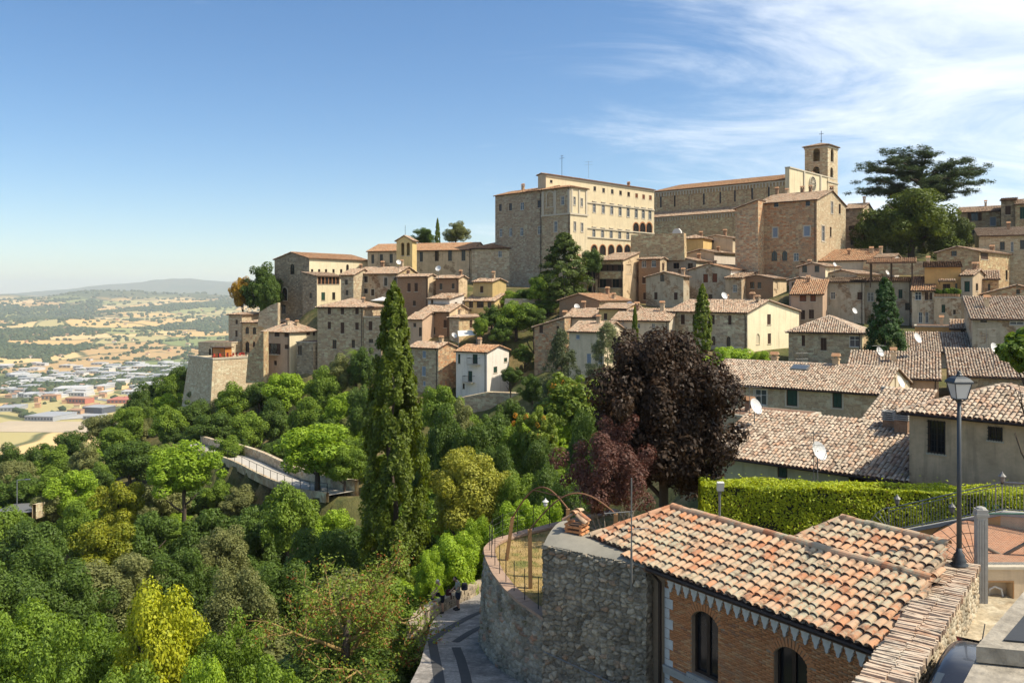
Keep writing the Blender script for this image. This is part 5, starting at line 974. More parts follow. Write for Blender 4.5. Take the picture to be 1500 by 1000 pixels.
sp = N(nt, 'ShaderNodeSeparateColor', {0: vo.outputs['Color']})
cc = ramp(nt, sp.outputs[0], [(0.0,(0.58,0.38,0.15)),(0.22,(0.64,0.45,0.20)),(0.42,(0.46,0.30,0.13)),(0.55,(0.28,0.28,0.10)),(0.64,(0.42,0.35,0.15)),(0.76,(0.62,0.44,0.21)),(0.93,(0.20,0.23,0.08))], 'CONSTANT')
wn = N(nt, 'ShaderNodeTexNoise', {'Vector': pos, 'Scale': 0.0013, 'Detail': 6.0, 'Roughness': 0.7}).outputs[0]
cc = mix(nt, N(nt, 'ShaderNodeMapRange', {0: wn, 1: 0.575, 2: 0.60, 3: 0.0, 4: 0.9}).outputs[0], cc, (0.045,0.07,0.03))
cc = mix(nt, N(nt, 'ShaderNodeMapRange', {0: ve.outputs['Distance'], 1: 0.02, 2: 0.05, 3: 0.85, 4: 0.0}).outputs[0], cc, (0.06,0.08,0.03))
zz = N(nt, 'ShaderNodeSeparateXYZ', {0: pos}).outputs[2]; up = N(nt, 'ShaderNodeMapRange', {0: M(nt, 'ADD', zz, M(nt, 'MULTIPLY', wn, 120.0)), 1: 10.0, 2: 50.0, 3: 0.0, 4: 0.92}).outputs[0]
cc = mix(nt, up, cc, (0.05,0.075,0.035)); finish(nt, cc, 0.95, None, spec=0.1)
val = meshobj('valley', np_mesh('valley', np.stack([VX.ravel(), VY.ravel(), VZ.ravel()], 1), np.stack([q, q+1, q+n1+1, q+n1], 1), True), None, m); tag(val, kind='structure')
# woods, hedgerows and single trees of the plain: one mass of canopies
rg = np.random.default_rng(21); cand = 80000
dd = 1450*np.exp(rg.uniform(0, math.log(11500/1450), cand)); aa = np.radians(rg.uniform(-41, -14, cand)); X = dd*np.sin(aa); Y = dd*np.cos(aa)
den = fbm(X/500, Y/900, 4, 31); e1, _ = voro(X/300+fbm(X/700,Y/700,2,3)*1.5, Y/470, 17)
keep = (den > 0.56) | ((e1 < 0.05) & (rg.uniform(0,1,cand) < 0.5)) | (rg.uniform(0,1,cand) < 0.015)
townmask = (dd > 1700) & (dd < 3300); keep &= ~(townmask & (rg.uniform(0,1,cand) < 0.55)); keep &= ~((dd < 2000) & (den < 0.47))
X = X[keep]; Y = Y[keep]; Z = vz(X, Y); n = len(X); sz = rg.uniform(5, 11, n)*(1+np.clip((np.hypot(X,Y)-3500)/6000, 0, 1.0))
bm = bmesh.new(); bmesh.ops.create_icosphere(bm, subdivisions=1, radius=1.0); tv = np.array([v.co[:] for v in bm.verts]); tf = np.array([[v.index for v in f.verts] for f in bm.faces]); bm.free()
jit = rg.uniform(0.72, 1.25, (n, len(tv), 1)); VV = tv[None]*jit*np.stack([sz, sz, sz*0.75], 1)[:,None,:]+np.stack([X, Y, Z+sz*0.35], 1)[:,None,:]
FF = (np.arange(n)*len(tv))[:,None,None]+tf[None]
mw, ntw = newmat('far_canopy'); rr = N(ntw, 'ShaderNodeNewGeometry').outputs['Random Per Island']; finish(ntw, ramp(ntw, rr, [(0.0,(0.028,0.05,0.02)),(0.6,(0.05,0.075,0.028)),(1.0,(0.09,0.105,0.045))]), 0.9, None, spec=0.1)
tag(meshobj('far_woods', np_mesh('far_woods', VV.reshape(-1,3), FF.reshape(-1,3)), None, mw), 'hedgerows and woods scattered over the plain', kind='stuff')
print('far trees', n)
# buildings of the industrial district
FBM = {'w': plain('far_white', (0.52,0.51,0.49), 0.8, var=0.1, sc=0.1), 'g': plain('far_grey', (0.34,0.35,0.36), 0.8, var=0.2, sc=0.1), 'o': plain('far_orange', (0.52,0.31,0.17), 0.9, var=0.2, sc=0.1), 'r': plain('far_red', (0.46,0.15,0.10), 0.9, var=0.2, sc=0.1), 'c': plain('far_cream', (0.60,0.50,0.34), 0.9, var=0.2, sc=0.1), 'k': plain('far_dark', (0.07,0.08,0.10), 0.7, var=0.2, sc=0.1), 't': plain('far_tile', (0.42,0.23,0.14), 0.9, var=0.2, sc=0.1)}
fr = random.Random(77)
def farb(px, py, wpx, hm, dep, wall, roof, label, group, gable=False):
    p = PZ(px, py, VF); z = float(vz(np.array(p.x), np.array(p.y))); Y = p.y; wm_ = wpx/FPX*Y
    r = empty('warehouse' if not gable else 'valley_house', (p.x, p.y, z), fr.uniform(-0.35, 0.35), label, 'building', group); mb = MB(); mb.box(-wm_/2,wm_/2,-dep/2,dep/2,-4,hm); mb.build('wall', FBM[wall], r)
    if gable: MB().prism([(-wm_/2-0.6,-dep/2-0.6,hm),(wm_/2+0.6,-dep/2-0.6,hm),(wm_/2+0.6,0,hm+dep*0.2)][:2]+[(wm_/2,0,hm+dep*0.2),(-wm_/2,0,hm+dep*0.2)], (0,0,0.3)).prism([(-wm_/2,0,hm+dep*0.2),(wm_/2,0,hm+dep*0.2),(wm_/2+0.6,dep/2+0.6,hm),(-wm_/2-0.6,dep/2+0.6,hm)], (0,0,0.3)).build('roof', FBM[roof], r)
    else: MB().box(-wm_/2-0.5,wm_/2+0.5,-dep/2-0.5,dep/2+0.5,hm,hm+0.8).build('roof', FBM[roof], r)
    if wpx > 10:
        k = int(wpx/5)
        for i in range(k):
            x = -wm_/2+wm_*(i+0.5)/k; MB().box(x-wm_/k*0.28, x+wm_/k*0.28, -dep/2-0.3, -dep/2-0.02, hm*0.35, hm*0.75).build('window', FBM['k'], r)
WL = 'white flat-roofed warehouse in the valley industrial district'; GLb = 'warehouses of the valley industrial district'
for (px, py, w, hm, dp, a, b, lab) in ((108,573,44,11,70,'w','w','largest white warehouse with long flat roof in the valley'),(50,580,30,8,45,'w','g','grey-roofed white shed left of the largest warehouse'),(75,613,46,9,70,'g','g','long grey-roofed depot beside the valley parking yard'),(18,600,30,8,60,'g','g','wide grey shed at the valley edge by the motorway'),(145,604,34,13,40,'k','g','dark office block in front of the valley depot'),(138,613,22,7,30,'g','g','low grey annex below the dark office block'),(222,540,50,9,60,'c','w','long cream hall at the back of the industrial district'),(190,588,48,8,70,'r','r','low hall with reddish roof in the valley'),(117,590,34,12,30,'r','t','row of red-brick flats in the valley'),(75,585,22,11,25,'o','t','orange apartment block in the valley'),(112,606,20,9,22,'o','t','orange house with tiled roof beside the dark block'),(138,600,26,10,25,'o','t','wide orange villa with tiled roof beside the dark block')):
    farb(px, py, w, hm, dp, a, b, lab, None)
for i in range(120):
    py = fr.uniform(533, 583); px = fr.uniform(0, 300-(py-533)*1.3); c = fr.choice('wwwgwcw'); farb(px, py, fr.uniform(9, 26), fr.uniform(6, 10), fr.uniform(25, 55), c, 'w' if fr.random() < 0.6 else 'g', WL if False else 'flat-roofed warehouse in the valley industrial district', GLb)
for i in range(26):
    py = fr.uniform(560, 600); px = fr.uniform(0, 240-(py-560)*1.6); farb(px, py, fr.uniform(5, 10), fr.uniform(6, 10), 12, fr.choice('coow'), 't', 'tile-roofed house among the valley warehouses', 'houses in the valley', True)
for i in range(40):
    py = 455+75*fr.random()**0.6; px = fr.uniform(0, 330); farb(px, py, fr.uniform(2.5, 6), 7, 14, fr.choice('coow'), 't', 'small farmhouse standing among the golden fields', 'farmhouses on the plain', True)
mrd = plain('far_asphalt', (0.23,0.22,0.21), 0.9, sc=0.05); mdirt = plain('far_dirt', (0.50,0.40,0.27), 0.95, sc=0.01, var=0.3)
def strip(name, pts, wd, mat, dz, zf, kind='structure'):
    V = []; F = []
    for i, p in enumerate(pts):
        d = (Vector(pts[min(i+1,len(pts)-1)])-Vector(pts[max(i-1,0)])); d.z = 0; d.normalize(); s = Vector((d.y,-d.x,0))*wd/2; a = Vector(p)-s; b = Vector(p)+s
        V += [(a.x,a.y,zf(a)+dz),(b.x,b.y,zf(b)+dz)]
        if i: F.append((2*i-2, 2*i-1, 2*i+1, 2*i))
    me = bpy.data.meshes.new(name); me.from_pydata(V, [], F); o = meshobj(name, me, None, mat); return tag(o, kind=kind)
vzf = lambda p: float(vz(np.array(p.x), np.array(p.y)))
strip('motorway', [PZ(-60+i*30, 553+i*4.6, VF) for i in range(9)], 22, mrd, 0.6, vzf)
strip('dirt_lot', [PZ(-20+i*22, 624+0.2*i, VF) for i in range(9)], 130, mdirt, 0.5, vzf)
strip('parking_yard', [PZ(60+i*12, 612-i*0.8, VF) for i in range(9)], 110, plain('far_yard', (0.42,0.41,0.39), 0.9, sc=0.02), 1.0, vzf)
# ------------------------------------------------------------------ trees
LEAF = {k: leafmat('leaf_'+k, *v, **({'dead': (0.20,0.13,0.035), 'da': 0.10} if k == 'hedge' else {})) for k, v in {
 'oak':((0.022,0.05,0.012),(0.055,0.10,0.022)), 'lime':((0.045,0.095,0.014),(0.10,0.165,0.028)), 'limeb':((0.07,0.15,0.012),(0.15,0.24,0.03)), 'olive':((0.06,0.085,0.035),(0.115,0.14,0.07)),
 'yellow':((0.055,0.10,0.013),(0.15,0.17,0.018)), 'locust':((0.03,0.075,0.012),(0.10,0.17,0.026)), 'cypress':((0.015,0.038,0.008),(0.085,0.125,0.014)), 'fir':((0.012,0.038,0.014),(0.03,0.068,0.02)), 'yew':((0.016,0.036,0.010),(0.06,0.095,0.018)),
 'sycamore':((0.10,0.14,0.02),(0.19,0.215,0.05)), 'sycamore2':((0.10,0.16,0.010),(0.23,0.27,0.025)), 'autumn':((0.10,0.10,0.02),(0.26,0.17,0.02)), 'yewround':((0.016,0.034,0.009),(0.055,0.085,0.016)), 'cedar':((0.016,0.032,0.018),(0.032,0.055,0.03)), 'bluecedar':((0.03,0.05,0.035),(0.065,0.09,0.06)), 'bluecedar2':((0.07,0.10,0.07),(0.14,0.175,0.12)),
 'maple':((0.009,0.006,0.005),(0.027,0.018,0.012),0.15), 'plum':((0.06,0.032,0.034),(0.065,0.040,0.040)), 'magnolia':((0.035,0.08,0.015),(0.09,0.15,0.03)), 'ailanthus':((0.05,0.10,0.02),(0.11,0.16,0.03)), 'lichen':((0.04,0.085,0.012),(0.10,0.15,0.03)), 'hedge':((0.075,0.14,0.010),(0.21,0.27,0.022)), 'ivy':((0.02,0.045,0.01),(0.05,0.085,0.02))}.items()}
LEAF['seed'] = leafmat('leaf_seed', (0.13,0.05,0.02), (0.16,0.075,0.03)); LEAF['seed_orange'] = leafmat('leaf_seed_orange', (0.22,0.10,0.02), (0.26,0.18,0.03))
rl = np.random.default_rng(9)
def unit(n): v = rl.normal(0, 1, (n, 3)); return v/np.linalg.norm(v, axis=1)[:,None]
def leaves(P0, nrm, size, aspect=0.55, fold=True):
    n = len(P0); t = np.cross(nrm, unit(n)); t /= np.linalg.norm(t, axis=1)[:,None]+1e-9; b = np.cross(nrm, t); s = (size*rl.uniform(0.5, 1.5, n))[:,None]
    V = np.stack([P0-t*s, P0-b*s*aspect+nrm*s*0.18, P0+t*s, P0+b*s*aspect+nrm*s*0.18], 1).reshape(-1, 3); return V, np.arange(n*4).reshape(n, 4)
def clumped(cent, rad, n, size, up=0.35, aspect=0.55, flat=1.0, shell=0.5):
    k = rl.choice(len(cent), n, p=rad**2/np.sum(rad**2)); d = unit(n); r = rl.uniform(shell, 1.0, n)**0.6
    p = cent[k]+d*np.array([1,1,flat])*(rad[k]*r)[:,None]; nr = d*0.8+np.array([0,0,up])+unit(n)*0.55; nr /= np.linalg.norm(nr, axis=1)[:,None]
    return leaves(p, nr, size, aspect)
def crown_round(seed, ncl=70, n=9000, size=0.085, zmin=-0.75, r0=0.28, r1=0.42):       # unit radius, z from 0 to 1
    g = np.random.default_rng(seed); d = g.normal(0,1,(ncl,3)); d /= np.linalg.norm(d,axis=1)[:,None]; d[:,2] = np.maximum(d[:,2], zmin); r = g.uniform(0.35, 0.82, ncl)
    lob = 1+0.30*np.sin(3*np.arctan2(d[:,1],d[:,0])+g.uniform(0,6))*(1-np.abs(d[:,2]))+g.normal(0,0.10,ncl); c = d*(r*lob)[:,None]; rad = g.uniform(r0*0.6, r1*0.85, ncl)*(1.15-0.4*r)
    V, F = clumped(c, rad, n, size); V[:,2] = (V[:,2]+1)/2; return V, F, c
def crown_column(seed, n=14000, size=0.05, sharp=0.9):         # cypress: unit radius, height 1
    g = np.random.default_rng(seed); ncl = 420; z = g.uniform(0.0, 1.0, ncl)**0.9; prof = np.minimum(1.0, (1-z)**0.62*1.45)*np.minimum(1, 0.55+z*3.2); a = g.uniform(0, 2*np.pi, ncl)
    rr = prof*g.uniform(0.55, 0.86, ncl); c = np.stack([rr*np.cos(a), rr*np.sin(a), z], 1); k = rl.choice(ncl, n); d = unit(n)
    p = c[k]+d*np.array([0.17,0.17,0.035])*(0.35+0.65*prof[k])[:,None]*rl.uniform(0.4,1,n)[:,None]; out = np.stack([np.cos(a[k]), np.sin(a[k]), np.full(n,0.25)], 1); return p, out+unit(n)*0.6
def crown_cone(seed, n=12000):
    g = np.random.default_rng(seed); ncl = 260; z = g.uniform(0, 1, ncl)**1.1; prof = (1-z)**0.58*np.minimum(1, 0.8+z); a = g.uniform(0, 2*np.pi, ncl); rr = prof*g.uniform(0.5, 0.95, ncl)
    c = np.stack([rr*np.cos(a), rr*np.sin(a), z], 1); k = rl.choice(ncl, n); d = unit(n); p = c[k]+d*np.array([0.19,0.19,0.05])*rl.uniform(0.4,1,n)[:,None]*(0.4+0.6*prof[k])[:,None]
    return p, np.stack([np.cos(a[k]), np.sin(a[k]), np.full(n,0.4)], 1)+unit(n)*0.6
MESHC = {}
def leafmesh(key, V, F):
    me = np_mesh('crown_'+key, V, F); me.materials.append(LEAF['oak']); MESHC[key] = me; return me
for i in range(4): V, F, c = crown_round(40+i, 62, 20000, 0.038, r0=0.22, r1=0.42); leafmesh('mid%d' % i, V, F)
for i in range(2): V, F, c = crown_round(50+i, 80, 36000, 0.027, r0=0.2, r1=0.40); leafmesh('fine%d' % i, V, F)
for i in range(2): V, F, c = crown_round(60+i, 105, 42000, 0.022, r0=0.18, r1=0.34); leafmesh('loc%d' % i, V, F)
def sized(p, nr, size, sxy, szz, aspect=0.5):                   # leaves of true size on a stretched crown
    q = p*np.array([sxy, sxy, szz]); nr = nr/np.linalg.norm(nr,axis=1)[:,None]; V, F = leaves(q, nr, size, aspect); return V/np.array([sxy,sxy,szz]), F
p, nr = crown_column(3, 70000); V, F = sized(p, nr, 0.11, 2.5, 21.0); leafmesh('cypbig', V, F)
p, nr = crown_column(4, 9000); V, F = sized(p, nr, 0.13, 1.2, 8.5); leafmesh('cyp', V, F)
p, nr = crown_cone(5, 20000); V, F = sized(p, nr, 0.13, 2.5, 9.5); leafmesh('fir', V, F)
p, nr = crown_cone(6, 16000); p[:,:2] *= 1.0; V, F = sized(p, nr, 0.2, 5.5, 12.0); leafmesh('yew', V, F)
V, F, c = crown_round(72, 170, 80000, 0.024, r0=0.22, r1=0.36); leafmesh('maple', V, F)
V, F, c = crown_round(73, 80, 15000, 0.024, r0=0.16, r1=0.27); leafmesh('plum', V, F)
V, F, c = crown_round(75, 60, 5000, 0.11, r0=0.22, r1=0.34); leafmesh('magnolia', V, F)
V, F, c = crown_round(77, 90, 16000, 0.042, r0=0.2, r1=0.3); leafmesh('ail', V, F)
k = rl.choice(90, 36); sp = c[k]*1.0; sp = sp[sp[:,2] > 0.0]*1.22; V2, F2 = clumped(sp, np.full(len(sp), 0.10), 1300, 0.022); V2[:,2] = (V2[:,2]+1)/2; leafmesh('ailseed', V2, F2)
# layered cedars: flat plates of foliage
def plates(seed, n, lay, size, droop=0.0, top=1.0):
    g = np.random.default_rng(seed); cs = []; rs = []
    for i in range(lay):
        z = (i+0.5)/lay; R_ = (0.95 if z < 0.75 else 0.72)*(0.75+0.4*g.random())*(1 if z > 0.3 else 0.85); m = 12
        for j in range(m):
            a = g.uniform(0, 2*np.pi); r = R_*np.sqrt(g.uniform(0.12, 1.0)); cs.append((r*math.cos(a), r*math.sin(a), z*top-droop*r*r+g.normal(0, 0.03))); rs.append(g.uniform(0.11, 0.22))
    cs = np.array(cs); rs = np.array(rs); k = rl.choice(len(cs), n, p=rs**2/np.sum(rs**2)); d = unit(n); p = cs[k]+d*np.stack([rs[k], rs[k], rs[k]*0.22], 1)*rl.uniform(0.2,1,n)[:,None]
    nr = unit(n)*0.6+np.array([0,0,1.0]); nr /= np.linalg.norm(nr,axis=1)[:,None]; return p, nr, cs
gc = random.Random(14); cedt = MB(); ced = []            # true-size skeleton: forked trunk, long level boughs
cedt.tube([(0,0,-0.5),(0.1,0,5),(0.3,0.1,10)], [0.7,0.6,0.45], 8)
for i in range(44):
    a = i*2.399+gc.uniform(-0.3,0.3); zb_ = 8.0+gc.random()*8.5; zt_ = min(21.3, zb_+gc.uniform(1.5,5.0)); Lc = (12.8 if zt_ < 18.5 else 8.0)*gc.uniform(0.55,1.0)
    pts = []
    for k in range(7): t = k/6; pts.append(Vector((math.cos(a+0.15*t)*Lc*t, math.sin(a+0.15*t)*Lc*t, zb_+(zt_-zb_)*(1-(1-t)**1.9)-0.5*max(0,t-0.7))))
    cedt.tube(pts, [0.24*(1-0.85*k/6) for k in range(7)], 5)
    for k in range(2, 7):
        for j in range(4):
            q_ = pts[k]+Vector((gc.gauss(0,0.75+0.12*k), gc.gauss(0,0.75+0.12*k), gc.gauss(0.1,0.22))); ced.append((q_.x, q_.y, q_.z, gc.uniform(0.7,1.5)))
            if j < 2: cedt.tube([pts[k], (pts[k]+q_)/2, q_], [0.05,0.035,0.015], 3, cap=False)
me = cedt.mesh('trunk_cedar', MATS['bark'], True); MESHC['t_cedar'] = me; ced = np.array(ced); nC_ = 85000; kx = rl.choice(len(ced), nC_, p=ced[:,3]**2/np.sum(ced[:,3]**2)); d = unit(nC_)
p = ced[kx,:3]+d*np.stack([ced[kx,3], ced[kx,3], ced[kx,3]*0.42], 1)*rl.uniform(0.15,1,nC_)[:,None]; nr = unit(nC_)*0.7+np.array([0,0,0.9]); nr /= np.linalg.norm(nr,axis=1)[:,None]; V, F = leaves(p, nr, 0.19, 0.35); leafmesh('cedar', V, F)
def grow_mesh(key, seed, mat, r0=0.03, L0=0.5, levels=4, kids=4, up=0.12):                       # unit-height branching skeleton
    gb = random.Random(seed); mb = MB(); mb.tube([(0,0,-0.02),(0.01,0,0.12),(0,0.01,0.25)], [r0*1.2, r0, r0*0.85], 6); tips = []
    def rec(p, d, L, r, lev):
        p = Vector(p); d = Vector(d).normalized(); pts = [p]; rs = [r]
        for i in range(3): d = (d+Vector((gb.gauss(0,0.16), gb.gauss(0,0.16), gb.gauss(0.03,0.1)))).normalized(); p = p+d*L/3; pts.append(p); rs.append(r*(1-0.6*(i+1)/3))
        mb.tube(pts, rs, 5 if lev < 2 else 3, cap=False)
        if lev >= levels: tips.append(p); return
        for i in range(kids): s = d.orthogonal().normalized(); s.rotate(Matrix.Rotation(gb.uniform(0,6.28), 3, d)); rec(pts[1+i % 3], d*0.75+s*0.75+Vector((0,0,up)), L*gb.uniform(0.5,0.68), r*0.5, lev+1)
    for i in range(5): a = i*1.257+gb.uniform(-0.3,0.3); rec((0,0,0.16+0.02*i), (math.cos(a)*0.55, math.sin(a)*0.55, 0.85), L0*gb.uniform(0.7,0.9), r0*0.6, 1)
    MESHC['t_'+key] = mb.mesh('trunk_'+key, MATS[mat], True); return tips
g = np.random.default_rng(15); cs = []
for i in range(150):
    z = g.uniform(0.02, 1)**0.8; r = (1-z)**0.6*math.sqrt(g.uniform(0.1,1)); a = g.uniform(0,6.28); cs.append((r*math.cos(a), r*math.sin(a), z-0.16*r*r))
cs = np.array(cs); k = rl.choice(150, 13000); d = unit(13000); p = cs[k]+d*np.array([0.15,0.15,0.05])*rl.uniform(0.2,1,13000)[:,None]; p[:,2] -= 0.05*rl.random(13000)**2; nr = unit(13000)+np.array([0,0,0.6]); V, F = sized(p, nr, 0.13, 3.3, 8.0, 0.3); leafmesh('bluec', V, F)
# trunks: unit height with limbs reaching into the crown
def trunk_mesh(key, seed, limbs=6, r=0.035, spread=0.34, start=0.35, mat='bark', n=6):
    g = random.Random(seed); mb = MB(); pts = [(g.uniform(-0.01,0.01)*i, g.uniform(-0.01,0.01)*i, i*0.2) for i in range(5)]
    mb.tube(pts, [r*1.25, r, r*0.85, r*0.65, r*0.35], n)
    for i in range(limbs):
        z = start+(0.9-start)*i/limbs; a = i*2.4+g.uniform(-0.5,0.5); L = spread*(1.1-0.5*z)*g.uniform(0.7,1.15); b = (0,0,z); c = (L*0.5*math.cos(a), L*0.5*math.sin(a), z+L*0.35); d = (L*math.cos(a+0.2), L*math.sin(a+0.2), z+L*0.8)
        mb.tube([b, c, d], [r*0.5, r*0.33, r*0.12], 5)
        e = (c[0]+L*0.35*math.cos(a-0.9), c[1]+L*0.35*math.sin(a-0.9), c[2]+L*0.4); mb.tube([c, e], [r*0.25, r*0.08], 4)
    me = mb.mesh('trunk_'+key, MATS[mat], True); MESHC['t_'+key] = me; return me
for i in range(3): trunk_mesh('a%d' % i, i)
trunk_mesh('straight', 9, 0, 0.02); grow_mesh('plum', 11, 'bark_pale', 0.022, 0.40, 5, 3)
rt = random.Random(12)
def put(name, loc, H, Rr, ckey, lmat, tkey, label, group, hc, cat='tree', extra=None, rz=None):
    r = empty(name, loc, rt.uniform(0, 6.28) if rz is None else rz, label, cat, group)
    t = meshobj('trunk', MESHC['t_'+tkey], r); wf = max(0.6, Rr/ (H*0.33)) if tkey[0] == 'a' else 1.0
    sxy = min(H*min(wf, 1.6), Rr*1.9) if tkey[0] == 'a' else H*(0.5 if tkey == 'straight' else 1.0); t.scale = (sxy, sxy, H*(0.8 if tkey[0] == 'a' else 0.86)); t.location.z = -0.3
    c = meshobj('crown', MESHC[ckey], r); kx_ = rt.uniform(0.86, 1.18) if group else 1.0; c.scale = (Rr*kx_, Rr/kx_, H*hc); c.location.z = H*(1-hc); c.material_slots[0].link = 'OBJECT'; c.material_slots[0].material = LEAF[lmat]
    if tkey == 'cedar': k_ = H/21.6; t.scale = (Rr/13.6, Rr/13.6, k_); t.location.z = 0; c.scale = t.scale; c.location.z = 0
    if tkey == 'plum': t.scale = (Rr*1.75, Rr*1.75, H*0.95); t.location.z = 0
    if extra:
        s = meshobj('seed_clusters', MESHC[extra[0]], r); s.scale = c.scale; s.location = c.location; s.material_slots[0].link = 'OBJECT'; s.material_slots[0].material = LEAF[extra[1]]; tag(s, kind='stuff')
    return r
KN = {'oak':('oak_tree',['mid0','mid1','mid2','mid3']),'lime':('leafy_tree',['mid0','mid1','mid2','mid3']),'limeb':('leafy_tree',['mid0','mid1','mid2']),'olive':('olive_tree',['mid2','mid3']),'yellow':('leafy_tree',['mid1','mid2']),'locust':('locust_tree',['loc0','loc1']),'autumn':('autumn_tree',['mid0']),'sycamore':('plane_tree',['fine0']),'sycamore2':('plane_tree',['fine1']),
 'cypress':('cypress',['cyp']),'fir':('evergreen_tree',['fir']),'yew':('yew_tree',['yew']),'yewround':('yew_tree',['fine0','fine1']),'maple':('maple_tree',['maple']),'plum':('plum_tree',['plum']),'cedar':('cedar_tree',['cedar']),'bluecedar':('cedar_tree',['bluec']),'bluecedar2':('cedar_tree',['bluec']),'magnolia':('magnolia_tree',['magnolia']),'ailanthus':('ailanthus_tree',['ail'])}
LICH = None
for (px, py, wpx, Y, hh, kind, label, group, hc) in TREES:
    top = P(px, py, Y); Rr = wpx/FPX*Y/2*1.04; g0 = gz(top.x, top.y); H = max(top.z-g0, hh*0.55); base = (top.x, top.y, top.z-H)
    if kind == 'lichen': LICH = (top, Rr, H, base, label); continue
    nm, cks = KN[kind]; ck = rt.choice(cks); tk = 'a%d' % rt.randrange(3)
    if kind in ('cypress','fir','yew','bluecedar','bluecedar2'): tk = 'straight'
    if kind == 'cypress' and wpx > 60: ck = 'cypbig'
    if kind == 'plum': tk = 'plum'
    if kind == 'cedar': tk = 'cedar'
    if Y < 75 and ck.startswith('mid'): ck = rt.choice(['fine0','fine1'])
    # keep the crown the height it has in the picture; a longer way down to the ground is trunk
    ch = min(hc*hh, hc*H) if kind not in ('cypress',) else hc*H
    if kind in ('oak','lime','limeb','olive','yellow','locust','autumn','yewround'): ch = min(max(ch, Rr*1.5), H*0.97)
    bush = H < 5.0 and kind in ('oak','lime','limeb')
    put('shrub' if bush else nm, base, H, Rr, ck, kind, tk, label, group, ch/H, 'shrub' if bush else 'tree', ('ailseed','seed_orange') if kind == 'ailanthus' else None)
# scrub filling the slope between the named trees
fs = random.Random(31); cnt = 0; tried = 0
while cnt < 190 and tried < 4000:
    tried += 1; px = fs.uniform(-30, 880); Y = fs.uniform(30, 175); k = (px-750)/FPX; x = k*Y; z = gz(x, Y); py = HY-z/Y*FPX
    if not (600 < py < 1060) or (Y < 62 and px > 575) or (px > 640 and py < 620): continue
    if any(math.hypot(x-p.x, Y-p.y) < 4.6 for p in RAMP+STREET): continue
    if any(abs((x-h['cen'].x)) < h['W']/2+3 and abs(Y-h['cen'].y) < h['D']/2+3 for h in HOUSES): continue
    if -6 < x < 30 and Y < 56: continue
    H = fs.uniform(3.0, 5.5); kd = fs.choice(['oak','oak','lime','olive','limeb','lime']); Rr = H*fs.uniform(0.5, 0.7)
    put('shrub', (x, Y, z-0.2), H, Rr, 'mid%d' % fs.randrange(4), kd, 'a0', 'undergrowth shrub between the trees of the ravine wood', 'undergrowth of the ravine', 0.94, 'shrub'); cnt += 1
for o in POTS:
    c = meshobj('plant', MESHC['mid%d' % rt.randrange(4)], o); c.scale = (0.5, 0.5, rt.uniform(0.7, 1.1)); c.location.z = 0.3; c.material_slots[0].link = 'OBJECT'; c.material_slots[0].material = LEAF[rt.choice(['lime','limeb','oak'])]
# the half-bare lichened tree: true branch skeleton
top, Rr, H, base, label = LICH
root = empty('lichened_tree', base, 0, label, 'tree'); gb = random.Random(4); tips = []; mids = []
trunk = MB(); limb_id = 0
def grow(mb, p, d, L, r, lev):
    p = Vector(p); d = Vector(d).normalized(); pts = [p]; rs = [r]; seg = 4
    for i in range(seg):
        d = (d+Vector((gb.gauss(0,0.16), gb.gauss(0,0.16), gb.gauss(0.02,0.10)))).normalized(); p = p+d*L/seg; pts.append(p); rs.append(r*(1-0.62*(i+1)/seg))
    mb.tube(pts, rs, 6 if lev < 2 else 4); mids.append(pts[2]); mids.append(pts[3])
    if lev >= 3: tips.append(pts[-1]); tips.append(pts[2]); return
    for i in range({0:0,1:5,2:4}.get(lev,3)):
        q = pts[1+i % seg]; a = gb.uniform(0, 6.28); s = d.orthogonal().normalized(); s.rotate(Matrix.Rotation(a, 3, d)); grow(mb, q, d*0.6+s*0.9+Vector((0,0,0.15)), L*gb.uniform(0.45,0.62), r*0.5, lev+1)
    grow(mb, pts[-1], d, L*0.55, rs[-1], lev+1)
zc = H*0.42; trunk.tube([(0,0,-0.5),(0.1,0,zc*0.5),(0,0.1,zc),(0.15,0,H*0.6)], [0.26,0.22,0.19,0.13], 8); trunk.build('trunk', MATS['bark'], root, True)
for i in range(9):
    mb = MB(); a = i*2.39+0.4; zz = zc*0.8+(H*0.58-zc*0.8)*(i/8); el = 0.25+0.55*(i/8); grow(mb, (0.05,0.05,zz), (math.cos(a)*math.cos(el), math.sin(a)*math.cos(el), math.sin(el)), Rr*(0.66-0.16*i/8), 0.11, 1); mb.build('branch', MATS['bark_lichen'], root, True)
tp = np.array([t[:] for t in tips]); tp = tp[tp[:,2] > 0]; md = np.array([t[:] for t in mids])
V, F = clumped(tp, np.full(len(tp), 0.42), 6500, 0.06, 0.5); V1, F1 = clumped(md, np.full(len(md), 0.5), 4500, 0.065, 0.5); Vj, Fj = join([(V, F), (V1, F1)])
me = np_mesh('foliage', Vj, Fj); me.materials.append(LEAF['lichen']); tag(meshobj('crown', me, root), kind='stuff')
k = rl.choice(len(tp), max(10, len(tp)//2), replace=False); V, F = clumped(tp[k], np.full(len(k), 0.30), 2600, 0.05); me = np_mesh('seeds', V, F); me.materials.append(LEAF['seed']); tag(meshobj('seed_clusters', me, root), kind='stuff')
# inner green mass of its lower crown
c = meshobj('lower_crown', MESHC['loc0'], root); c.scale = (Rr*0.95, Rr*0.95, H*0.5); c.location.z = H*0.03; c.material_slots[0].link = 'OBJECT'; c.material_slots[0].material = LEAF['oak']
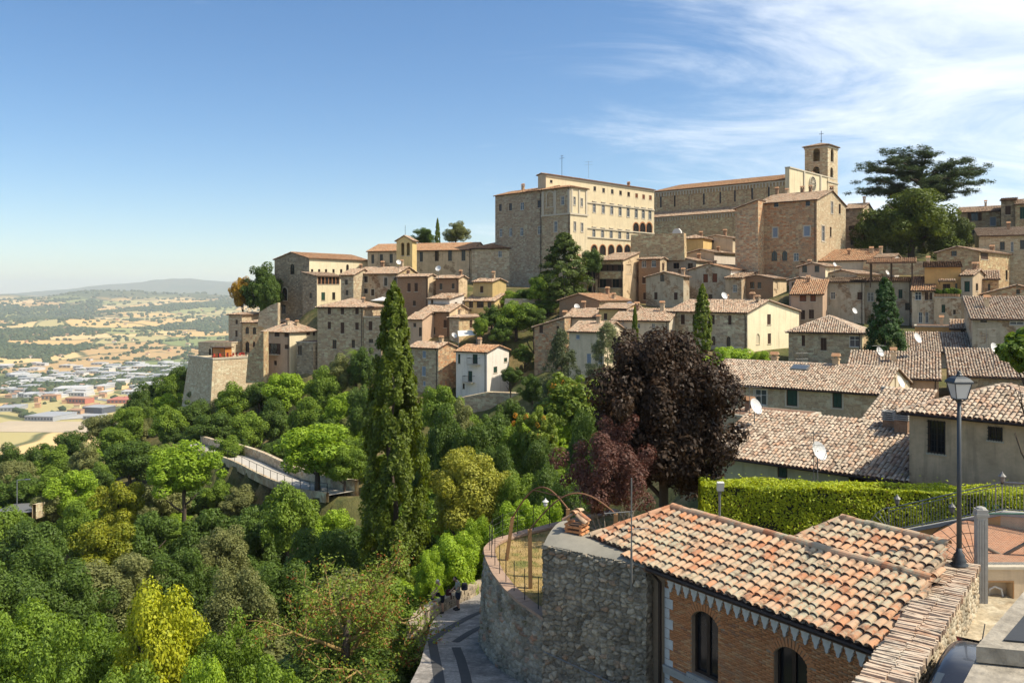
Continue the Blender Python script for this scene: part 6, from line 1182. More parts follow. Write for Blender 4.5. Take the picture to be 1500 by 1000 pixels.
# palm below the grey stone block
pt = P(521, 510, 141); gp_ = gz(pt.x, pt.y); pr0 = empty('palm_tree', (pt.x, pt.y, gp_), 0, 'small fan of palm fronds below the broad grey stone block', 'palm'); hp0 = pt.z-gp_-1.0
MB().tube([(0,0,-0.3),(0.1,0,hp0*0.5),(0,0,hp0)], [0.3,0.24,0.22], 8).build('trunk', MATS['bark'], pr0); gpm = random.Random(3)
for i in range(22):
    a = i*2.4; el = 1.2-1.5*(i/21); Lf = 2.3; mb = MB(); sp_ = [Vector((math.cos(a)*Lf*t*math.cos(el*(1-0.5*t)), math.sin(a)*Lf*t*math.cos(el*(1-0.5*t)), hp0+Lf*t*math.sin(el)-1.1*t*t)) for t in (0,0.2,0.4,0.6,0.8,1.0)]; mb.tube(sp_, [0.04,0.035,0.03,0.02,0.015,0.008], 3)
    sd = Vector((-math.sin(a), math.cos(a), 0))
    for j in range(1, 16):
        t = j/16*5; q0 = sp_[int(t)].lerp(sp_[min(int(t)+1,5)], t-int(t)); dd0 = (sp_[min(int(t)+1,5)]-sp_[int(t)]).normalized()
        for s_ in (-1, 1): tip = q0+sd*s_*0.5*(1-abs(j-6)/14)+dd0*0.25-Vector((0,0,0.15)); mb.poly([q0-dd0*0.04, q0+dd0*0.04, tip])
    mb.build('frond', LEAF['lime'], pr0)
# every tree of the wood gets its own description from the landmark it stands nearest to
LM = {'the pale ramp': RAMP[4], 'the wooded street bend': STREET[1], 'the stone bastion': P(300,560,160), 'the huge cypress': P(577,600,60), 'the lichened tree': P(505,800,37), 'the yellow-green plane': P(233,900,40), 'the curved garden wall': Vector((-0.8,28,0)), 'the dark maple': P(965,600,42), 'the white balcony house': P(700,560,130), 'the grey stone block': P(500,480,150), 'the ailanthus': P(840,560,82), 'the pink house': P(420,500,152), 'the buttressed house': P(630,520,133)}
ORD = ['nearest','second nearest','third nearest','fourth nearest','fifth nearest','sixth nearest','seventh nearest','eighth nearest','ninth nearest','tenth nearest','eleventh nearest','twelfth nearest']
KD = {'dark green rounded tree in the wood below the town':'dark green rounded tree','mid-green leafy tree in the wood below the town':'mid-green leafy tree','bright fresh-green tree in the wood below the town':'bright fresh-green tree','grey-green olive-like tree in the wood below the town':'grey-green olive-like tree','feathery green locust tree in the foreground wood':'feathery green locust tree','green tree with yellow upper leaves in the wood':'yellowing green tree','undergrowth shrub between the trees of the ravine wood':'undergrowth shrub of the ravine'}
bk = {}
for o in col.objects:
    if o.parent is None and o.get('label') in KD:
        l, d = min(((l, math.hypot(o.location.x-q.x, o.location.y-q.y)) for l, q in LM.items()), key=lambda t: t[1]); bk.setdefault((o['label'], l), []).append((d, o.name, o))
for (lab, l), it in bk.items():
    for i, (d, _, o) in enumerate(sorted(it, key=lambda t: t[0])):
        if i < len(ORD): o['label'] = '%s, the one %s to %s' % (KD[lab], ORD[i], l)
        else: o['label'] = '%s, standing in the thicket farthest from %s' % (KD[lab], l)
# ------------------------------------------------------------------ foreground
def relief(name, pos, nrm, U, Vv, step, cell, amp, mat, parent, seed=0, rough=0.012, closed=False):
    nu = max(2, int((U[1]-U[0])/step)); nv = max(2, int((Vv[1]-Vv[0])/step)); u, v = np.meshgrid(np.linspace(U[0], U[1], nu+1), np.linspace(Vv[0], Vv[1], nv+1))
    wu = u+(vnoise(u*3, v*3, seed+40)-0.5)*cell[0]*0.7; wv = v+(vnoise(u*3+9, v*3, seed+41)-0.5)*cell[1]*0.7
    e, cid = voro(wu/cell[0], wv/cell[1], seed); d = np.clip(e/0.28, 0, 1); d = d*d*(3-2*d)
    hgt = amp*(d-0.6)+amp*0.9*(cid-0.5)*d+rough*(fbm(u*11, v*11, 3, seed+5)-0.45)*2.0
    Pp = pos(u, v)+nrm(u, v)*hgt[...,None]; q = (np.arange(nv)[:,None]*(nu+1)+np.arange(nu)[None]).ravel()
    me = np_mesh(name, Pp.reshape(-1,3), np.stack([q, q+1, q+nu+2, q+nu+1], 1), True); me.materials.append(MATS[mat])
    for nm, arr in (('stone_id', cid), ('joint', 1-np.clip(e/0.12, 0, 1))):
        a = me.attributes.new(nm, 'FLOAT', 'POINT'); a.data.foreach_set('value', arr.ravel().astype(np.float32))
    return meshobj(name, me, parent)
attrstone('rubble_dark', [(0.0,(0.16,0.14,0.11)),(0.35,(0.47,0.405,0.30)),(0.6,(0.24,0.205,0.155)),(0.9,(0.60,0.515,0.38)),(1.0,(0.44,0.27,0.16))], (0.38,0.325,0.245), 0.4)
attrstone('rubble_mid', [(0.0,(0.26,0.22,0.16)),(0.35,(0.52,0.45,0.33)),(0.6,(0.33,0.27,0.2)),(0.85,(0.60,0.52,0.39)),(1.0,(0.48,0.24,0.14))], (0.46,0.39,0.28), 0.7)
attrstone('rubble_pale', [(0.0,(0.52,0.44,0.31)),(0.4,(0.62,0.55,0.41)),(0.7,(0.46,0.38,0.26)),(1.0,(0.56,0.42,0.27))], (0.50,0.42,0.29))
attrstone('cobbles', [(0.0,(0.32,0.295,0.26)),(0.5,(0.46,0.42,0.365)),(1.0,(0.38,0.345,0.305))], (0.22,0.195,0.165))
attrstone('court_stone', [(0.0,(0.52,0.43,0.29)),(0.5,(0.60,0.52,0.37)),(1.0,(0.48,0.36,0.22))], (0.46,0.37,0.24))
ZE = -8.4; A = PZ(955, 833, ZE); B = PZ(1302, 961, ZE); du = (B-A).normalized(); dn = Vector((-du.y, du.x, 0)); dn = dn if dn.y > 0 else -dn
Lw = (B-A).length
# local frame of the brick building: x along the street front (towards the viewer), y into the building
bl = empty('brick_villa', (A.x, A.y, -14.5), math.atan2(du.y, du.x), 'orange brick villa with white pendant frieze and arched windows in the foreground', 'house')
zo = 14.5; ez = ZE+zo; F0 = 0.45                                # eave overhang
def lu(px, py):                                                  # photo pixel on the front wall plane -> (u, z)
    k = (px-750)/FPX; O = A+dn*F0; t = (k*O.y-O.x)/(du.x-k*du.y); Yp = O.y+du.y*t; return t, (HY-py)/FPX*Yp+zo
sgn = 1 if Vector((du.x, du.y, 0)).cross(dn).z > 0 else -1
def L(u, v, z): return (u, sgn*v, z)
wins = []
for (xa, xb, yt, ybm) in ((1013, 1052, 903, 984), (1134, 1182, 945, 1045)):
    u0, zt = lu(xa, yt); u1, _ = lu(xb, yt); _, zbm = lu(xa, ybm); wins.append((u0, u1, zbm, zbm+1.95))
if True:
    ue = Lw+0.4; us = 0.12
    def arc(a, b, d, t, dr=0.0):
        hw = (b-a)/2; r = (hw*hw+0.28*0.28)/0.56; ph = math.asin(hw/r); an = -ph+2*ph*t; return ((a+b)/2+(r+dr)*math.sin(an), d-r+(r+dr)*math.cos(an), an)
    hs = [[(a,c),(b,c)]+[arc(a, b, d, 1-k/8)[:2] for k in range(9)] for a, b, c, d in wins]
    zt = ez-0.12; ol = [(us-0.6,0),(ue,0),(ue,zt),(us-0.6,zt)]; loops = [[Vector((a,b,0)) for a, b in ol]]+[[Vector((a,b,0)) for a, b in hl] for hl in hs]; flat = [p for l in loops for p in l]; mb = MB()
    for t in tessellate_polygon(loops): mb.poly([L(flat[i].x, F0+0.012, flat[i].y) for i in t])
    for hl in hs:
        for i in range(len(hl)): a, b = hl[i], hl[(i+1)%len(hl)]; mb.poly([L(a[0],F0+0.012,a[1]), L(b[0],F0+0.012,b[1]), L(b[0],F0+0.32,b[1]), L(a[0],F0+0.32,a[1])])
    for (a, b) in (((us,F0),(us,3.0)), ((us,3.0),(ue-2.6,3.0)), ((ue-2.6,3.0),(ue,F0))): mb.poly([L(a[0],a[1]+0.012,0), L(b[0],b[1]+0.012,0), L(b[0],b[1]+0.012,zt), L(a[0],a[1]+0.012,zt)])
    wall = mb.build('wall', plain('mortar_brown', (0.42,0.30,0.20), 0.95), bl)
    # real bricks, laid in running bond
    bw, bh, jt = 0.262, 0.066, 0.010; rows = int(zt/bh); V = []; rb = np.random.default_rng(2); cells = []
    for r in range(max(0, int(2.0/bh)), rows):
        z0 = r*bh; off = (r % 2)*0.5*bw; n = int((ue-us)/bw)+1
        for i in range(-1, n+1):
            a = us+off+i*bw; b = a+bw-jt; a = max(a, us+0.004); b = min(b, ue)
            if b-a < 0.05: continue
            for (wa, wb, wc, wd) in wins:
                if z0+bh > wc-0.02 and z0 < wd+0.24 and b > wa-0.20 and a < wb+0.20:
                    top = arc(wa, wb, wd, min(max(((a+b)/2-wa)/(wb-wa),-0.12),1.12), 0.25)[1]
                    if z0 < top and z0 > wd-0.35: a = b
                    elif z0 <= wd-0.35:
                        if a < wa-0.004 and b > wa-0.004: b = wa-0.004
                        elif b > wb+0.004 and a < wb+0.004: a = wb+0.004
                        elif a >= wa-0.004 and b <= wb+0.004: a = b
            if b-a > 0.04: cells.append((a, b, z0+jt/2, z0+bh-jt/2))
    cl = np.array(cells); n = len(cl); f0 = F0-0.010+rb.normal(0, 0.003, n); V = np.zeros((n, 8, 3))
    for k, (xa, ya, za) in enumerate(((0,0,2),(1,0,2),(1,0,3),(0,0,3),(0,1,2),(1,1,2),(1,1,3),(0,1,3))):
        V[:,k,0] = cl[:,xa]; V[:,k,1] = sgn*(f0 if ya == 0 else F0+0.02); V[:,k,2] = cl[:,za]
    bf = np.array([[0,1,2,3],[4,0,3,7],[1,5,6,2],[3,2,6,7],[4,5,1,0]]); FF = ((np.arange(n)*8)[:,None,None]+bf[None]).reshape(-1,4)
    m, nt = newmat('brick_face'); rr = N(nt, 'ShaderNodeNewGeometry').outputs['Random Per Island']; nn = noise(nt, obn(nt), 1.3, 5.0, 0.65); n2 = noise(nt, obn(nt), 22.0, 3.0)
    cc = ramp(nt, rr, [(0.0,(0.46,0.19,0.08)),(0.3,(0.60,0.27,0.115)),(0.6,(0.54,0.225,0.095)),(0.85,(0.64,0.35,0.17)),(1.0,(0.38,0.18,0.10))]); cc = mix(nt, N(nt, 'ShaderNodeMapRange', {0: nn, 1: 0.5, 2: 0.72, 3: 0.0, 4: 0.45}).outputs[0], cc, (0.30,0.20,0.13)); finish(nt, cc, 0.9, n2, 0.4, 0.01, 0.15)
    tag(meshobj('bricks', np_mesh('bricks', V.reshape(-1,3), FF), wall, m), kind='stuff')
    for (a, b, c, d) in wins:                                   # windows with brick arch, dark frames and sill
        mb = MB(); t = 0.07
        for u0, u1 in ((a,a+t),(b-t,b),((a+b)/2-0.06,(a+b)/2+0.06)): mb.box(u0, u1, *sorted((sgn*(F0+0.16), sgn*(F0+0.24))), c, d-0.06)
        mb.box(a, b, *sorted((sgn*(F0+0.165), sgn*(F0+0.235))), c, c+0.08); w_ = mb.build('window', MATS['copper_dark'], bl)
        MB().poly([L(a,F0+0.21,c), L(b,F0+0.21,c), L(b,F0+0.21,d), L(a,F0+0.21,d)]).build('pane', MATS['glass_dark'], w_)
        MB().box(a-0.12, b+0.12, *sorted((sgn*(F0-0.10), sgn*(F0+0.15))), c-0.12, c-0.005).build('sill', MATS['concrete'], w_)
        for k in range(15):
            x, zz, an = arc(a, b, d, -0.06+1.12*(k+0.5)/15, 0.125); mb = MB(); mb.obox((x, sgn*(F0+0.005), zz), (0.036*math.cos(an),0,-0.036*math.sin(an)), (0,0.022,0), (0.118*math.sin(an),0,0.118*math.cos(an))); mb.build('arch_brick', m, w_)
    # pendant frieze, white quoins, string course, gutter, downpipe
    prof = [(-0.155,0),(0.155,0),(0.153,-0.07),(0.125,-0.11),(0.135,-0.17),(0.10,-0.22),(0.105,-0.28),(0.06,-0.34),(0.045,-0.40),(0.05,-0.43),(0.0,-0.48),(-0.05,-0.43),(-0.045,-0.40),(-0.06,-0.34),(-0.105,-0.28),(-0.10,-0.22),(-0.135,-0.17),(-0.125,-0.11),(-0.153,-0.07)]
    mw_ = plain('frieze_grey', (0.66,0.65,0.61), 0.85); pm = MB().prism([(x, 0, z) for x, z in prof], (0,0.07*sgn,0)); pm.obox((0,-0.004*sgn,-0.12), (0.04,0,0.04), (0,0.006,0), (-0.04,0,0.04)); pmesh = pm.mesh('pendant', mw_)
    nP = int((Lw-0.1)/0.32)
    for i in range(nP+1): o = meshobj('pendant', pmesh, bl); o.location = L(us+0.28+i*0.32, F0-0.075, ez-0.20)
    MB().box(us, ue, *sorted((sgn*(F0-0.09), sgn*F0)), ez-0.20, ez-0.14).build('frieze_band', MATS['wood'], bl)
    for i in range(16):
        z = ez-0.75-i*0.31; w_ = 0.34 if i % 2 else 0.20; MB().box(us, us+w_, *sorted((sgn*(F0-0.03), sgn*(F0+0.05))), z-0.145, z+0.145).build('quoin', mw_, bl)
    _, zs = lu(975, 972); MB().box(us, ue, *sorted((sgn*(F0-0.10), sgn*F0)), zs-0.22, zs-0.05).box(us, ue, *sorted((sgn*(F0-0.13), sgn*F0)), zs-0.05, zs+0.02).build('string_course', MATS['concrete'], bl)
    MB().tube([L(-0.2,-0.02,ez-0.05), L(Lw+0.3,-0.02,ez-0.05)], 0.075, 8).build('gutter', MATS['copper_dark'], bl)
    MB().tube([L(0.05,-0.02,ez-0.1), L(0.05,F0-0.16,ez-0.45), L(0.05,F0-0.16,1.5)], 0.055, 8).build('downpipe', MATS['copper_dark'], bl)
# line of the lamp wall, where the roofs stop
lamp = P(1405, 829, 24); zt_ = lamp.z; w0 = PZ(1292, 1000, zt_); wd_ = Vector((lamp.x-w0.x, lamp.y-w0.y, 0)).normalized(); wn_ = Vector((wd_.y, -wd_.x, 0))
def ulim(v, off=0.25):
    q0 = Vector((w0.x, w0.y, 0))-wn_*off-Vector((A.x, A.y, 0)); dv = wd_.dot(dn); s = (v-q0.dot(dn))/dv; return q0.dot(du)+s*wd_.dot(du)
# tiled roof: every tile that shows is an object
R0 = PZ(985, 745, -7.4); vR = (R0-A).dot(dn); uR0 = (R0-A).dot(du); rise = (-7.4-ZE)/vR; Vv_ = P(862, 790, 29.2); uV = (Vv_-A).dot(du); vV = max((Vv_-A).dot(dn), 0.1)
q = math.sqrt(1+rise*rise); uA, uB = ulim(0), ulim(vR); poly = [(-0.3,0),(uA,0),(uB,vR*q),(uR0,vR*q),(uV,vV*q)]
mb = MB(); top = [Vector(L(u, v/q, ez+rise*v/q)) for u, v in poly]; mb.poly(top if sgn > 0 else top[::-1]); mb.poly([p-Vector((0,0,0.16)) for p in (top[::-1] if sgn > 0 else top)])
for i in range(len(top)): a, b = top[i], top[(i+1)%len(top)]; mb.poly([a, a-Vector((0,0,0.16)), b-Vector((0,0,0.16)), b])
bk = [Vector(L(uB,vR,ez+rise*vR)), Vector(L(uR0,vR,ez+rise*vR)), Vector(L(uR0,vR+2.6,ez+rise*vR-0.85)), Vector(L(uB,vR+2.6,ez+rise*vR-0.85))]; mb.poly(bk)
roof = mb.build('roof', MATS['roof_base'], bl)
def tile_mesh(pu, Lt, thick=0.016, seg=7):
    mb = MB(); r0, r1 = pu*0.47, pu*0.37; pr = []
    for rr, y, lift in ((r0, -0.02, 0.075), (r1, Lt, 0.02)):
        o = [(-math.cos(math.pi*k/seg)*rr, y, math.sin(math.pi*k/seg)*rr*0.82+lift) for k in range(seg+1)]; i_ = [(-math.cos(math.pi*k/seg)*(rr-thick), y, math.sin(math.pi*k/seg)*(rr-thick)*0.82+lift) for k in range(seg+1)]; pr.append((o, i_))
    for k in range(seg):
        mb.poly([pr[0][0][k], pr[0][0][k+1], pr[1][0][k+1], pr[1][0][k]]); mb.poly([pr[0][1][k+1], pr[0][1][k], pr[1][1][k], pr[1][1][k+1]]); mb.poly([pr[0][1][k], pr[0][1][k+1], pr[0][0][k+1], pr[0][0][k]])
    return mb.mesh('roof_tile', MATS['tile_near'])
def lay(par, poly, O, slope_q, rs, pu, pv, tm, limit, sg, zfun, restkey):
    us_ = [p[0] for p in poly]; vs_ = [p[1] for p in poly]; nu = int((max(us_)-min(us_))/pu); nv = int(round((max(vs_)-min(vs_))/pv)); spots = []
    for j in range(nv):
        for i in range(nu+1):
            u = min(us_)+(i+0.5)*pu; v = min(vs_)+j*pv
            if in_poly(np.array([u]), np.array([v+pv*0.35]), poly)[0]: spots.append((u, v))
    rr = random.Random(6); M0 = par.matrix_basis; spots.sort(key=lambda s: (Vector(O)+du*s[0]+dn*s[1]).length); rest = []
    pit = math.atan(rs)
    for idx, (u, v) in enumerate(spots):
        u2 = u+rr.gauss(0, 0.012); v2 = v+rr.gauss(0, 0.02)
        if idx < limit:
            o = meshobj('roof_tile', tm, par); o.location = L(u2, v2/slope_q, zfun(v2/slope_q)+rr.uniform(-0.004, 0.012)); o.rotation_euler = (sg*pit, rr.gauss(0, 0.03), rr.gauss(0, 0.035)) if sg > 0 else (-pit, 0, math.pi+rr.gauss(0,0.035))
        else: rest.append((u2, v2))
    # pan tiles between the covers, one sheet of channels
    arr = []; rngp = np.random.default_rng(3)
    E = [Vector((1,0,0)), Vector((0, sg/slope_q, rs/slope_q))]
    for j in range(nv):
        for i in range(nu+1):
            u = min(us_)+i*pu; v = min(vs_)+j*pv
            if not in_poly(np.array([u]), np.array([v+pv*0.35]), poly)[0]: continue
            V = []
            for y, lift in ((-0.03, 0.03), (pv*1.1, 0.004)):
                for k in range(5): t = math.pi*k/4; c = -math.cos(t)*pu*0.5; V.append(Vector(L(u, 0, zfun(0)))+E[0]*c+E[1]*(v+y)+Vector((0,0,lift+0.085-math.sin(t)*0.075)))
            arr.append((np.array([p[:] for p in V]), np.array([[k, k+1, 6+k, 5+k] for k in range(4)])))
    tag(meshobj('pan_tiles', np_mesh('pan_tiles', *join(arr)), par, MATS['tile_near_rest']), kind='stuff')
    if rest:
        arr = []
        for (u, v) in rest:
            V = []
            for y, r_, lift in ((-0.02, pu*0.47, 0.075), (pv*1.2, pu*0.37, 0.02)):
                for k in range(6): t = math.pi*k/5; V.append(Vector(L(u, 0, zfun(0)))+E[0]*(-math.cos(t)*r_)+E[1]*(v+y)+Vector((0,0,math.sin(t)*r_*0.82+lift)))
            arr.append((np.array([p[:] for p in V]), np.array([[k, k+1, 7+k, 6+k] for k in range(5)])))
        tag(meshobj(restkey, np_mesh(restkey, *join(arr)), par, MATS['tile_near_rest']), kind='stuff')
    print('near tiles', len(spots))
tmn = tile_mesh(0.252, 0.46)
lay(roof, poly, A, q, rise, 0.252, 0.375, tmn, 290, sgn, lambda v: ez+rise*v+0.01, 'upper_cover_tiles')
def ridge_objs(par, a, b, tm_r=0.15, step=0.42, name='ridge_tile'):
    a, b = Vector(a), Vector(b); n = max(1, int((b-a).length/step)); d = (b-a)/n; mb = MB(); seg = 7
    for k in range(seg):
        t0, t1 = math.pi*k/seg, math.pi*(k+1)/seg
        mb.poly([(0,-math.cos(t0)*tm_r,math.sin(t0)*tm_r),(0,-math.cos(t1)*tm_r,math.sin(t1)*tm_r),(step*1.1,-math.cos(t1)*tm_r*0.85,math.sin(t1)*tm_r*0.85),(step*1.1,-math.cos(t0)*tm_r*0.85,math.sin(t0)*tm_r*0.85)])
        mb.poly([(0,-math.cos(t)*r_,math.sin(t)*r_) for t, r_ in ((t0,tm_r*0.88),(t1,tm_r*0.88),(t1,tm_r),(t0,tm_r))])
    me = mb.mesh(name, MATS['tile_near']); rr = random.Random(2); el = math.atan2(d.z, math.hypot(d.x, d.y))
    for i in range(n): o = meshobj(name, me, par); o.location = a+d*i+Vector((0,0,0.05+rr.uniform(-0.01,0.015))); o.rotation_euler = (rr.gauss(0,0.04), -el-0.03, math.atan2(d.y, d.x)+rr.gauss(0,0.03))
zr = ez+rise*vR; ridge_objs(roof, L(uR0,vR,zr), L(uB,vR,zr)); ridge_objs(roof, L(uV+0.1,vV,ez+rise*vV), L(uR0,vR,zr), 0.13)
# second, slightly higher roof behind the ridge
R2 = PZ(1233, 762, -7.07); u2, v2 = (R2-A).dot(du), (R2-A).dot(dn); vlo = vR+0.12; r2s = 0.34; zl2 = -7.07-r2s*(v2-vlo); q2 = math.sqrt(1+r2s*r2s)
ob = empty('outbuilding', (A.x, A.y, -14.5), math.atan2(du.y, du.x), 'small tiled outbuilding roof rising behind the brick villa ridge', 'outbuilding')
p2 = [(u2-0.9, vlo*q2), (ulim(vlo), vlo*q2), (ulim(v2), v2*q2), (u2, v2*q2)]
zf2 = lambda v: -7.07+zo-r2s*(v2-v)
mb = MB(); tp2 = [Vector(L(u, v/q2, zf2(v/q2))) for u, v in p2]; mb.poly(tp2)
for i in range(4): a, b = tp2[i], tp2[(i+1)%4]; mb.poly([a, a-Vector((0,0,0.2)), b-Vector((0,0,0.2)), b])
roof2 = mb.build('roof', MATS['roof_base'], ob)
MB().box(u2+0.2, Lw-2.6, *sorted((sgn*(vlo+0.3), sgn*(v2+2.0))), 0, zo-7.07-0.75).build('wall', MATS['plaster_tan'], ob)
lay(roof2, p2, A, q2, r2s, 0.252, 0.375, tmn, 290, sgn, lambda v: zf2(v)+0.01, 'rear_cover_tiles')
ridge_objs(roof2, L(u2,v2,zf2(v2)), L(ulim(v2),v2,zf2(v2))); ridge_objs(roof2, L(u2-0.9,vlo,zf2(vlo)), L(u2,v2,zf2(v2)), 0.12)
# ------------------------------------------------------------------ old bastion stump with mortar cap
a0 = PZ(795, 797, -8.4); a1 = PZ(947, 829, -8.4); bd = (a1-a0); bL = bd.length; bd.normalize(); bn = Vector((bd.y, -bd.x, 0)); bn = bn if bn.y < 0 else -bn
bs = empty('stone_stump', (a0.x, a0.y, -14.5), 0, 'dark rubble tower stump with mortar cap beside the brick villa', 'tower stump'); bo = Vector((a0.x, a0.y, -14.5))
def bpos(O, d): return lambda u, v: np.stack([O.x-bo.x+d.x*u, O.y-bo.y+d.y*u, v+0*u], -1)
def cn(n): return lambda u, v: np.broadcast_to(np.array([n.x, n.y, 0.0]), u.shape+(3,))
zt = lambda u: 0
relief('front_masonry', bpos(bo, bd), cn(bn), (0, bL), (0, 6.1), 0.017, (0.25, 0.16), 0.085, 'rubble_dark', bs, 3, 0.06)
b3 = a0+Vector((1.0, 3.0, 0)); ld_ = (a0-b3); ll = ld_.length; ld_.normalize(); ln_ = Vector((ld_.y, -ld_.x, 0)); ln_ = ln_ if ln_.x < 0 else -ln_
relief('left_masonry', bpos(Vector((b3.x, b3.y, 0)), ld_), cn(ln_), (0, ll), (0, 6.1), 0.03, (0.24, 0.17), 0.05, 'rubble_dark', bs, 6, 0.02)
b4 = a1-bn*0.9; rd = (b4-a1); rL = rd.length; rd.normalize(); rn = bd
relief('right_masonry', bpos(Vector((a1.x, a1.y, 0)), rd), cn(rn), (0, rL), (0, 6.0), 0.03, (0.24, 0.17), 0.05, 'rubble_dark', bs, 9, 0.02)
# cap: draped sheet between the broken front edge and the roof verge
nc = 14; Vc = []; Fc = []
for i in range(nc+1):
    t = i/nc; f = a0+bd*bL*t; bk = b3.lerp(Vector((A.x, A.y, 0))+Vector((0.05,0.05,0)), t)
    for j in range(7):
        s = j/6; p = f.lerp(bk, s); z = 6.08+0.20*math.sin(math.pi*s)*(1-t)+0.14*s*(1-abs(2*t-0.8))+0.05*math.sin(7*t+3*s); z = z if j else 6.02+0.05*math.sin(9*t)
        p = p-(bn*-0.03 if j == 0 else Vector((0,0,0))); Vc.append((p.x-bo.x, p.y-bo.y, z))
for i in range(nc):
    for j in range(6): k = i*7+j; Fc.append((k, k+7, k+8, k+1))
Fc += [] ; me = np_mesh('mortar_cap', Vc, Fc, True); meshobj('mortar_cap', me, bs, MATS['mortar_cap']); mod = bs.children[-1].modifiers.new('thick', 'SOLIDIFY'); mod.thickness = 0.12
MB().tube([tuple(a0+bd*0.1+bn*0.09-bo)[:2]+(2.55,), tuple(a1+bn*0.09-bo)[:2]+(2.05,)], 0.025, 5).build('cable', MATS['zinc'], bs)
# ------------------------------------------------------------------ curved garden wall
ZW = PZ(795, 905, -11.05).z; cp = [PZ(x, y, -11.05) for x, y in ((800,908),(778,893),(756,877),(735,856),(720,834),(712,814),(712,801),(728,790),(760,780),(800,770),(845,759),(900,746))]
def catmull(pts, n):
    out = []
    for i in range(len(pts)-1):
        p0, p1, p2, p3 = pts[max(i-1,0)], pts[i], pts[i+1], pts[min(i+2,len(pts)-1)]
        for k in range(n): t = k/n; out.append(0.5*((2*p1)+(p2-p0)*t+(2*p0-5*p1+4*p2-p3)*t*t+(3*p1-p0-3*p2+p3)*t*t*t))
    return out+[pts[-1]]
cv = catmull(cp, 12); cva = np.array([p[:2] for p in cv]); sl_ = np.concatenate([[0], np.cumsum(np.hypot(*np.diff(cva, axis=0).T))]); CL = sl_[-1]
tg = np.gradient(cva, axis=0); tg /= np.hypot(tg[:,0], tg[:,1])[:,None]; nout = np.stack([-tg[:,1], tg[:,0]], 1); cen = np.array([3.0, 33.0])
if np.sum((cva[len(cva)//3]-cen)*nout[len(cva)//3]) < 0: nout = -nout
gw = empty('garden_wall', (cva[0][0], cva[0][1], -16.5), 0, 'curved rubble retaining wall of the fenced garden above the road', 'wall'); go = np.array([cva[0][0], cva[0][1], -16.5])
def ci(u, arr): return np.stack([np.interp(u, sl_, arr[:,k]) for k in (0,1)], -1)
def cwpos(u, v):
    p = ci(u, cva)+ci(u, nout)*((5.45-v)*0.06)[...,None]; return np.concatenate([p-go[:2], v[...,None]], -1)
relief('masonry', cwpos, lambda u, v: np.concatenate([ci(u, nout), np.full(u.shape+(1,), 0.05)], -1), (0, CL), (0, 5.45), 0.032, (0.34, 0.18), 0.10, 'rubble_mid', gw, 12, 0.06)
mb = MB(); NN = 60
for i in range(NN):
    a, b = CL*i/NN, CL*(i+1)/NN-0.012; pa, pb = ci(np.array(a), cva)-go[:2], ci(np.array(b), cva)-go[:2]; na, nb_ = ci(np.array(a), nout), ci(np.array(b), nout)
    if i == 0: cop = []
    mb = MB(); o = [tuple(pa+na*0.06), tuple(pb+nb_*0.06), tuple(pb-nb_*0.42), tuple(pa-na*0.42)]; z = 5.45+0.012*math.sin(i*7.3)
    mb.prism([(x, y, 5.40) for x, y in o], (0, 0, z-5.40+0.05)); mb.build('coping_brick', MATS['brick_cope'] if 'brick_cope' in MATS else plain('brick_cope', (0.40,0.27,0.185), 0.95, sc=4.0), gw)
# garden floor of dry grass, inside the wall
mg, nt = newmat('dry_grass'); pos = N(nt, 'ShaderNodeNewGeometry').outputs['Position']; a = noise(nt, pos, 1.2, 5.0, 0.65); b = noise(nt, pos, 16.0, 4.0, 0.7)
cc = ramp(nt, a, [(0.35,(0.15,0.17,0.045)),(0.5,(0.40,0.28,0.11)),(0.65,(0.46,0.33,0.15))]); cc = mix(nt, N(nt, 'ShaderNodeMapRange', {0: b, 1: 0.3, 2: 0.7, 3: 0.5, 4: 0.0}).outputs[0], cc, (0.18,0.13,0.06)); finish(nt, cc, 0.95, b, 0.8, 0.06, 0.1)
inner = [Vector((p[0]-n[0]*0.38, p[1]-n[1]*0.38, -11.13)) for p, n in zip(cva, nout)]; inner += [Vector((9.5, 38, -11.13)), Vector((9.5, 30.5, -11.13)), Vector((2.5, 29.8, -11.13))]
tri = tessellate_polygon([[Vector((p.x, p.y, 0)) for p in inner]]); me = bpy.data.meshes.new('garden_lawn'); me.from_pydata([tuple(p) for p in inner], [], [tuple(t) for t in tri]); me.update()
gl = meshobj('garden_lawn', me, None, mg); tag(gl, kind='structure')
bmx = bmesh.new(); bmx.from_mesh(me); bmesh.ops.recalc_face_normals(bmx, faces=bmx.faces)
if sum(f.normal.z for f in bmx.faces) < 0: bmesh.ops.reverse_faces(bmx, faces=bmx.faces)
bmx.to_mesh(me); bmx.free()
gp = np.array([(p.x, p.y) for p in inner]); rgr = np.random.default_rng(4); tr = np.array(tri); k = rgr.choice(len(tr), 7000, p=(lambda a: a/a.sum())(np.array([abs(np.cross(gp[t[1]]-gp[t[0]], gp[t[2]]-gp[t[0]])) for t in tr]))); r1 = np.sqrt(rgr.random(7000)); r2 = rgr.random(7000)
gpt = gp[tr[k,0]]*(1-r1)[:,None]+gp[tr[k,1]]*(r1*(1-r2))[:,None]+gp[tr[k,2]]*(r1*r2)[:,None]; aa = rgr.uniform(0, 6.28, 7000); hh = rgr.uniform(0.05, 0.16, 7000); ln = rgr.normal(0, 0.04, (7000,2))
V = np.stack([np.concatenate([gpt-0.012*np.stack([np.cos(aa),np.sin(aa)],1), np.full((7000,1),-11.13)],1), np.concatenate([gpt+0.012*np.stack([np.cos(aa),np.sin(aa)],1), np.full((7000,1),-11.13)],1), np.concatenate([gpt+ln, (-11.13+hh)[:,None]],1)], 1).reshape(-1,3)
tag(meshobj('dry_grass', np_mesh('dry_grass', V, np.arange(21000).reshape(-1,3)), None, mg), 'short dry grass of the fenced garden', kind='stuff')
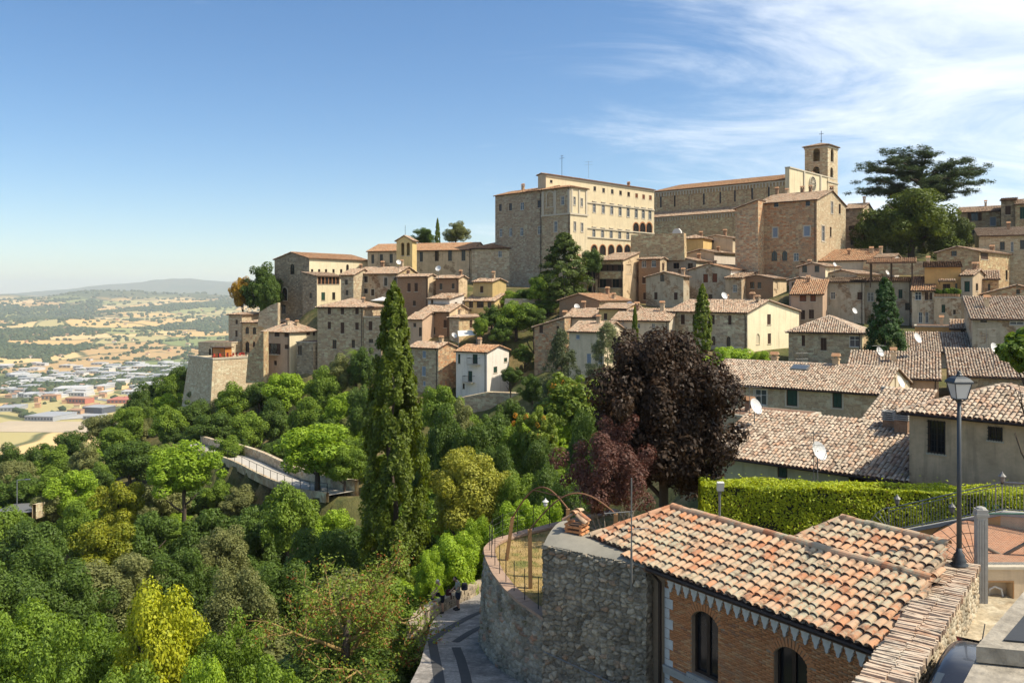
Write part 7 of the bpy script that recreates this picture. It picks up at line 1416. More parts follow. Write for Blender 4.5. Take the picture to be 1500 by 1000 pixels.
# wire fence on the curved wall
fe = empty('wire_fence', (cva[0][0], cva[0][1], -11.0), 0, 'thin iron wire fence along the curved garden wall', 'fence'); prev = None; wires = MB()
for i in range(17):
    u = 0.9+i*(CL-1.0)/16.5; p = ci(np.array(u), cva)-go[:2]-ci(np.array(u), nout)*0.2; MB().tube([(p[0],p[1],-0.05),(p[0],p[1],1.12)], 0.016, 5).build('post', MATS['iron'], fe)
    if prev is not None:
        for z in (0.2, 0.4, 0.6, 0.8, 1.05): wires.tube([(prev[0],prev[1],z),(p[0],p[1],z)], 0.0025, 3, cap=False)
    prev = p
wires.build('wire', MATS['zinc'], fe)
# pergola of timber posts and steel hoops, hanging lantern
pr_ = empty('garden_pergola', (1.5, 31, -11.13), 0, 'garden pergola of timber posts and rusty steel hoops', 'pergola'); po = Vector((1.5, 31, -11.13))
rust = plain('rust', (0.26,0.13,0.07), 0.8, 0.2)
def post(pxb, pyb, pxt, pyt): b = PZ(pxb, pyb, -11.13); t = P(pxt, pyt, b.y); mb = MB(); d = (t-b)/2; mb.obox((b+t)/2-po, (0.075,0,0), (0,0.075,0), d); mb.build('post', MATS['wood'], pr_); return t-po
t1 = post(742, 820, 751, 757); t2 = post(777, 861, 776, 775); t3 = P(832, 745, 33.5)-po; t4 = P(902, 752, 31.5)-po
for t in (t3, t4): MB().obox((t.x, t.y, t.z/2), (0.075,0,0), (0,0.075,0), (0,0,t.z/2)).build('post', MATS['wood'], pr_)
for a, b in ((t1, t3), (t2, t4)):
    pts = [a.lerp(b, k/14)+Vector((0,0,math.sin(math.pi*k/14)*1.05)) for k in range(15)]; MB().tube(pts, 0.03, 6).build('hoop', rust, pr_)
MB().tube([t1.lerp(t3,0.4)+Vector((0,0,0.98)), t2.lerp(t4,0.4)+Vector((0,0,0.98))], 0.02, 5).build('tie_bar', rust, pr_)
lt = P(799, 738, 32.4)-po; ln = empty('hanging_lantern', lt+po, 0, 'small white lantern hanging under the pergola hoop', 'lantern'); ln.scale = (0.65, 0.65, 0.65); MB().lathe((0,0,-0.15), [(0.05,0),(0.11,0.1),(0.12,0.28),(0.2,0.30),(0.05,0.42),(0.02,0.5)], 8).build('body', MATS['frame_white'], ln); MB().tube([(0,0,0.3),(0,0,0.75)], 0.006, 4).build('chain', MATS['iron'], ln)
# chimney of bricks and tiles at the roof corner
c0 = P(845, 790, 29.6); chm = empty('tile_chimney', c0-Vector((0,0,0.5)), R(-30), 'brick chimney capped with curved tiles at the villa roof corner', 'chimney')
for i in range(15):
    for j, (x, y) in enumerate(((-0.2,-0.26),(0.1,-0.26),(-0.2,0.26),(0.1,0.26)) if i % 2 else ((-0.28,-0.14),(-0.28,0.14),(0.28,-0.14),(0.28,0.14))):
        MB().obox((x+0.04*(i%2), y, 0.05+i*0.072), (0.14,0,0) if i % 2 else (0.055,0,0), (0,0.055,0) if i % 2 else (0,0.17,0), (0,0,0.031)).build('brick', MATS['brick_face'], chm)
MB().box(-0.2,0.2,-0.2,0.2,0,1.05).build('flue', MATS['roof_board'], chm)
for s in (-1, 1):
    for y in (-0.16, 0.12):
        o = meshobj('cap_tile', tmn, chm); o.location = (s*0.36, y, 1.10); o.rotation_euler = (R(40), 0, R(90) if s > 0 else R(-90))
for y in (-0.35, 0.02): o = meshobj('cap_tile', tmn, chm); o.location = (0, y, 1.42); o.scale = (1,0.85,1)
# mast with yagi aerial fixed to the stump
am = P(925, 862, 26.3); at = empty('television_aerial', am, 0, 'tall grey aerial mast standing on the rubble stump', 'aerial'); hm_ = (862-700)/FPX*26.3
MB().tube([(0,0,0),(0,0,hm_*0.35)], 0.035, 6).tube([(0,0,hm_*0.35),(0,0,hm_)], 0.022, 6).build('mast', MATS['zinc'], at)
mb = MB(); mb.tube([(-0.85,0,hm_*0.68),(0.05,0,hm_*0.7)], 0.018, 5)
for i in range(6): mb.tube([(-0.8+i*0.15,-0.25,hm_*0.681),(-0.8+i*0.15,0.25,hm_*0.681)], 0.007, 4)
mb.build('antenna_array', MATS['zinc'], at); mb = MB(); mb.tube([(-0.3,0,hm_*0.54),(0.55,0.1,hm_*0.54)], 0.014, 5)
for i in range(5): mb.tube([(-0.25+i*0.18,-0.2,hm_*0.54),(-0.25+i*0.18,0.2,hm_*0.54)], 0.006, 4)
mb.build('antenna_array', MATS['zinc'], at)
# ------------------------------------------------------------------ road with parapet
rpts = []
for i in range(26):
    Y = 20+i*1.5; cx = -1.55-0.0*(Y-30) if Y < 38 else -1.55+0.012*(Y-38)**2; rpts.append((cx, Y))
cur = [Vector((x, y, zroad(y))) for x, y in rpts]; Vr = []; 
def rpos(u, v):
    Y = u; cx = np.where(Y < 38, -1.55, -1.55+0.012*(Y-38)**2); wl = np.interp(Y, [20,33,38,44,58], [2.2,2.0,2.2,2.6,2.6]); x = cx-wl+v*(wl+2.3); z = -14.97-0.19*(Y-36.9); return np.stack([x, Y, z], -1)
rd_ = relief('road', rpos, lambda u, v: np.broadcast_to(np.array([0,0.0,1.0]), u.shape+(3,)), (20, 57), (0, 1), 0.02, (0.34, 0.075), 0.012, 'cobbles', None, 21, 0.004); tag(rd_, kind='structure')
masph = plain('asphalt_strip', (0.075,0.073,0.07), 0.9, sc=3.0)
def rstrip(pts, wd):
    pts = [Vector(p) for p in pts]; zf = lambda p: zroad(p.y)+0.016; strip('road_marking', pts, wd, masph, 0.0, zf)
def RP(px, py):
    Y = 40.0
    for _ in range(20): Y = zroad(Y)*FPX/(HY-py)
    return Vector(((px-750)/FPX*Y, Y, 0))
rstrip([RP(648,1030), RP(642,985), RP(636,955), RP(633,938)], 0.38); rstrip([RP(631,938), RP(660,918), RP(690,902), RP(712,893)], 0.38); rstrip([RP(688,1030), RP(682,990), RP(675,965), RP(668,948)], 0.38); rstrip([RP(667,940), RP(690,925), RP(712,915)], 0.38)
pl_ = [RP(578,1040), RP(590,985), RP(604,945), RP(622,915), RP(645,898), RP(668,886), RP(692,874), RP(716,862)]; pl = catmull([Vector((p.x,p.y,0)) for p in pl_], 6); pw = empty('stone_parapet', (pl_[3].x, pl_[3].y, zroad(pl_[3].y)), 0, 'low rubble parapet along the outer edge of the road', 'wall'); rp_ = random.Random(9); pm_ = [plain('parapet_stone', (0.40,0.325,0.225), 0.95, sc=7.0, bump=0.6), plain('parapet_stone_dark', (0.29,0.24,0.175), 0.95, sc=7.0, bump=0.6)]
for i in range(len(pl)-1):
    a, b = pl[i], pl[i+1]
    if a.y < 37: continue
    d = (b-a); Ld = d.length; dd_ = d/Ld; s = Vector((dd_.y,-dd_.x,0)); s = s if s.x < 0 else -s; k = max(1, int(Ld/0.38))
    for c in range(3):
        for j in range(k):
            p = a+d*((j+0.5+0.4*(c%2))/k)+s*0.2; p.z = zroad(p.y)+0.11+c*0.21; mb = MB(); mb.obox(p-pw.location, dd_*Ld/k*0.48*rp_.uniform(0.85,1.05), s*0.22*rp_.uniform(0.85,1.1), (rp_.gauss(0,0.01),rp_.gauss(0,0.01),0.105*rp_.uniform(0.85,1.05))); mb.build('stone', rp_.choice(pm_), pw)
# ------------------------------------------------------------------ lamp wall with brick coping, forecourt, car
ws_ = Vector((w0.x, w0.y, 0))-wd_*3.2; wl_ = (Vector((lamp.x,lamp.y,0))-ws_).length+0.45
lw = empty('brick_coped_wall', (ws_.x, ws_.y, -9.6), math.atan2(wd_.y, wd_.x), 'pale stone wall with weathered brick coping running to the street lamp', 'wall'); zc_ = zt_+9.6
relief('sunlit_face', lambda u, v: np.stack([u, np.full(u.shape, -0.40)-0.02*(zc_-v), v], -1), lambda u, v: np.broadcast_to(np.array([0,-1.0,0]), u.shape+(3,)), (0, wl_), (0, zc_-0.12), 0.022, (0.2, 0.13), 0.05, 'rubble_pale', lw, 31, 0.02)
relief('end_face', lambda u, v: np.stack([np.full(u.shape, wl_), -0.42+u, v], -1), lambda u, v: np.broadcast_to(np.array([1.0,0,0]), u.shape+(3,)), (0, 0.84), (0, zc_-0.12), 0.03, (0.2, 0.13), 0.05, 'rubble_pale', lw, 33, 0.02)
MB().box(0, wl_-0.03, -0.36, 0.40, 0, zc_-0.10).build('core', MATS['concrete'], lw)
tilemat('cope_brick', [(0.0,(0.40,0.24,0.15)),(0.35,(0.50,0.36,0.25)),(0.7,(0.58,0.46,0.34)),(1.0,(0.36,0.26,0.19))], (0.55,0.48,0.37), 0.8, island=False, dark=0.75)
rc_ = random.Random(15); nrow = int(wl_/0.088)
for i in range(nrow):
    u = (i+0.5)*wl_/nrow; z = zc_-0.14+rc_.uniform(-0.02,0.025); sp = rc_.uniform(-0.05,0.05)
    for (a, b) in ((-0.47+rc_.uniform(-0.03,0.03), -0.02+sp), (0.0+sp, 0.47+rc_.uniform(-0.03,0.03))):
        if rc_.random() < 0.03: continue
        dz = rc_.uniform(-0.015,0.02); MB().obox((u, (a+b)/2, z+dz+0.07), (0.034*rc_.uniform(0.8,1.1), rc_.gauss(0,0.006), 0), (rc_.gauss(0,0.004), (b-a)/2, rc_.gauss(0,0.008)), (0,0,0.075*rc_.uniform(0.85,1.1))).build('coping_brick', MATS['cope_brick'], lw)
# street lamp
sl0 = empty('street_lamp', (lamp.x, lamp.y, zt_+0.02), 0, 'grey lantern street lamp standing on the end of the brick-coped wall', 'street lamp'); hp = (829-590)/FPX*24
MB().lathe((0,0,0), [(0.24,0),(0.24,0.05),(0.17,0.09),(0.20,0.15),(0.14,0.22),(0.15,0.30),(0.085,0.38),(0.075,0.5)], 14).build('base', MATS['lamp_grey'], sl0, True)
MB().tube([(0,0,0.45),(0,0,hp*0.5),(0,0,hp)], [0.072,0.062,0.055], 12).build('pole', MATS['lamp_grey'], sl0, True)
MB().lathe((0,0,hp), [(0.06,0),(0.10,0.03),(0.06,0.07)], 10).build('collar', MATS['lamp_grey'], sl0)
zl0 = hp+0.10; wb_, wt_, hl_ = 0.145, 0.235, 0.44
fr_ = MB()
for sx_ in (-1,1):
    for sy_ in (-1,1): fr_.tube([(sx_*wb_,sy_*wb_,zl0),(sx_*wt_,sy_*wt_,zl0+hl_)], 0.014, 4); fr_.tube([(sx_*0.04,sy_*0.04,hp+0.03),(sx_*wb_,sy_*wb_,zl0)], 0.012, 4)
for k, ww, zz in ((0,wb_,zl0),(1,wt_,zl0+hl_)):
    for a, b in (((-1,-1),(1,-1)),((1,-1),(1,1)),((1,1),(-1,1)),((-1,1),(-1,-1))): fr_.tube([(a[0]*ww,a[1]*ww,zz),(b[0]*ww,b[1]*ww,zz)], 0.015, 4)
lant = fr_.build('lantern_frame', MATS['lamp_grey'], sl0)
m, nt = newmat('lamp_glass'); finish(nt, (0.55,0.56,0.55), 0.35, None, spec=0.5)
g4 = [(-1,-1),(1,-1),(1,1),(-1,1)]
for i in range(4): a, b = g4[i], g4[(i+1)%4]; MB().poly([(a[0]*wb_*0.97,a[1]*wb_*0.97,zl0+0.01),(b[0]*wb_*0.97,b[1]*wb_*0.97,zl0+0.01),(b[0]*wt_*0.97,b[1]*wt_*0.97,zl0+hl_-0.01),(a[0]*wt_*0.97,a[1]*wt_*0.97,zl0+hl_-0.01)]).build('pane', m, lant)
mb = MB(); rg_ = [(0.275,0.0),(0.27,0.05),(0.20,0.14),(0.12,0.19),(0.06,0.20)]; zz = zl0+hl_
for (ra, za), (rb_, zb_) in zip(rg_[:-1], rg_[1:]):
    for i in range(4): a, b = g4[i], g4[(i+1)%4]; mb.poly([(a[0]*ra,a[1]*ra,zz+za),(b[0]*ra,b[1]*ra,zz+za),(b[0]*rb_,b[1]*rb_,zz+zb_),(a[0]*rb_,a[1]*rb_,zz+zb_)])
mb.poly([(a[0]*0.275,a[1]*0.275,zz) for a in g4[::-1]]); mb.lathe((0,0,zz+0.19), [(0.07,0),(0.09,0.03),(0.05,0.07),(0.06,0.10),(0.02,0.15)], 10); mb.build('lantern_roof', MATS['lamp_grey'], lant)
# forecourt
crt = relief('forecourt', lambda u, v: np.stack([u, v, np.full(u.shape, -8.85)+0.02*np.sin(u*2)], -1), lambda u, v: np.broadcast_to(np.array([0,0,1.0]), u.shape+(3,)), (5.0, 26.0), (10.0, 25.2), 0.06, (0.55, 0.4), 0.02, 'court_stone', None, 51, 0.02); tag(crt, kind='structure')
me = crt.data; bmx = bmesh.new(); bmx.from_mesh(me); wv0 = Vector((ws_.x, ws_.y, 0))
bmesh.ops.delete(bmx, geom=[v for v in bmx.verts if (Vector((v.co.x, v.co.y, 0))-wv0).dot(wn_) < -0.1], context='VERTS'); bmx.to_mesh(me); bmx.free()
# car
def car():
    r = empty('parked_car', (9.34, 17.26, -8.83), math.atan2(wd_.y, wd_.x)+math.pi, 'dark grey hatchback parked beside the brick-coped wall', 'car')
    m, nt = newmat('car_paint'); finish(nt, (0.028,0.030,0.036), 0.25, None, spec=0.6); p = [n for n in nt.nodes if n.type == 'BSDF_PRINCIPLED'][0]; p.inputs['Coat Weight'].default_value = 0.6; p.inputs['Coat Roughness'].default_value = 0.05
    hw = 0.86; bm = bmesh.new()
    # stations along x (front +): (x, z belt, half width belt, z roof/bonnet top, half width top)
    st = [(-1.95,0.62,0.74,0.92,0.66),(-1.85,0.80,0.80,1.05,0.60),(-1.35,0.88,0.85,1.40,0.58),(-0.6,0.90,0.86,1.49,0.60),(0.15,0.90,0.86,1.47,0.60),(0.5,0.90,0.86,1.36,0.58),(1.12,0.88,0.85,0.98,0.70),(1.6,0.80,0.82,0.88,0.62),(1.95,0.62,0.72,0.70,0.55),(2.02,0.45,0.66,0.52,0.50)]
    rows = []
    for (x, zb, wb, zt, wt) in st:
        pts = [(x,-wb*0.94,0.22),(x,-wb,0.5 if zb > 0.5 else 0.35),(x,-wb*0.985,zb),(x,-wt,zt-0.05),(x,-wt*0.6,zt),(x,wt*0.6,zt),(x,wt,zt-0.05),(x,wb*0.985,zb),(x,wb,0.5 if zb > 0.5 else 0.35),(x,wb*0.94,0.22)]; rows.append([bm.verts.new(p) for p in pts])
    for a, b in zip(rows[:-1], rows[1:]):
        for k in range(9): bm.faces.new((a[k], b[k], b[k+1], a[k+1]))
        bm.faces.new((a[9], b[9], b[0], a[0]))
    bm.faces.new(rows[0]); bm.faces.new(rows[-1][::-1]); bmesh.ops.recalc_face_normals(bm, faces=bm.faces); me = bpy.data.meshes.new('body'); bm.to_mesh(me); bm.free(); me.materials.append(m)
    for pl in me.polygons: pl.use_smooth = True
    b = meshobj('body', me, r); md = b.modifiers.new('s', 'SUBSURF'); md.levels = 2; md.render_levels = 2
    def gl(pts, nm): MB().poly(pts).build(nm, MATS['glass_sky'], r)
    gl([(0.575,-0.57,1.275),(0.575,0.57,1.275),(1.11,0.66,0.975),(1.11,-0.66,0.975)], 'windscreen'); gl([(-1.80,-0.56,1.10),(-1.80,0.56,1.10),(-1.43,0.55,1.355),(-1.43,-0.55,1.355)], 'rear_window')
    for s in (-1, 1):
        gl([(-1.3,s*0.845,0.93),(-0.42,s*0.85,0.94),(-0.45,s*0.68,1.34),(-1.15,s*0.68,1.29)], 'side_window'); gl([(-0.34,s*0.85,0.94),(0.85,s*0.84,0.93),(0.38,s*0.69,1.28),(-0.34,s*0.68,1.34)], 'side_window')
        MB().obox((0.82,s*0.95,0.98), (0.06,0,0), (0,0.10,0), (0,0,0.07)).build('mirror', m, r); MB().obox((1.83,s*0.55,0.66), (0.08,0,-0.03), (0,0.16,0), (0.03,0,0.07)).build('headlight', MATS['glass_sky'], r); MB().obox((-1.9,s*0.62,0.85), (0.06,0,0), (0,0.09,0), (0,0,0.12)).build('tail_light', MATS['red_plastic'], r)
        for x in (-1.22, 1.25):
            w_ = MB(); w_.tube([(x,s*0.70,0.31),(x,s*0.87,0.31)], 0.31, 18); t = w_.build('wheel', MATS['iron'], r); MB().tube([(x,s*0.86,0.31),(x,s*0.885,0.31)], 0.2, 14).build('rim', MATS['steel'], t)
    MB().lathe((-1.15,0,1.44), [(0.06,0),(0.03,0.05)], 8).tube([(-1.15,0,1.47),(-1.55,0,1.70)], 0.012, 5).build('antenna', MATS['iron'], r)
car()
# near concrete parapet at the viewer's side
np_ = empty('concrete_parapet', (1.75, 2.3, -9.2), 0, 'grey concrete parapet with sloping slabs close to the viewer', 'parapet')
K = lambda px, py, z: PZ(px, py, z)-Vector((1.75, 2.3, -9.2))
c1, c2, c3 = K(1430,946,-1.0), K(1640,705,-1.0), K(1800,1000,-1.0); c4_ = K(1800,850,-1.0)
o = [K(1430,946,-1.0), K(1640,966,-1.0), K(1640,705,-1.0)]
ms = plain('concrete_near', (0.42,0.37,0.29), 0.95, sc=22.0, var=0.9, bump=1.0)
MB().prism([p-Vector((0,0,0.045)) for p in o], (0,0,0.045)).build('upper_slab', ms, np_)
MB().prism([K(1470,938,-0.998), K(1640,953,-0.998), K(1640,738,-0.998)], (0,0,0.004)).build('dark_inset', MATS['dark_panel'], np_)  # thin dark triangle laid on the slab top, leaving a lighter rim
low = [K(1380,1060,-1.05), K(1900,1100,-1.05), K(1800,760,-1.05), K(1600,800,-1.05), K(1436,952,-1.05)]
MB().prism([p-Vector((0,0,0.25)) for p in low], (0,0,0.25)).build('lower_slab', ms, np_)
MB().prism([Vector((p.x, p.y, 0)) for p in [l.lerp(Vector((0.5,0.0,l.z)), 0.2) for l in low]], (0,0,7.8)).build('pier', ms, np_)
# ------------------------------------------------------------------ right-hand terrace: gate post, gate, niche wall, paving, rail fence, hedge
cpb = P(1437, 886, 24.6); cpo = empty('concrete_post', cpb, R(-10), 'pale fluted concrete gate post beside the street lamp', 'post'); hc_ = (886-742)/FPX*24.6
MB().box(-0.14,0.14,-0.14,0.14,-0.1,hc_-0.25).build('shaft', MATS['concrete'], cpo); MB().box(-0.17,0.17,-0.17,0.17,hc_-0.25,hc_-0.18).box(-0.15,0.15,-0.15,0.15,hc_-0.18,hc_-0.06).lathe((0,0,hc_-0.06), [(0.15,0),(0.12,0.05),(0.03,0.08)], 8).build('capital', MATS['concrete'], cpo)
for x in (-0.07, 0.0, 0.07): MB().box(x-0.018, x+0.018, -0.155, -0.14, 0.1, hc_-0.35).build('flute', MATS['concrete'], cpo)
nw = empty('niche_wall', P(1440, 888, 25), 0, 'ochre rendered low wall with a pipe niche beside the forecourt', 'wall'); hw_ = (888-833)/FPX*25; mpn = lambda u, d, z: (u, -d, z)
u0, u1 = 0.12, 0.86; z0, z1 = 0.18, 0.72; mb = MB(); lo_ = [[Vector(p) for p in ((0,-0.3,0),(4.5,-0.3,0),(4.5,hw_,0),(0,hw_,0))], [Vector(p) for p in ((u0,z0,0),(u1,z0,0),(u1,z1,0),(u0,z1,0))]]; fl = lo_[0]+lo_[1]
for t in tessellate_polygon(lo_): mb.poly([(fl[i].x, 0, fl[i].y) for i in t], 0, [(fl[i].x, fl[i].y) for i in t])
for a, b in (((u0,z0),(u1,z0)),((u1,z0),(u1,z1)),((u1,z1),(u0,z1)),((u0,z1),(u0,z0))): mb.poly([(a[0],0,a[1]),(b[0],0,b[1]),(b[0],0.3,b[1]),(a[0],0.3,a[1])])
mb.poly([(u0,0.3,z0),(u1,0.3,z0),(u1,0.3,z1),(u0,0.3,z1)]); mb.build('wall', MATS['plaster_tan'], nw); MB().box(-0.05,4.5,-0.06,0.4,hw_,hw_+0.08).build('coping', MATS['trim'], nw)
MB().box(u0-0.04,u1+0.04,-0.02,-0.002,z1,z1+0.04).box(u0-0.04,u0,-0.02,-0.002,z0,z1).box(u1,u1+0.04,-0.02,-0.002,z0,z1).box(u0-0.04,u1+0.04,-0.02,-0.002,z0-0.04,z0).build('niche_frame', MATS['wood'], nw)
MB().tube([(u0+0.15,0.15,z0),(u0+0.15,0.15,z0+0.28),(u0+0.3,0.15,z0+0.36),(u0+0.5,0.15,z0+0.28),(u0+0.55,0.15,z0)], 0.035, 7).build('pipe', MATS['frame_white'], nw)
gt = empty('mesh_gate', P(1444, 832, 25.15), 0, 'green metal mesh gate panel with scroll top', 'gate'); hg_ = (832-752)/FPX*25.15; mgr = plain('gate_green', (0.03,0.10,0.075), 0.5, 0.2)
MB().tube([(0,0,0.03),(0,0,hg_+0.35)], 0.03, 6).tube([(0,0,0.05),(4.5,0,0.05)], 0.025, 6).tube([(0,0,hg_),(4.5,0,hg_)], 0.025, 6).build('frame', mgr, gt)
MB().tube([(0.08+0.14*math.cos(t/6)*(1-t/40)+0.2, 0, hg_+0.15+0.13*math.sin(t/6)*(1-t/40)) for t in range(0,38)], 0.012, 5).build('scroll', mgr, gt)
mb = MB()
for i in range(-20, 60): mb.tube([(max(0.0,i*0.075),0,0.05+max(0,-i*0.075)),(min(4.5,i*0.075+hg_),0,0.05+min(hg_, 4.5-i*0.075)-0.05)], 0.0022, 3, cap=False) if i*0.075+hg_ > 0.05 and i*0.075 < 4.4 else None
for i in range(0, 80):
    x0_, x1_ = i*0.075, i*0.075-hg_
    if x0_ < 4.5+hg_: mb.tube([(min(x0_,4.5),0,0.05+max(0,x0_-4.5)),(max(x1_,0),0,0.05+min(hg_,x0_)-0.05)], 0.0022, 3, cap=False)
tag(mb.build('wire_mesh', MATS['zinc'], gt), kind='stuff')
pav = MB(); zp = -8.35
tv_ = [PZ(1330,800,zp), PZ(1440,832,zp), Vector((21,25.3,zp)), Vector((26,33.5,zp)), PZ(1478,750,zp), PZ(1400,765,zp)]
me = bpy.data.meshes.new('terrace'); me.from_pydata([tuple(p) for p in tv_], [], [tuple(range(len(tv_)))]); ul = me.uv_layers.new(name='UVMap')
for i, lp in enumerate(me.loops): ul.data[i].uv = (tv_[lp.vertex_index].x, tv_[lp.vertex_index].y)
brickmat('paving_brick', (0.50,0.24,0.13), (0.42,0.19,0.10), (0.40,0.29,0.2), bw=0.24, rh=0.12); tag(meshobj('terrace', me, None, MATS['paving_brick']), kind='structure')
lf = empty('log_fence', P(1475, 832, 27.5), R(-8), 'rustic crossed-log fence on the brick terrace', 'fence')
for (a, b) in (((-0.6,0,0.1),(0.9,0,1.05)),((-0.9,0.05,0.75),(0.6,0.05,0.05)),((0.55,-0.05,0),(0.55,-0.05,1.25)),((0.55,0,1.1),(2.4,0,0.3)),((0.6,0.05,0.25),(2.2,0.05,1.2)),((2.1,0,0),(2.1,0,1.25))): MB().tube([Vector(a), (Vector(a)+Vector(b))/2, Vector(b)], [0.06,0.055,0.05], 7).build('log', MATS['wood_weathered'], lf, True)
ra_, rb2, rc2 = P(1302,779,34), P(1468,748,31), P(1560,756,29.5)
kb = empty('kerb_wall', ra_, 0, 'stone-edged ochre ramp wall below the steel railing', 'wall')
for i, (a, b) in enumerate(((ra_, rb2), (rb2, rc2))):
    d = (b-a); L0 = d.length; dn_ = d/L0; s = Vector((dn_.y,-dn_.x,0)).normalized()*0.16; c = (a+b)/2-ra_
    MB().obox(c-Vector((0,0,0.07)), d/2, s*1.2, (0,0,0.07)).build('coping', MATS['concrete'], kb); MB().obox(c-Vector((0,0,1.05)), d/2, s, (0,0,0.9)).build('wall', MATS['plaster_orange'] if i == 0 else MATS['plaster_tan'], kb)
rlg = empty('steel_railing', ra_, 0, 'grey steel railing with fanned end along the terrace ramp', 'railing')
for (a, b, hh0, hh1) in ((ra_, rb2, 0.95, 1.05), (rb2, rc2, 1.05, 1.05)):
    a = a-ra_; b = b-ra_; n = int((b-a).length/0.115); up = Vector((0,0,1))
    MB().tube([a+up*hh0, b+up*hh1], 0.024, 6).tube([a+up*(hh0-0.12), b+up*(hh1-0.12)], 0.016, 5).tube([a+up*0.08, b+up*0.08], 0.016, 5).build('rail', MATS['steel'], rlg)
    for i in range(n+1):
        p = a.lerp(b, i/n); hh = hh0+(hh1-hh0)*i/n; big = i % 12 == 0; MB().tube([p+up*0.0 if big else p+up*0.08, p+up*(hh+0.02 if big else hh-0.12)], 0.022 if big else 0.009, 6 if big else 4).build('post' if big else 'baluster', MATS['steel'], rlg)
dl_ = (ra_-rb2).normalized(); fan = MB()
for i in range(7):
    t = i/6*1.35; fan.tube([(0,0,0.05), dl_*math.sin(t)*0.5*0.95+Vector((0,0,0.05+math.cos(t)*0.5*1.0)), dl_*math.sin(t)*0.95+Vector((0,0,0.05+math.cos(t)*0.92))], 0.011, 4)
fan.tube([dl_*math.sin(i/12*1.45)*0.97+Vector((0,0,0.05+math.cos(i/12*1.45)*0.94)) for i in range(13)], 0.02, 5).build('fan_end', MATS['steel'], rlg)
for p, lab in ((ra_+(rb2-ra_)*0.08, 'little lantern on the first railing post'), (rb2, 'little lantern on the railing corner post'), (ra_+(rb2-ra_)*0.58-Vector((0,0.0,0.75)), 'little lantern low on the middle of the railing')):
    q_ = empty('railing_lantern', p+Vector((0,0,1.0)), 0, lab, 'lantern'); MB().lathe((0,0,0), [(0.03,0),(0.05,0.05),(0.085,0.09),(0.10,0.24),(0.14,0.26),(0.05,0.36),(0.01,0.44)], 8).build('body', MATS['zinc'], q_); MB().lathe((0,0,-0.02), [(0.05,0),(0.05,0.04)], 8).build('foot', MATS['iron'], q_)
# iron fan grille beside the lamp
ig = empty('iron_fan_grille', P(1415, 815, 25.6), R(-30), 'curved iron fan grille between roof and concrete post', 'grille')
mb = MB()
for i in range(9): t = i/8*1.5; mb.tube([(0.3,0,-0.3), (0.3-1.5*math.sin(t)*0.6,0,-0.3+1.5*math.cos(t)*0.65), (0.3-1.5*math.sin(t),0,-0.3+1.5*math.cos(t)*0.95)], 0.010, 4)
for rr_ in (0.7, 1.1, 1.5): mb.tube([(0.3-rr_*math.sin(i/12*1.5),0,-0.3+rr_*math.cos(i/12*1.5)*0.95) for i in range(13)], 0.010, 4)
mb.build('bars', MATS['iron'], ig)
# floodlight post
fp = P(1054, 762, 35); fl_ = empty('floodlight_post', fp-Vector((0,0,0.6)), 0, 'grey floodlight on a short post before the hedge', 'floodlight'); hf_ = (762-715)/FPX*35+0.6
MB().tube([(0,0,-0.6),(0,0,hf_)], 0.05, 8).build('post', MATS['steel'], fl_); MB().obox((0.02,-0.06,hf_+0.1), (0.14,0,0), (0,0.07,0.02), (0,-0.03,0.17)).build('lamp_head', MATS['frame_white'], fl_); MB().obox((0.0,-0.02,hf_-0.15), (0.06,0,0), (0,0.05,0), (0,0,0.08)).build('junction_box', MATS['zinc'], fl_)
# the clipped hedge: a box of small leaves over a dark twig core
h0, h1 = Vector((8.6, 38.8, 0)), Vector((26.0, 36.4, 0)); hd = h1-h0; HL = hd.length; hd.normalize(); hn = Vector((-hd.y, hd.x, 0)); HT, HBm, HW_ = -8.62, -11.6, 1.7
hg = empty('clipped_hedge', (h0.x, h0.y, HBm), math.atan2(hd.y, hd.x), 'long clipped bright green hedge in front of the tiled houses', 'hedge'); hh_ = HT-HBm
MB().box(0.1,HL-0.1,0.14,HW_-0.14,0,hh_-0.14).build('twig_core', plain('hedge_core', (0.025,0.03,0.012), 0.95), hg)
nL = 52000; f_ = rl.choice(3, nL, p=[0.55,0.36,0.09]); uu = rl.uniform(0, HL, nL); vv = rl.uniform(0, 1, nL); wob = (vnoise(uu*1.3, vv*3, 5)-0.5)*0.34+(rl.random(nL) < 0.03)*rl.exponential(0.12, nL); dep = rl.exponential(0.06, nL)
pt = np.zeros((nL,3)); nr = np.zeros((nL,3)); a = f_ == 0; pt[a] = np.stack([uu, -wob+dep, vv*hh_], 1)[a]; nr[a] = (0,-1,0.3); a = f_ == 1; pt[a] = np.stack([uu, vv*HW_, hh_+wob*0.6-dep], 1)[a]; nr[a] = (0,-0.1,1); a = f_ == 2; pt[a] = np.stack([np.where(uu > HL/2, 0.0, HL)*0+dep, vv*HW_, rl.uniform(0,1,nL)*hh_], 1)[a]; nr[a] = (-1,0,0.3)
nr = nr+unit(nL)*0.75; nr /= np.linalg.norm(nr,axis=1)[:,None]; V, F = leaves(pt, nr, 0.06, 0.5); me = np_mesh('hedge_leaves', V, F); me.materials.append(LEAF['hedge']); tag(meshobj('foliage', me, hg), kind='stuff')
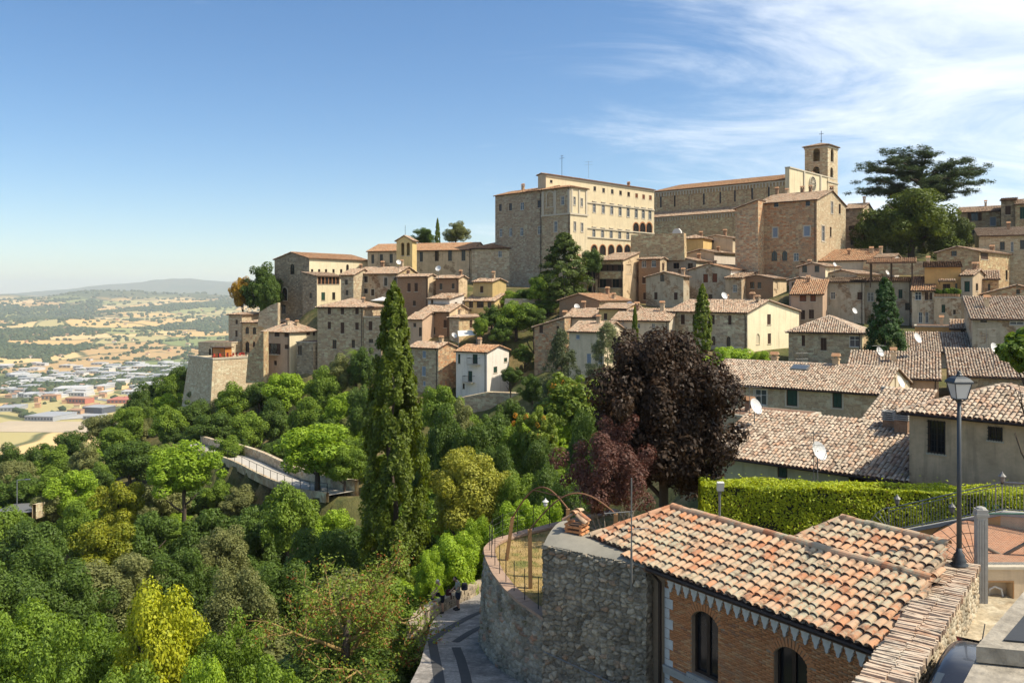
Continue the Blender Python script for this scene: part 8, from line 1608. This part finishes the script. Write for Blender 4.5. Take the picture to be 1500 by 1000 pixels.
# ramp and street seen through the wood
for path, wd, nm, mt_ in ((RAMP, 2.9, 'ramp_road', plain('pale_paving', (0.50,0.46,0.39), 0.95, sc=1.5)), (STREET, 5.5, 'street', plain('asphalt', (0.16,0.16,0.16), 0.9, sc=1.0))):
    pp = catmull(path, 6); strip(nm, pp, wd, mt_, 0.0, lambda p: min(pp, key=lambda q: (q.x-p.x)**2+(q.y-p.y)**2).z)
def sidewall(name, label, path, off, hgt_, th_, mat):
    pp = catmull(path, 6); o_ = pp[0]; r = empty(name, o_, 0, label, 'wall'); mb = MB(); Ls = 0
    for a, b in zip(pp[:-1], pp[1:]):
        d = (b-a); d.z = 0; d.normalize(); s = Vector((d.y,-d.x,0)); A_, B_ = a+s*off-o_, b+s*off-o_; Lq = (B_-A_).length
        f = [A_-Vector((0,0,0.8)), B_-Vector((0,0,0.8)), B_+Vector((0,0,hgt_)), A_+Vector((0,0,hgt_))]; k = s*th_
        mb.poly(f, 0, [(Ls,0),(Ls+Lq,0),(Ls+Lq,hgt_),(Ls,hgt_)]); mb.poly([p+k for p in f[::-1]], 0, [(Ls+Lq,0),(Ls,0),(Ls,hgt_),(Ls+Lq,hgt_)][::1]); mb.poly([f[3], f[2], f[2]+k, f[3]+k], 0, [(Ls,0),(Ls+Lq,0),(Ls+Lq,th_),(Ls,th_)]); Ls += Lq
    mb.build('masonry', MATS[mat], r)
sidewall('ramp_wall', 'stone bank wall on the uphill side of the pale ramp', RAMP, 1.65, 1.2, 0.5, 'stone_grey'); sidewall('ramp_kerb', 'low pale kerb on the downhill side of the ramp', RAMP, -1.85, 0.3, 0.35, 'stone_grey'); sidewall('street_parapet', 'pale parapet along the wooded street bend', STREET, 3.0, 0.9, 0.4, 'stone_pale')
rr0 = empty('ramp_railing', RAMP[0], 0, 'thin dark railing along the pale ramp', 'railing'); mb = MB(); pp = catmull(RAMP, 3); off_ = []
for a, b in zip(pp[:-1], pp[1:]): d = (b-a); d.z = 0; d.normalize(); s = Vector((d.y,-d.x,0)); p = a+s*-1.7-RAMP[0]; off_.append(p); MB().tube([p+Vector((0,0,0.2)), p+Vector((0,0,1.3))], 0.035, 5).build('post', MATS['iron'], rr0)
MB().tube([p+Vector((0,0,1.3)) for p in off_], 0.03, 5).build('rail', MATS['iron'], rr0)
l2 = P(25, 740, 104); sl2 = empty('street_lamp', (l2.x, l2.y, l2.z-1), 0, 'thin street light with a horizontal arm by the wooded street', 'street lamp'); h2 = (740-703)/FPX*104+1
MB().tube([(0,0,0),(0,0,h2)], 0.06, 6).build('pole', MATS['steel'], sl2); MB().tube([(0,0,h2),(1.1,0,h2+0.1)], 0.04, 5).obox((1.3,0,h2+0.1), (0.3,0,0), (0,0.1,0), (0,0,0.05)).build('lamp_head', MATS['steel'], sl2)
# ------------------------------------------------------------------ two people at the parapet
SK = plain('skin', (0.52,0.31,0.21), 0.6, var=0.15); YEL = plain('yellow_shirt', (0.74,0.86,0.02), 0.8, var=0.1); GRT = plain('grey_shirt', (0.36,0.36,0.29), 0.85); BLK = plain('black_cloth', (0.02,0.02,0.025), 0.85); NAV = plain('navy_cloth', (0.03,0.035,0.06), 0.85, var=0.6, sc=14.0); HAIRD = plain('hair_dark', (0.02,0.015,0.012), 0.7); HAIRG = plain('hair_grey', (0.42,0.40,0.36), 0.7); SHOE = plain('shoe', (0.03,0.03,0.032), 0.6)
def skin(name, nodes, edges, mat, parent, sub=2):
    names = list(nodes); me = bpy.data.meshes.new(name); me.from_pydata([nodes[n][0] for n in names], [(names.index(a), names.index(b)) for a, b in edges], []); me.materials.append(mat); o = meshobj(name, me, parent)
    o.modifiers.new('skin', 'SKIN'); sk = me.skin_vertices[0].data
    for i, n in enumerate(names): r_ = nodes[n][1]; sk[i].radius = r_ if isinstance(r_, tuple) else (r_, r_); sk[i].use_root = (i == 0)
    m_ = o.modifiers.new('sub', 'SUBSURF'); m_.levels = sub; m_.render_levels = sub
    return o
def person(loc, rz, label, J, top, bottom, hair, extra=None):
    r = empty('person', loc, rz, label, 'person'); n = {k: v for k, v in J.items()}
    E = [('pelvis','waist'),('waist','chest'),('chest','neck'),('neck','head')]; crown, nose = n.pop('crown'), n.pop('nose'); n['head'] = (n['head'][0], 0.06)
    for s in 'lr': E += [('chest','sh'+s),('sh'+s,'el'+s),('el'+s,'wr'+s),('wr'+s,'pa'+s),('pelvis','hip'+s),('hip'+s,'kn'+s),('kn'+s,'an'+s),('an'+s,'toe'+s)]
    for s in 'lr':
        p = Vector(n['pa'+s][0]); d = (p-Vector(n['wr'+s][0])).normalized(); sd = d.orthogonal().normalized()
        for i in range(4): n['f%d%s' % (i, s)] = (tuple(p+sd*(i-1.5)*0.021+d*0.05), 0.009); n['g%d%s' % (i, s)] = (tuple(p+sd*(i-1.5)*0.023+d*(0.09-0.008*abs(i-1.3))-Vector((0,0,0.015))), 0.008); E += [('pa'+s,'f%d%s' % (i, s)), ('f%d%s' % (i, s),'g%d%s' % (i, s))]
        n['th'+s] = (tuple(Vector(n['wr'+s][0])*0.4+p*0.6+sd*0.05+d*0.03), 0.010); E.append(('wr'+s,'th'+s))
    sc_ = lambda v, f: tuple(x*f for x in v) if isinstance(v, tuple) else v*f
    for k, f in (('pelvis',0.7),('waist',0.7),('chest',0.7),('shl',0.85),('shr',0.85),('hipl',0.8),('hipr',0.8),('neck',1.1)): n[k] = (n[k][0], sc_(n[k][1], f))
    skin('body', n, E, SK, r)
    g = lambda k, f: (J[k][0], tuple(x*f for x in J[k][1]) if isinstance(J[k][1], tuple) else J[k][1]*f)
    lp = lambda a, b, t: tuple(Vector(J[a][0]).lerp(Vector(J[b][0]), t))
    sn = {'waist': g('waist',1.25), 'pel': (lp('pelvis','waist',-0.1), tuple(x*1.2 for x in J['pelvis'][1])), 'chest': g('chest',1.22), 'nk': (lp('chest','neck',0.55), 0.085)}; se = [('waist','pel'),('waist','chest'),('chest','nk')]
    for s in 'lr': sn['sh'+s] = g('sh'+s,1.3); sn['sl'+s] = (lp('sh'+s,'el'+s,0.72), 0.072); se += [('chest','sh'+s),('sh'+s,'sl'+s)]
    skin('shirt', sn, se, top, r)
    bn_ = {'pelvis': g('pelvis',1.25), 'w': (lp('pelvis','waist',0.7), tuple(x*1.1 for x in J['pelvis'][1]))}; be = [('pelvis','w')]
    for s in 'lr': bn_['hip'+s] = g('hip'+s,1.3); bn_['kn'+s] = (lp('hip'+s,'kn'+s,0.88), 0.105); be += [('pelvis','hip'+s),('hip'+s,'kn'+s)]
    skin('shorts', bn_, be, bottom, r)
    hc = Vector(J['head'][0]); hh = Vector(J['crown'][0]); d = (hh-hc).normalized(); fw = (Vector(J['nose'][0])-hc).normalized()
    sdv = d.cross(fw).normalized(); fw = sdv.cross(d)
    def blob(name, mat, cut, k, off=0.0):
        bmh = bmesh.new(); bmesh.ops.create_uvsphere(bmh, u_segments=16, v_segments=12, radius=1.0)
        for v in bmh.verts:
            a_, b_, c_ = v.co.x, v.co.y, v.co.z; jaw = 1-0.22*max(0, -c_); v.co = hc+sdv*a_*0.080*k*jaw+fw*(b_*0.098*k*jaw+0.012*max(0,-c_)+off)+d*c_*0.122*k+d*0.02
            if not cut and b_ > 0.9 and -0.45 < c_ < 0.05: v.co += fw*0.022
            if not cut and abs(a_) > 0.93 and abs(c_) < 0.3: v.co += sdv*math.copysign(0.012, a_)
        if cut: bmesh.ops.delete(bmh, geom=[v for v in bmh.verts if (v.co-hc-d*0.02).dot(fw) > 0.045 and (v.co-hc-d*0.02).dot(d) < 0.075 or (v.co-hc-d*0.02).dot(d) < -0.06], context='VERTS')
        mh = bpy.data.meshes.new(name); bmh.to_mesh(mh); bmh.free(); mh.materials.append(mat); mh.polygons.foreach_set('use_smooth', [True]*len(mh.polygons)); return meshobj(name, mh, r)
    hd_ = blob('head', SK, False, 1.0); blob('hair', hair, True, 1.07, -0.006)
    for s in (-1, 1): MB().obox(hc+d*0.03+fw*0.088+sdv*s*0.032, sdv*0.012, fw*0.006, d*0.005).build('eye', BLK, hd_)
    MB().obox(hc-d*0.055+fw*0.092, sdv*0.022, fw*0.006, d*0.004).build('mouth', plain('lip', (0.36,0.14,0.11), 0.6), hd_)
    if False: skin('hair', {'a': (tuple(hc+d*0.05-fw*0.05), 0.135), 'b': (tuple(hc+d*0.10-fw*0.015), 0.12)}, [('a','b')], hair, r, 2)
    for s in 'lr': a, t = Vector(J['an'+s][0]), Vector(J['toe'+s][0]); dd2 = (t-a).normalized(); MB().obox((a+t)/2+Vector((0,0,-0.005))+dd2*0.01, dd2*0.14, dd2.cross(Vector((0,0,1))).normalized()*0.05, (0,0,0.045)).build('shoe', SHOE, r)
    return r
def J0(): return {'pelvis':((0,0,0.95),(0.15,0.11)),'waist':((0,0.0,1.12),(0.135,0.10)),'chest':((0,0,1.36),(0.17,0.12)),'neck':((0,0,1.53),(0.055,0.055)),'head':((0,-0.01,1.64),(0.078,0.092)),'crown':((0,0,1.73),(0.06,0.07)),'nose':((0,-0.10,1.635),0.022),
  'shl':((0.19,0,1.46),0.062),'ell':((0.24,-0.05,1.18),0.045),'wrl':((0.22,-0.25,1.05),0.03),'pal':((0.21,-0.33,1.04),(0.04,0.022)),'shr':((-0.19,0,1.46),0.062),'elr':((-0.24,-0.05,1.18),0.045),'wrr':((-0.20,-0.25,1.05),0.03),'par':((-0.18,-0.33,1.04),(0.04,0.022)),
  'hipl':((0.10,0,0.90),0.10),'knl':((0.11,-0.02,0.50),0.065),'anl':((0.11,0.02,0.08),0.042),'toel':((0.12,-0.17,0.045),0.04),'hipr':((-0.10,0,0.90),0.10),'knr':((-0.11,-0.02,0.50),0.065),'anr':((-0.11,0.02,0.08),0.042),'toer':((-0.12,-0.17,0.045),0.04)}
p1 = RP(648, 898); p1.z = zroad(p1.y)+0.02
j = J0(); j.update({'chest':((0,-0.10,1.35),(0.17,0.12)),'neck':((0,-0.18,1.50),(0.055,0.055)),'head':((0,-0.24,1.59),(0.078,0.092)),'crown':((0,-0.26,1.68),(0.06,0.07)),'nose':((0,-0.33,1.57),0.022),'shl':((0.19,-0.12,1.44),0.062),'shr':((-0.19,-0.12,1.44),0.062),'ell':((0.22,-0.28,1.2),0.045),'elr':((-0.22,-0.28,1.2),0.045),'wrl':((0.15,-0.45,1.05),0.03),'wrr':((-0.12,-0.45,1.05),0.03),'pal':((0.11,-0.52,1.02),(0.04,0.022)),'par':((-0.08,-0.52,1.02),(0.04,0.022)),
  'knr':((-0.13,-0.42,0.93),0.068),'anr':((-0.13,-0.50,0.72),0.042),'toer':((-0.13,-0.68,0.69),0.04)})
person(p1, R(-78), 'person in a fluorescent yellow shirt and black shorts with one foot on the parapet', j, YEL, BLK, HAIRG)
p2_ = RP(671, 893); p2_.z = zroad(p2_.y)+0.02
j = J0(); j.update({'chest':((0,-0.04,1.36),(0.165,0.12)),'neck':((0,-0.09,1.52),(0.055,0.055)),'head':((0,-0.16,1.61),(0.078,0.092)),'crown':((0,-0.17,1.70),(0.06,0.07)),'nose':((0,-0.25,1.57),0.022),'wrl':((0.14,-0.34,1.02),0.03),'wrr':((-0.12,-0.34,1.0),0.03),'pal':((0.09,-0.41,1.0),(0.04,0.022)),'par':((-0.07,-0.41,0.98),(0.04,0.022))})
person(p2_, R(-70), 'person in a grey shirt and dark patterned shorts looking down at the parapet', j, GRT, NAV, HAIRD)
bp_ = RP(683, 885); bp_.z = zroad(bp_.y)+0.60; bp_ = bp_+Vector((-0.12,0.42,0)); bk_ = empty('backpack', bp_, R(20), 'black backpack standing on the parapet beside the person in grey', 'backpack')
skin('pack', {'z': ((0,0,0.03),(0.19,0.15)), 'a': ((0,0,0.12),(0.21,0.17)), 'b': ((0,0,0.32),(0.20,0.15)), 'c': ((0,0.01,0.47),(0.15,0.11))}, [('z','a'),('a','b'),('b','c')], BLK, bk_); skin('pocket', {'a': ((0,-0.15,0.08),(0.14,0.07)), 'b': ((0,-0.14,0.22),(0.13,0.06))}, [('a','b')], NAV, bk_); MB().tube([(-0.05,0,0.5),(-0.03,0,0.58),(0.03,0,0.58),(0.05,0,0.5)], 0.012, 5).build('handle', BLK, bk_)
bx = RP(640, 903); bx.z = zroad(bx.y)+0.66
bg_ = empty('dark_bag', RP(664, 890)+Vector((-0.25,0.1,zroad(44.5)+0.02)), R(30), 'dark red bag leaning on the parapet between the two people', 'bag'); skin('bag_body', {'a': ((0,0,0.14),(0.2,0.12)), 'b': ((0,0,0.5),(0.19,0.1)), 'c': ((0,0,0.85),(0.13,0.08))}, [('a','b'),('b','c')], plain('bag_cloth', (0.06,0.012,0.014), 0.8), bg_); MB().tube([(-0.06,0,0.9),(0,0,1.0),(0.06,0,0.9)], 0.012, 5).build('strap', BLK, bg_)
# ------------------------------------------------------------------ haze
HAZE = 6.0e-5
hz = MB().box(-26000, 26000, -60, 26500, VF-90, 420); m = bpy.data.materials.new('haze'); m.use_nodes = True; nt = m.node_tree; nt.nodes.clear()
pvn = N(nt, 'ShaderNodeVolumePrincipled', {'Color': (0.80,0.90,1.0,1), 'Density': HAZE, 'Anisotropy': 0.2}); N(nt, 'ShaderNodeOutputMaterial', {'Volume': pvn.outputs[0]})
hzo = hz.build('haze', m); tag(hzo, kind='stuff')
scene.cycles.volume_bounces = 1
tot = sum(len(o.data.polygons) for o in col.objects if o.type == 'MESH'); uq = sum(len(m.polygons) for m in bpy.data.meshes); print('faces', tot, 'unique', uq, 'objects', len(col.objects))
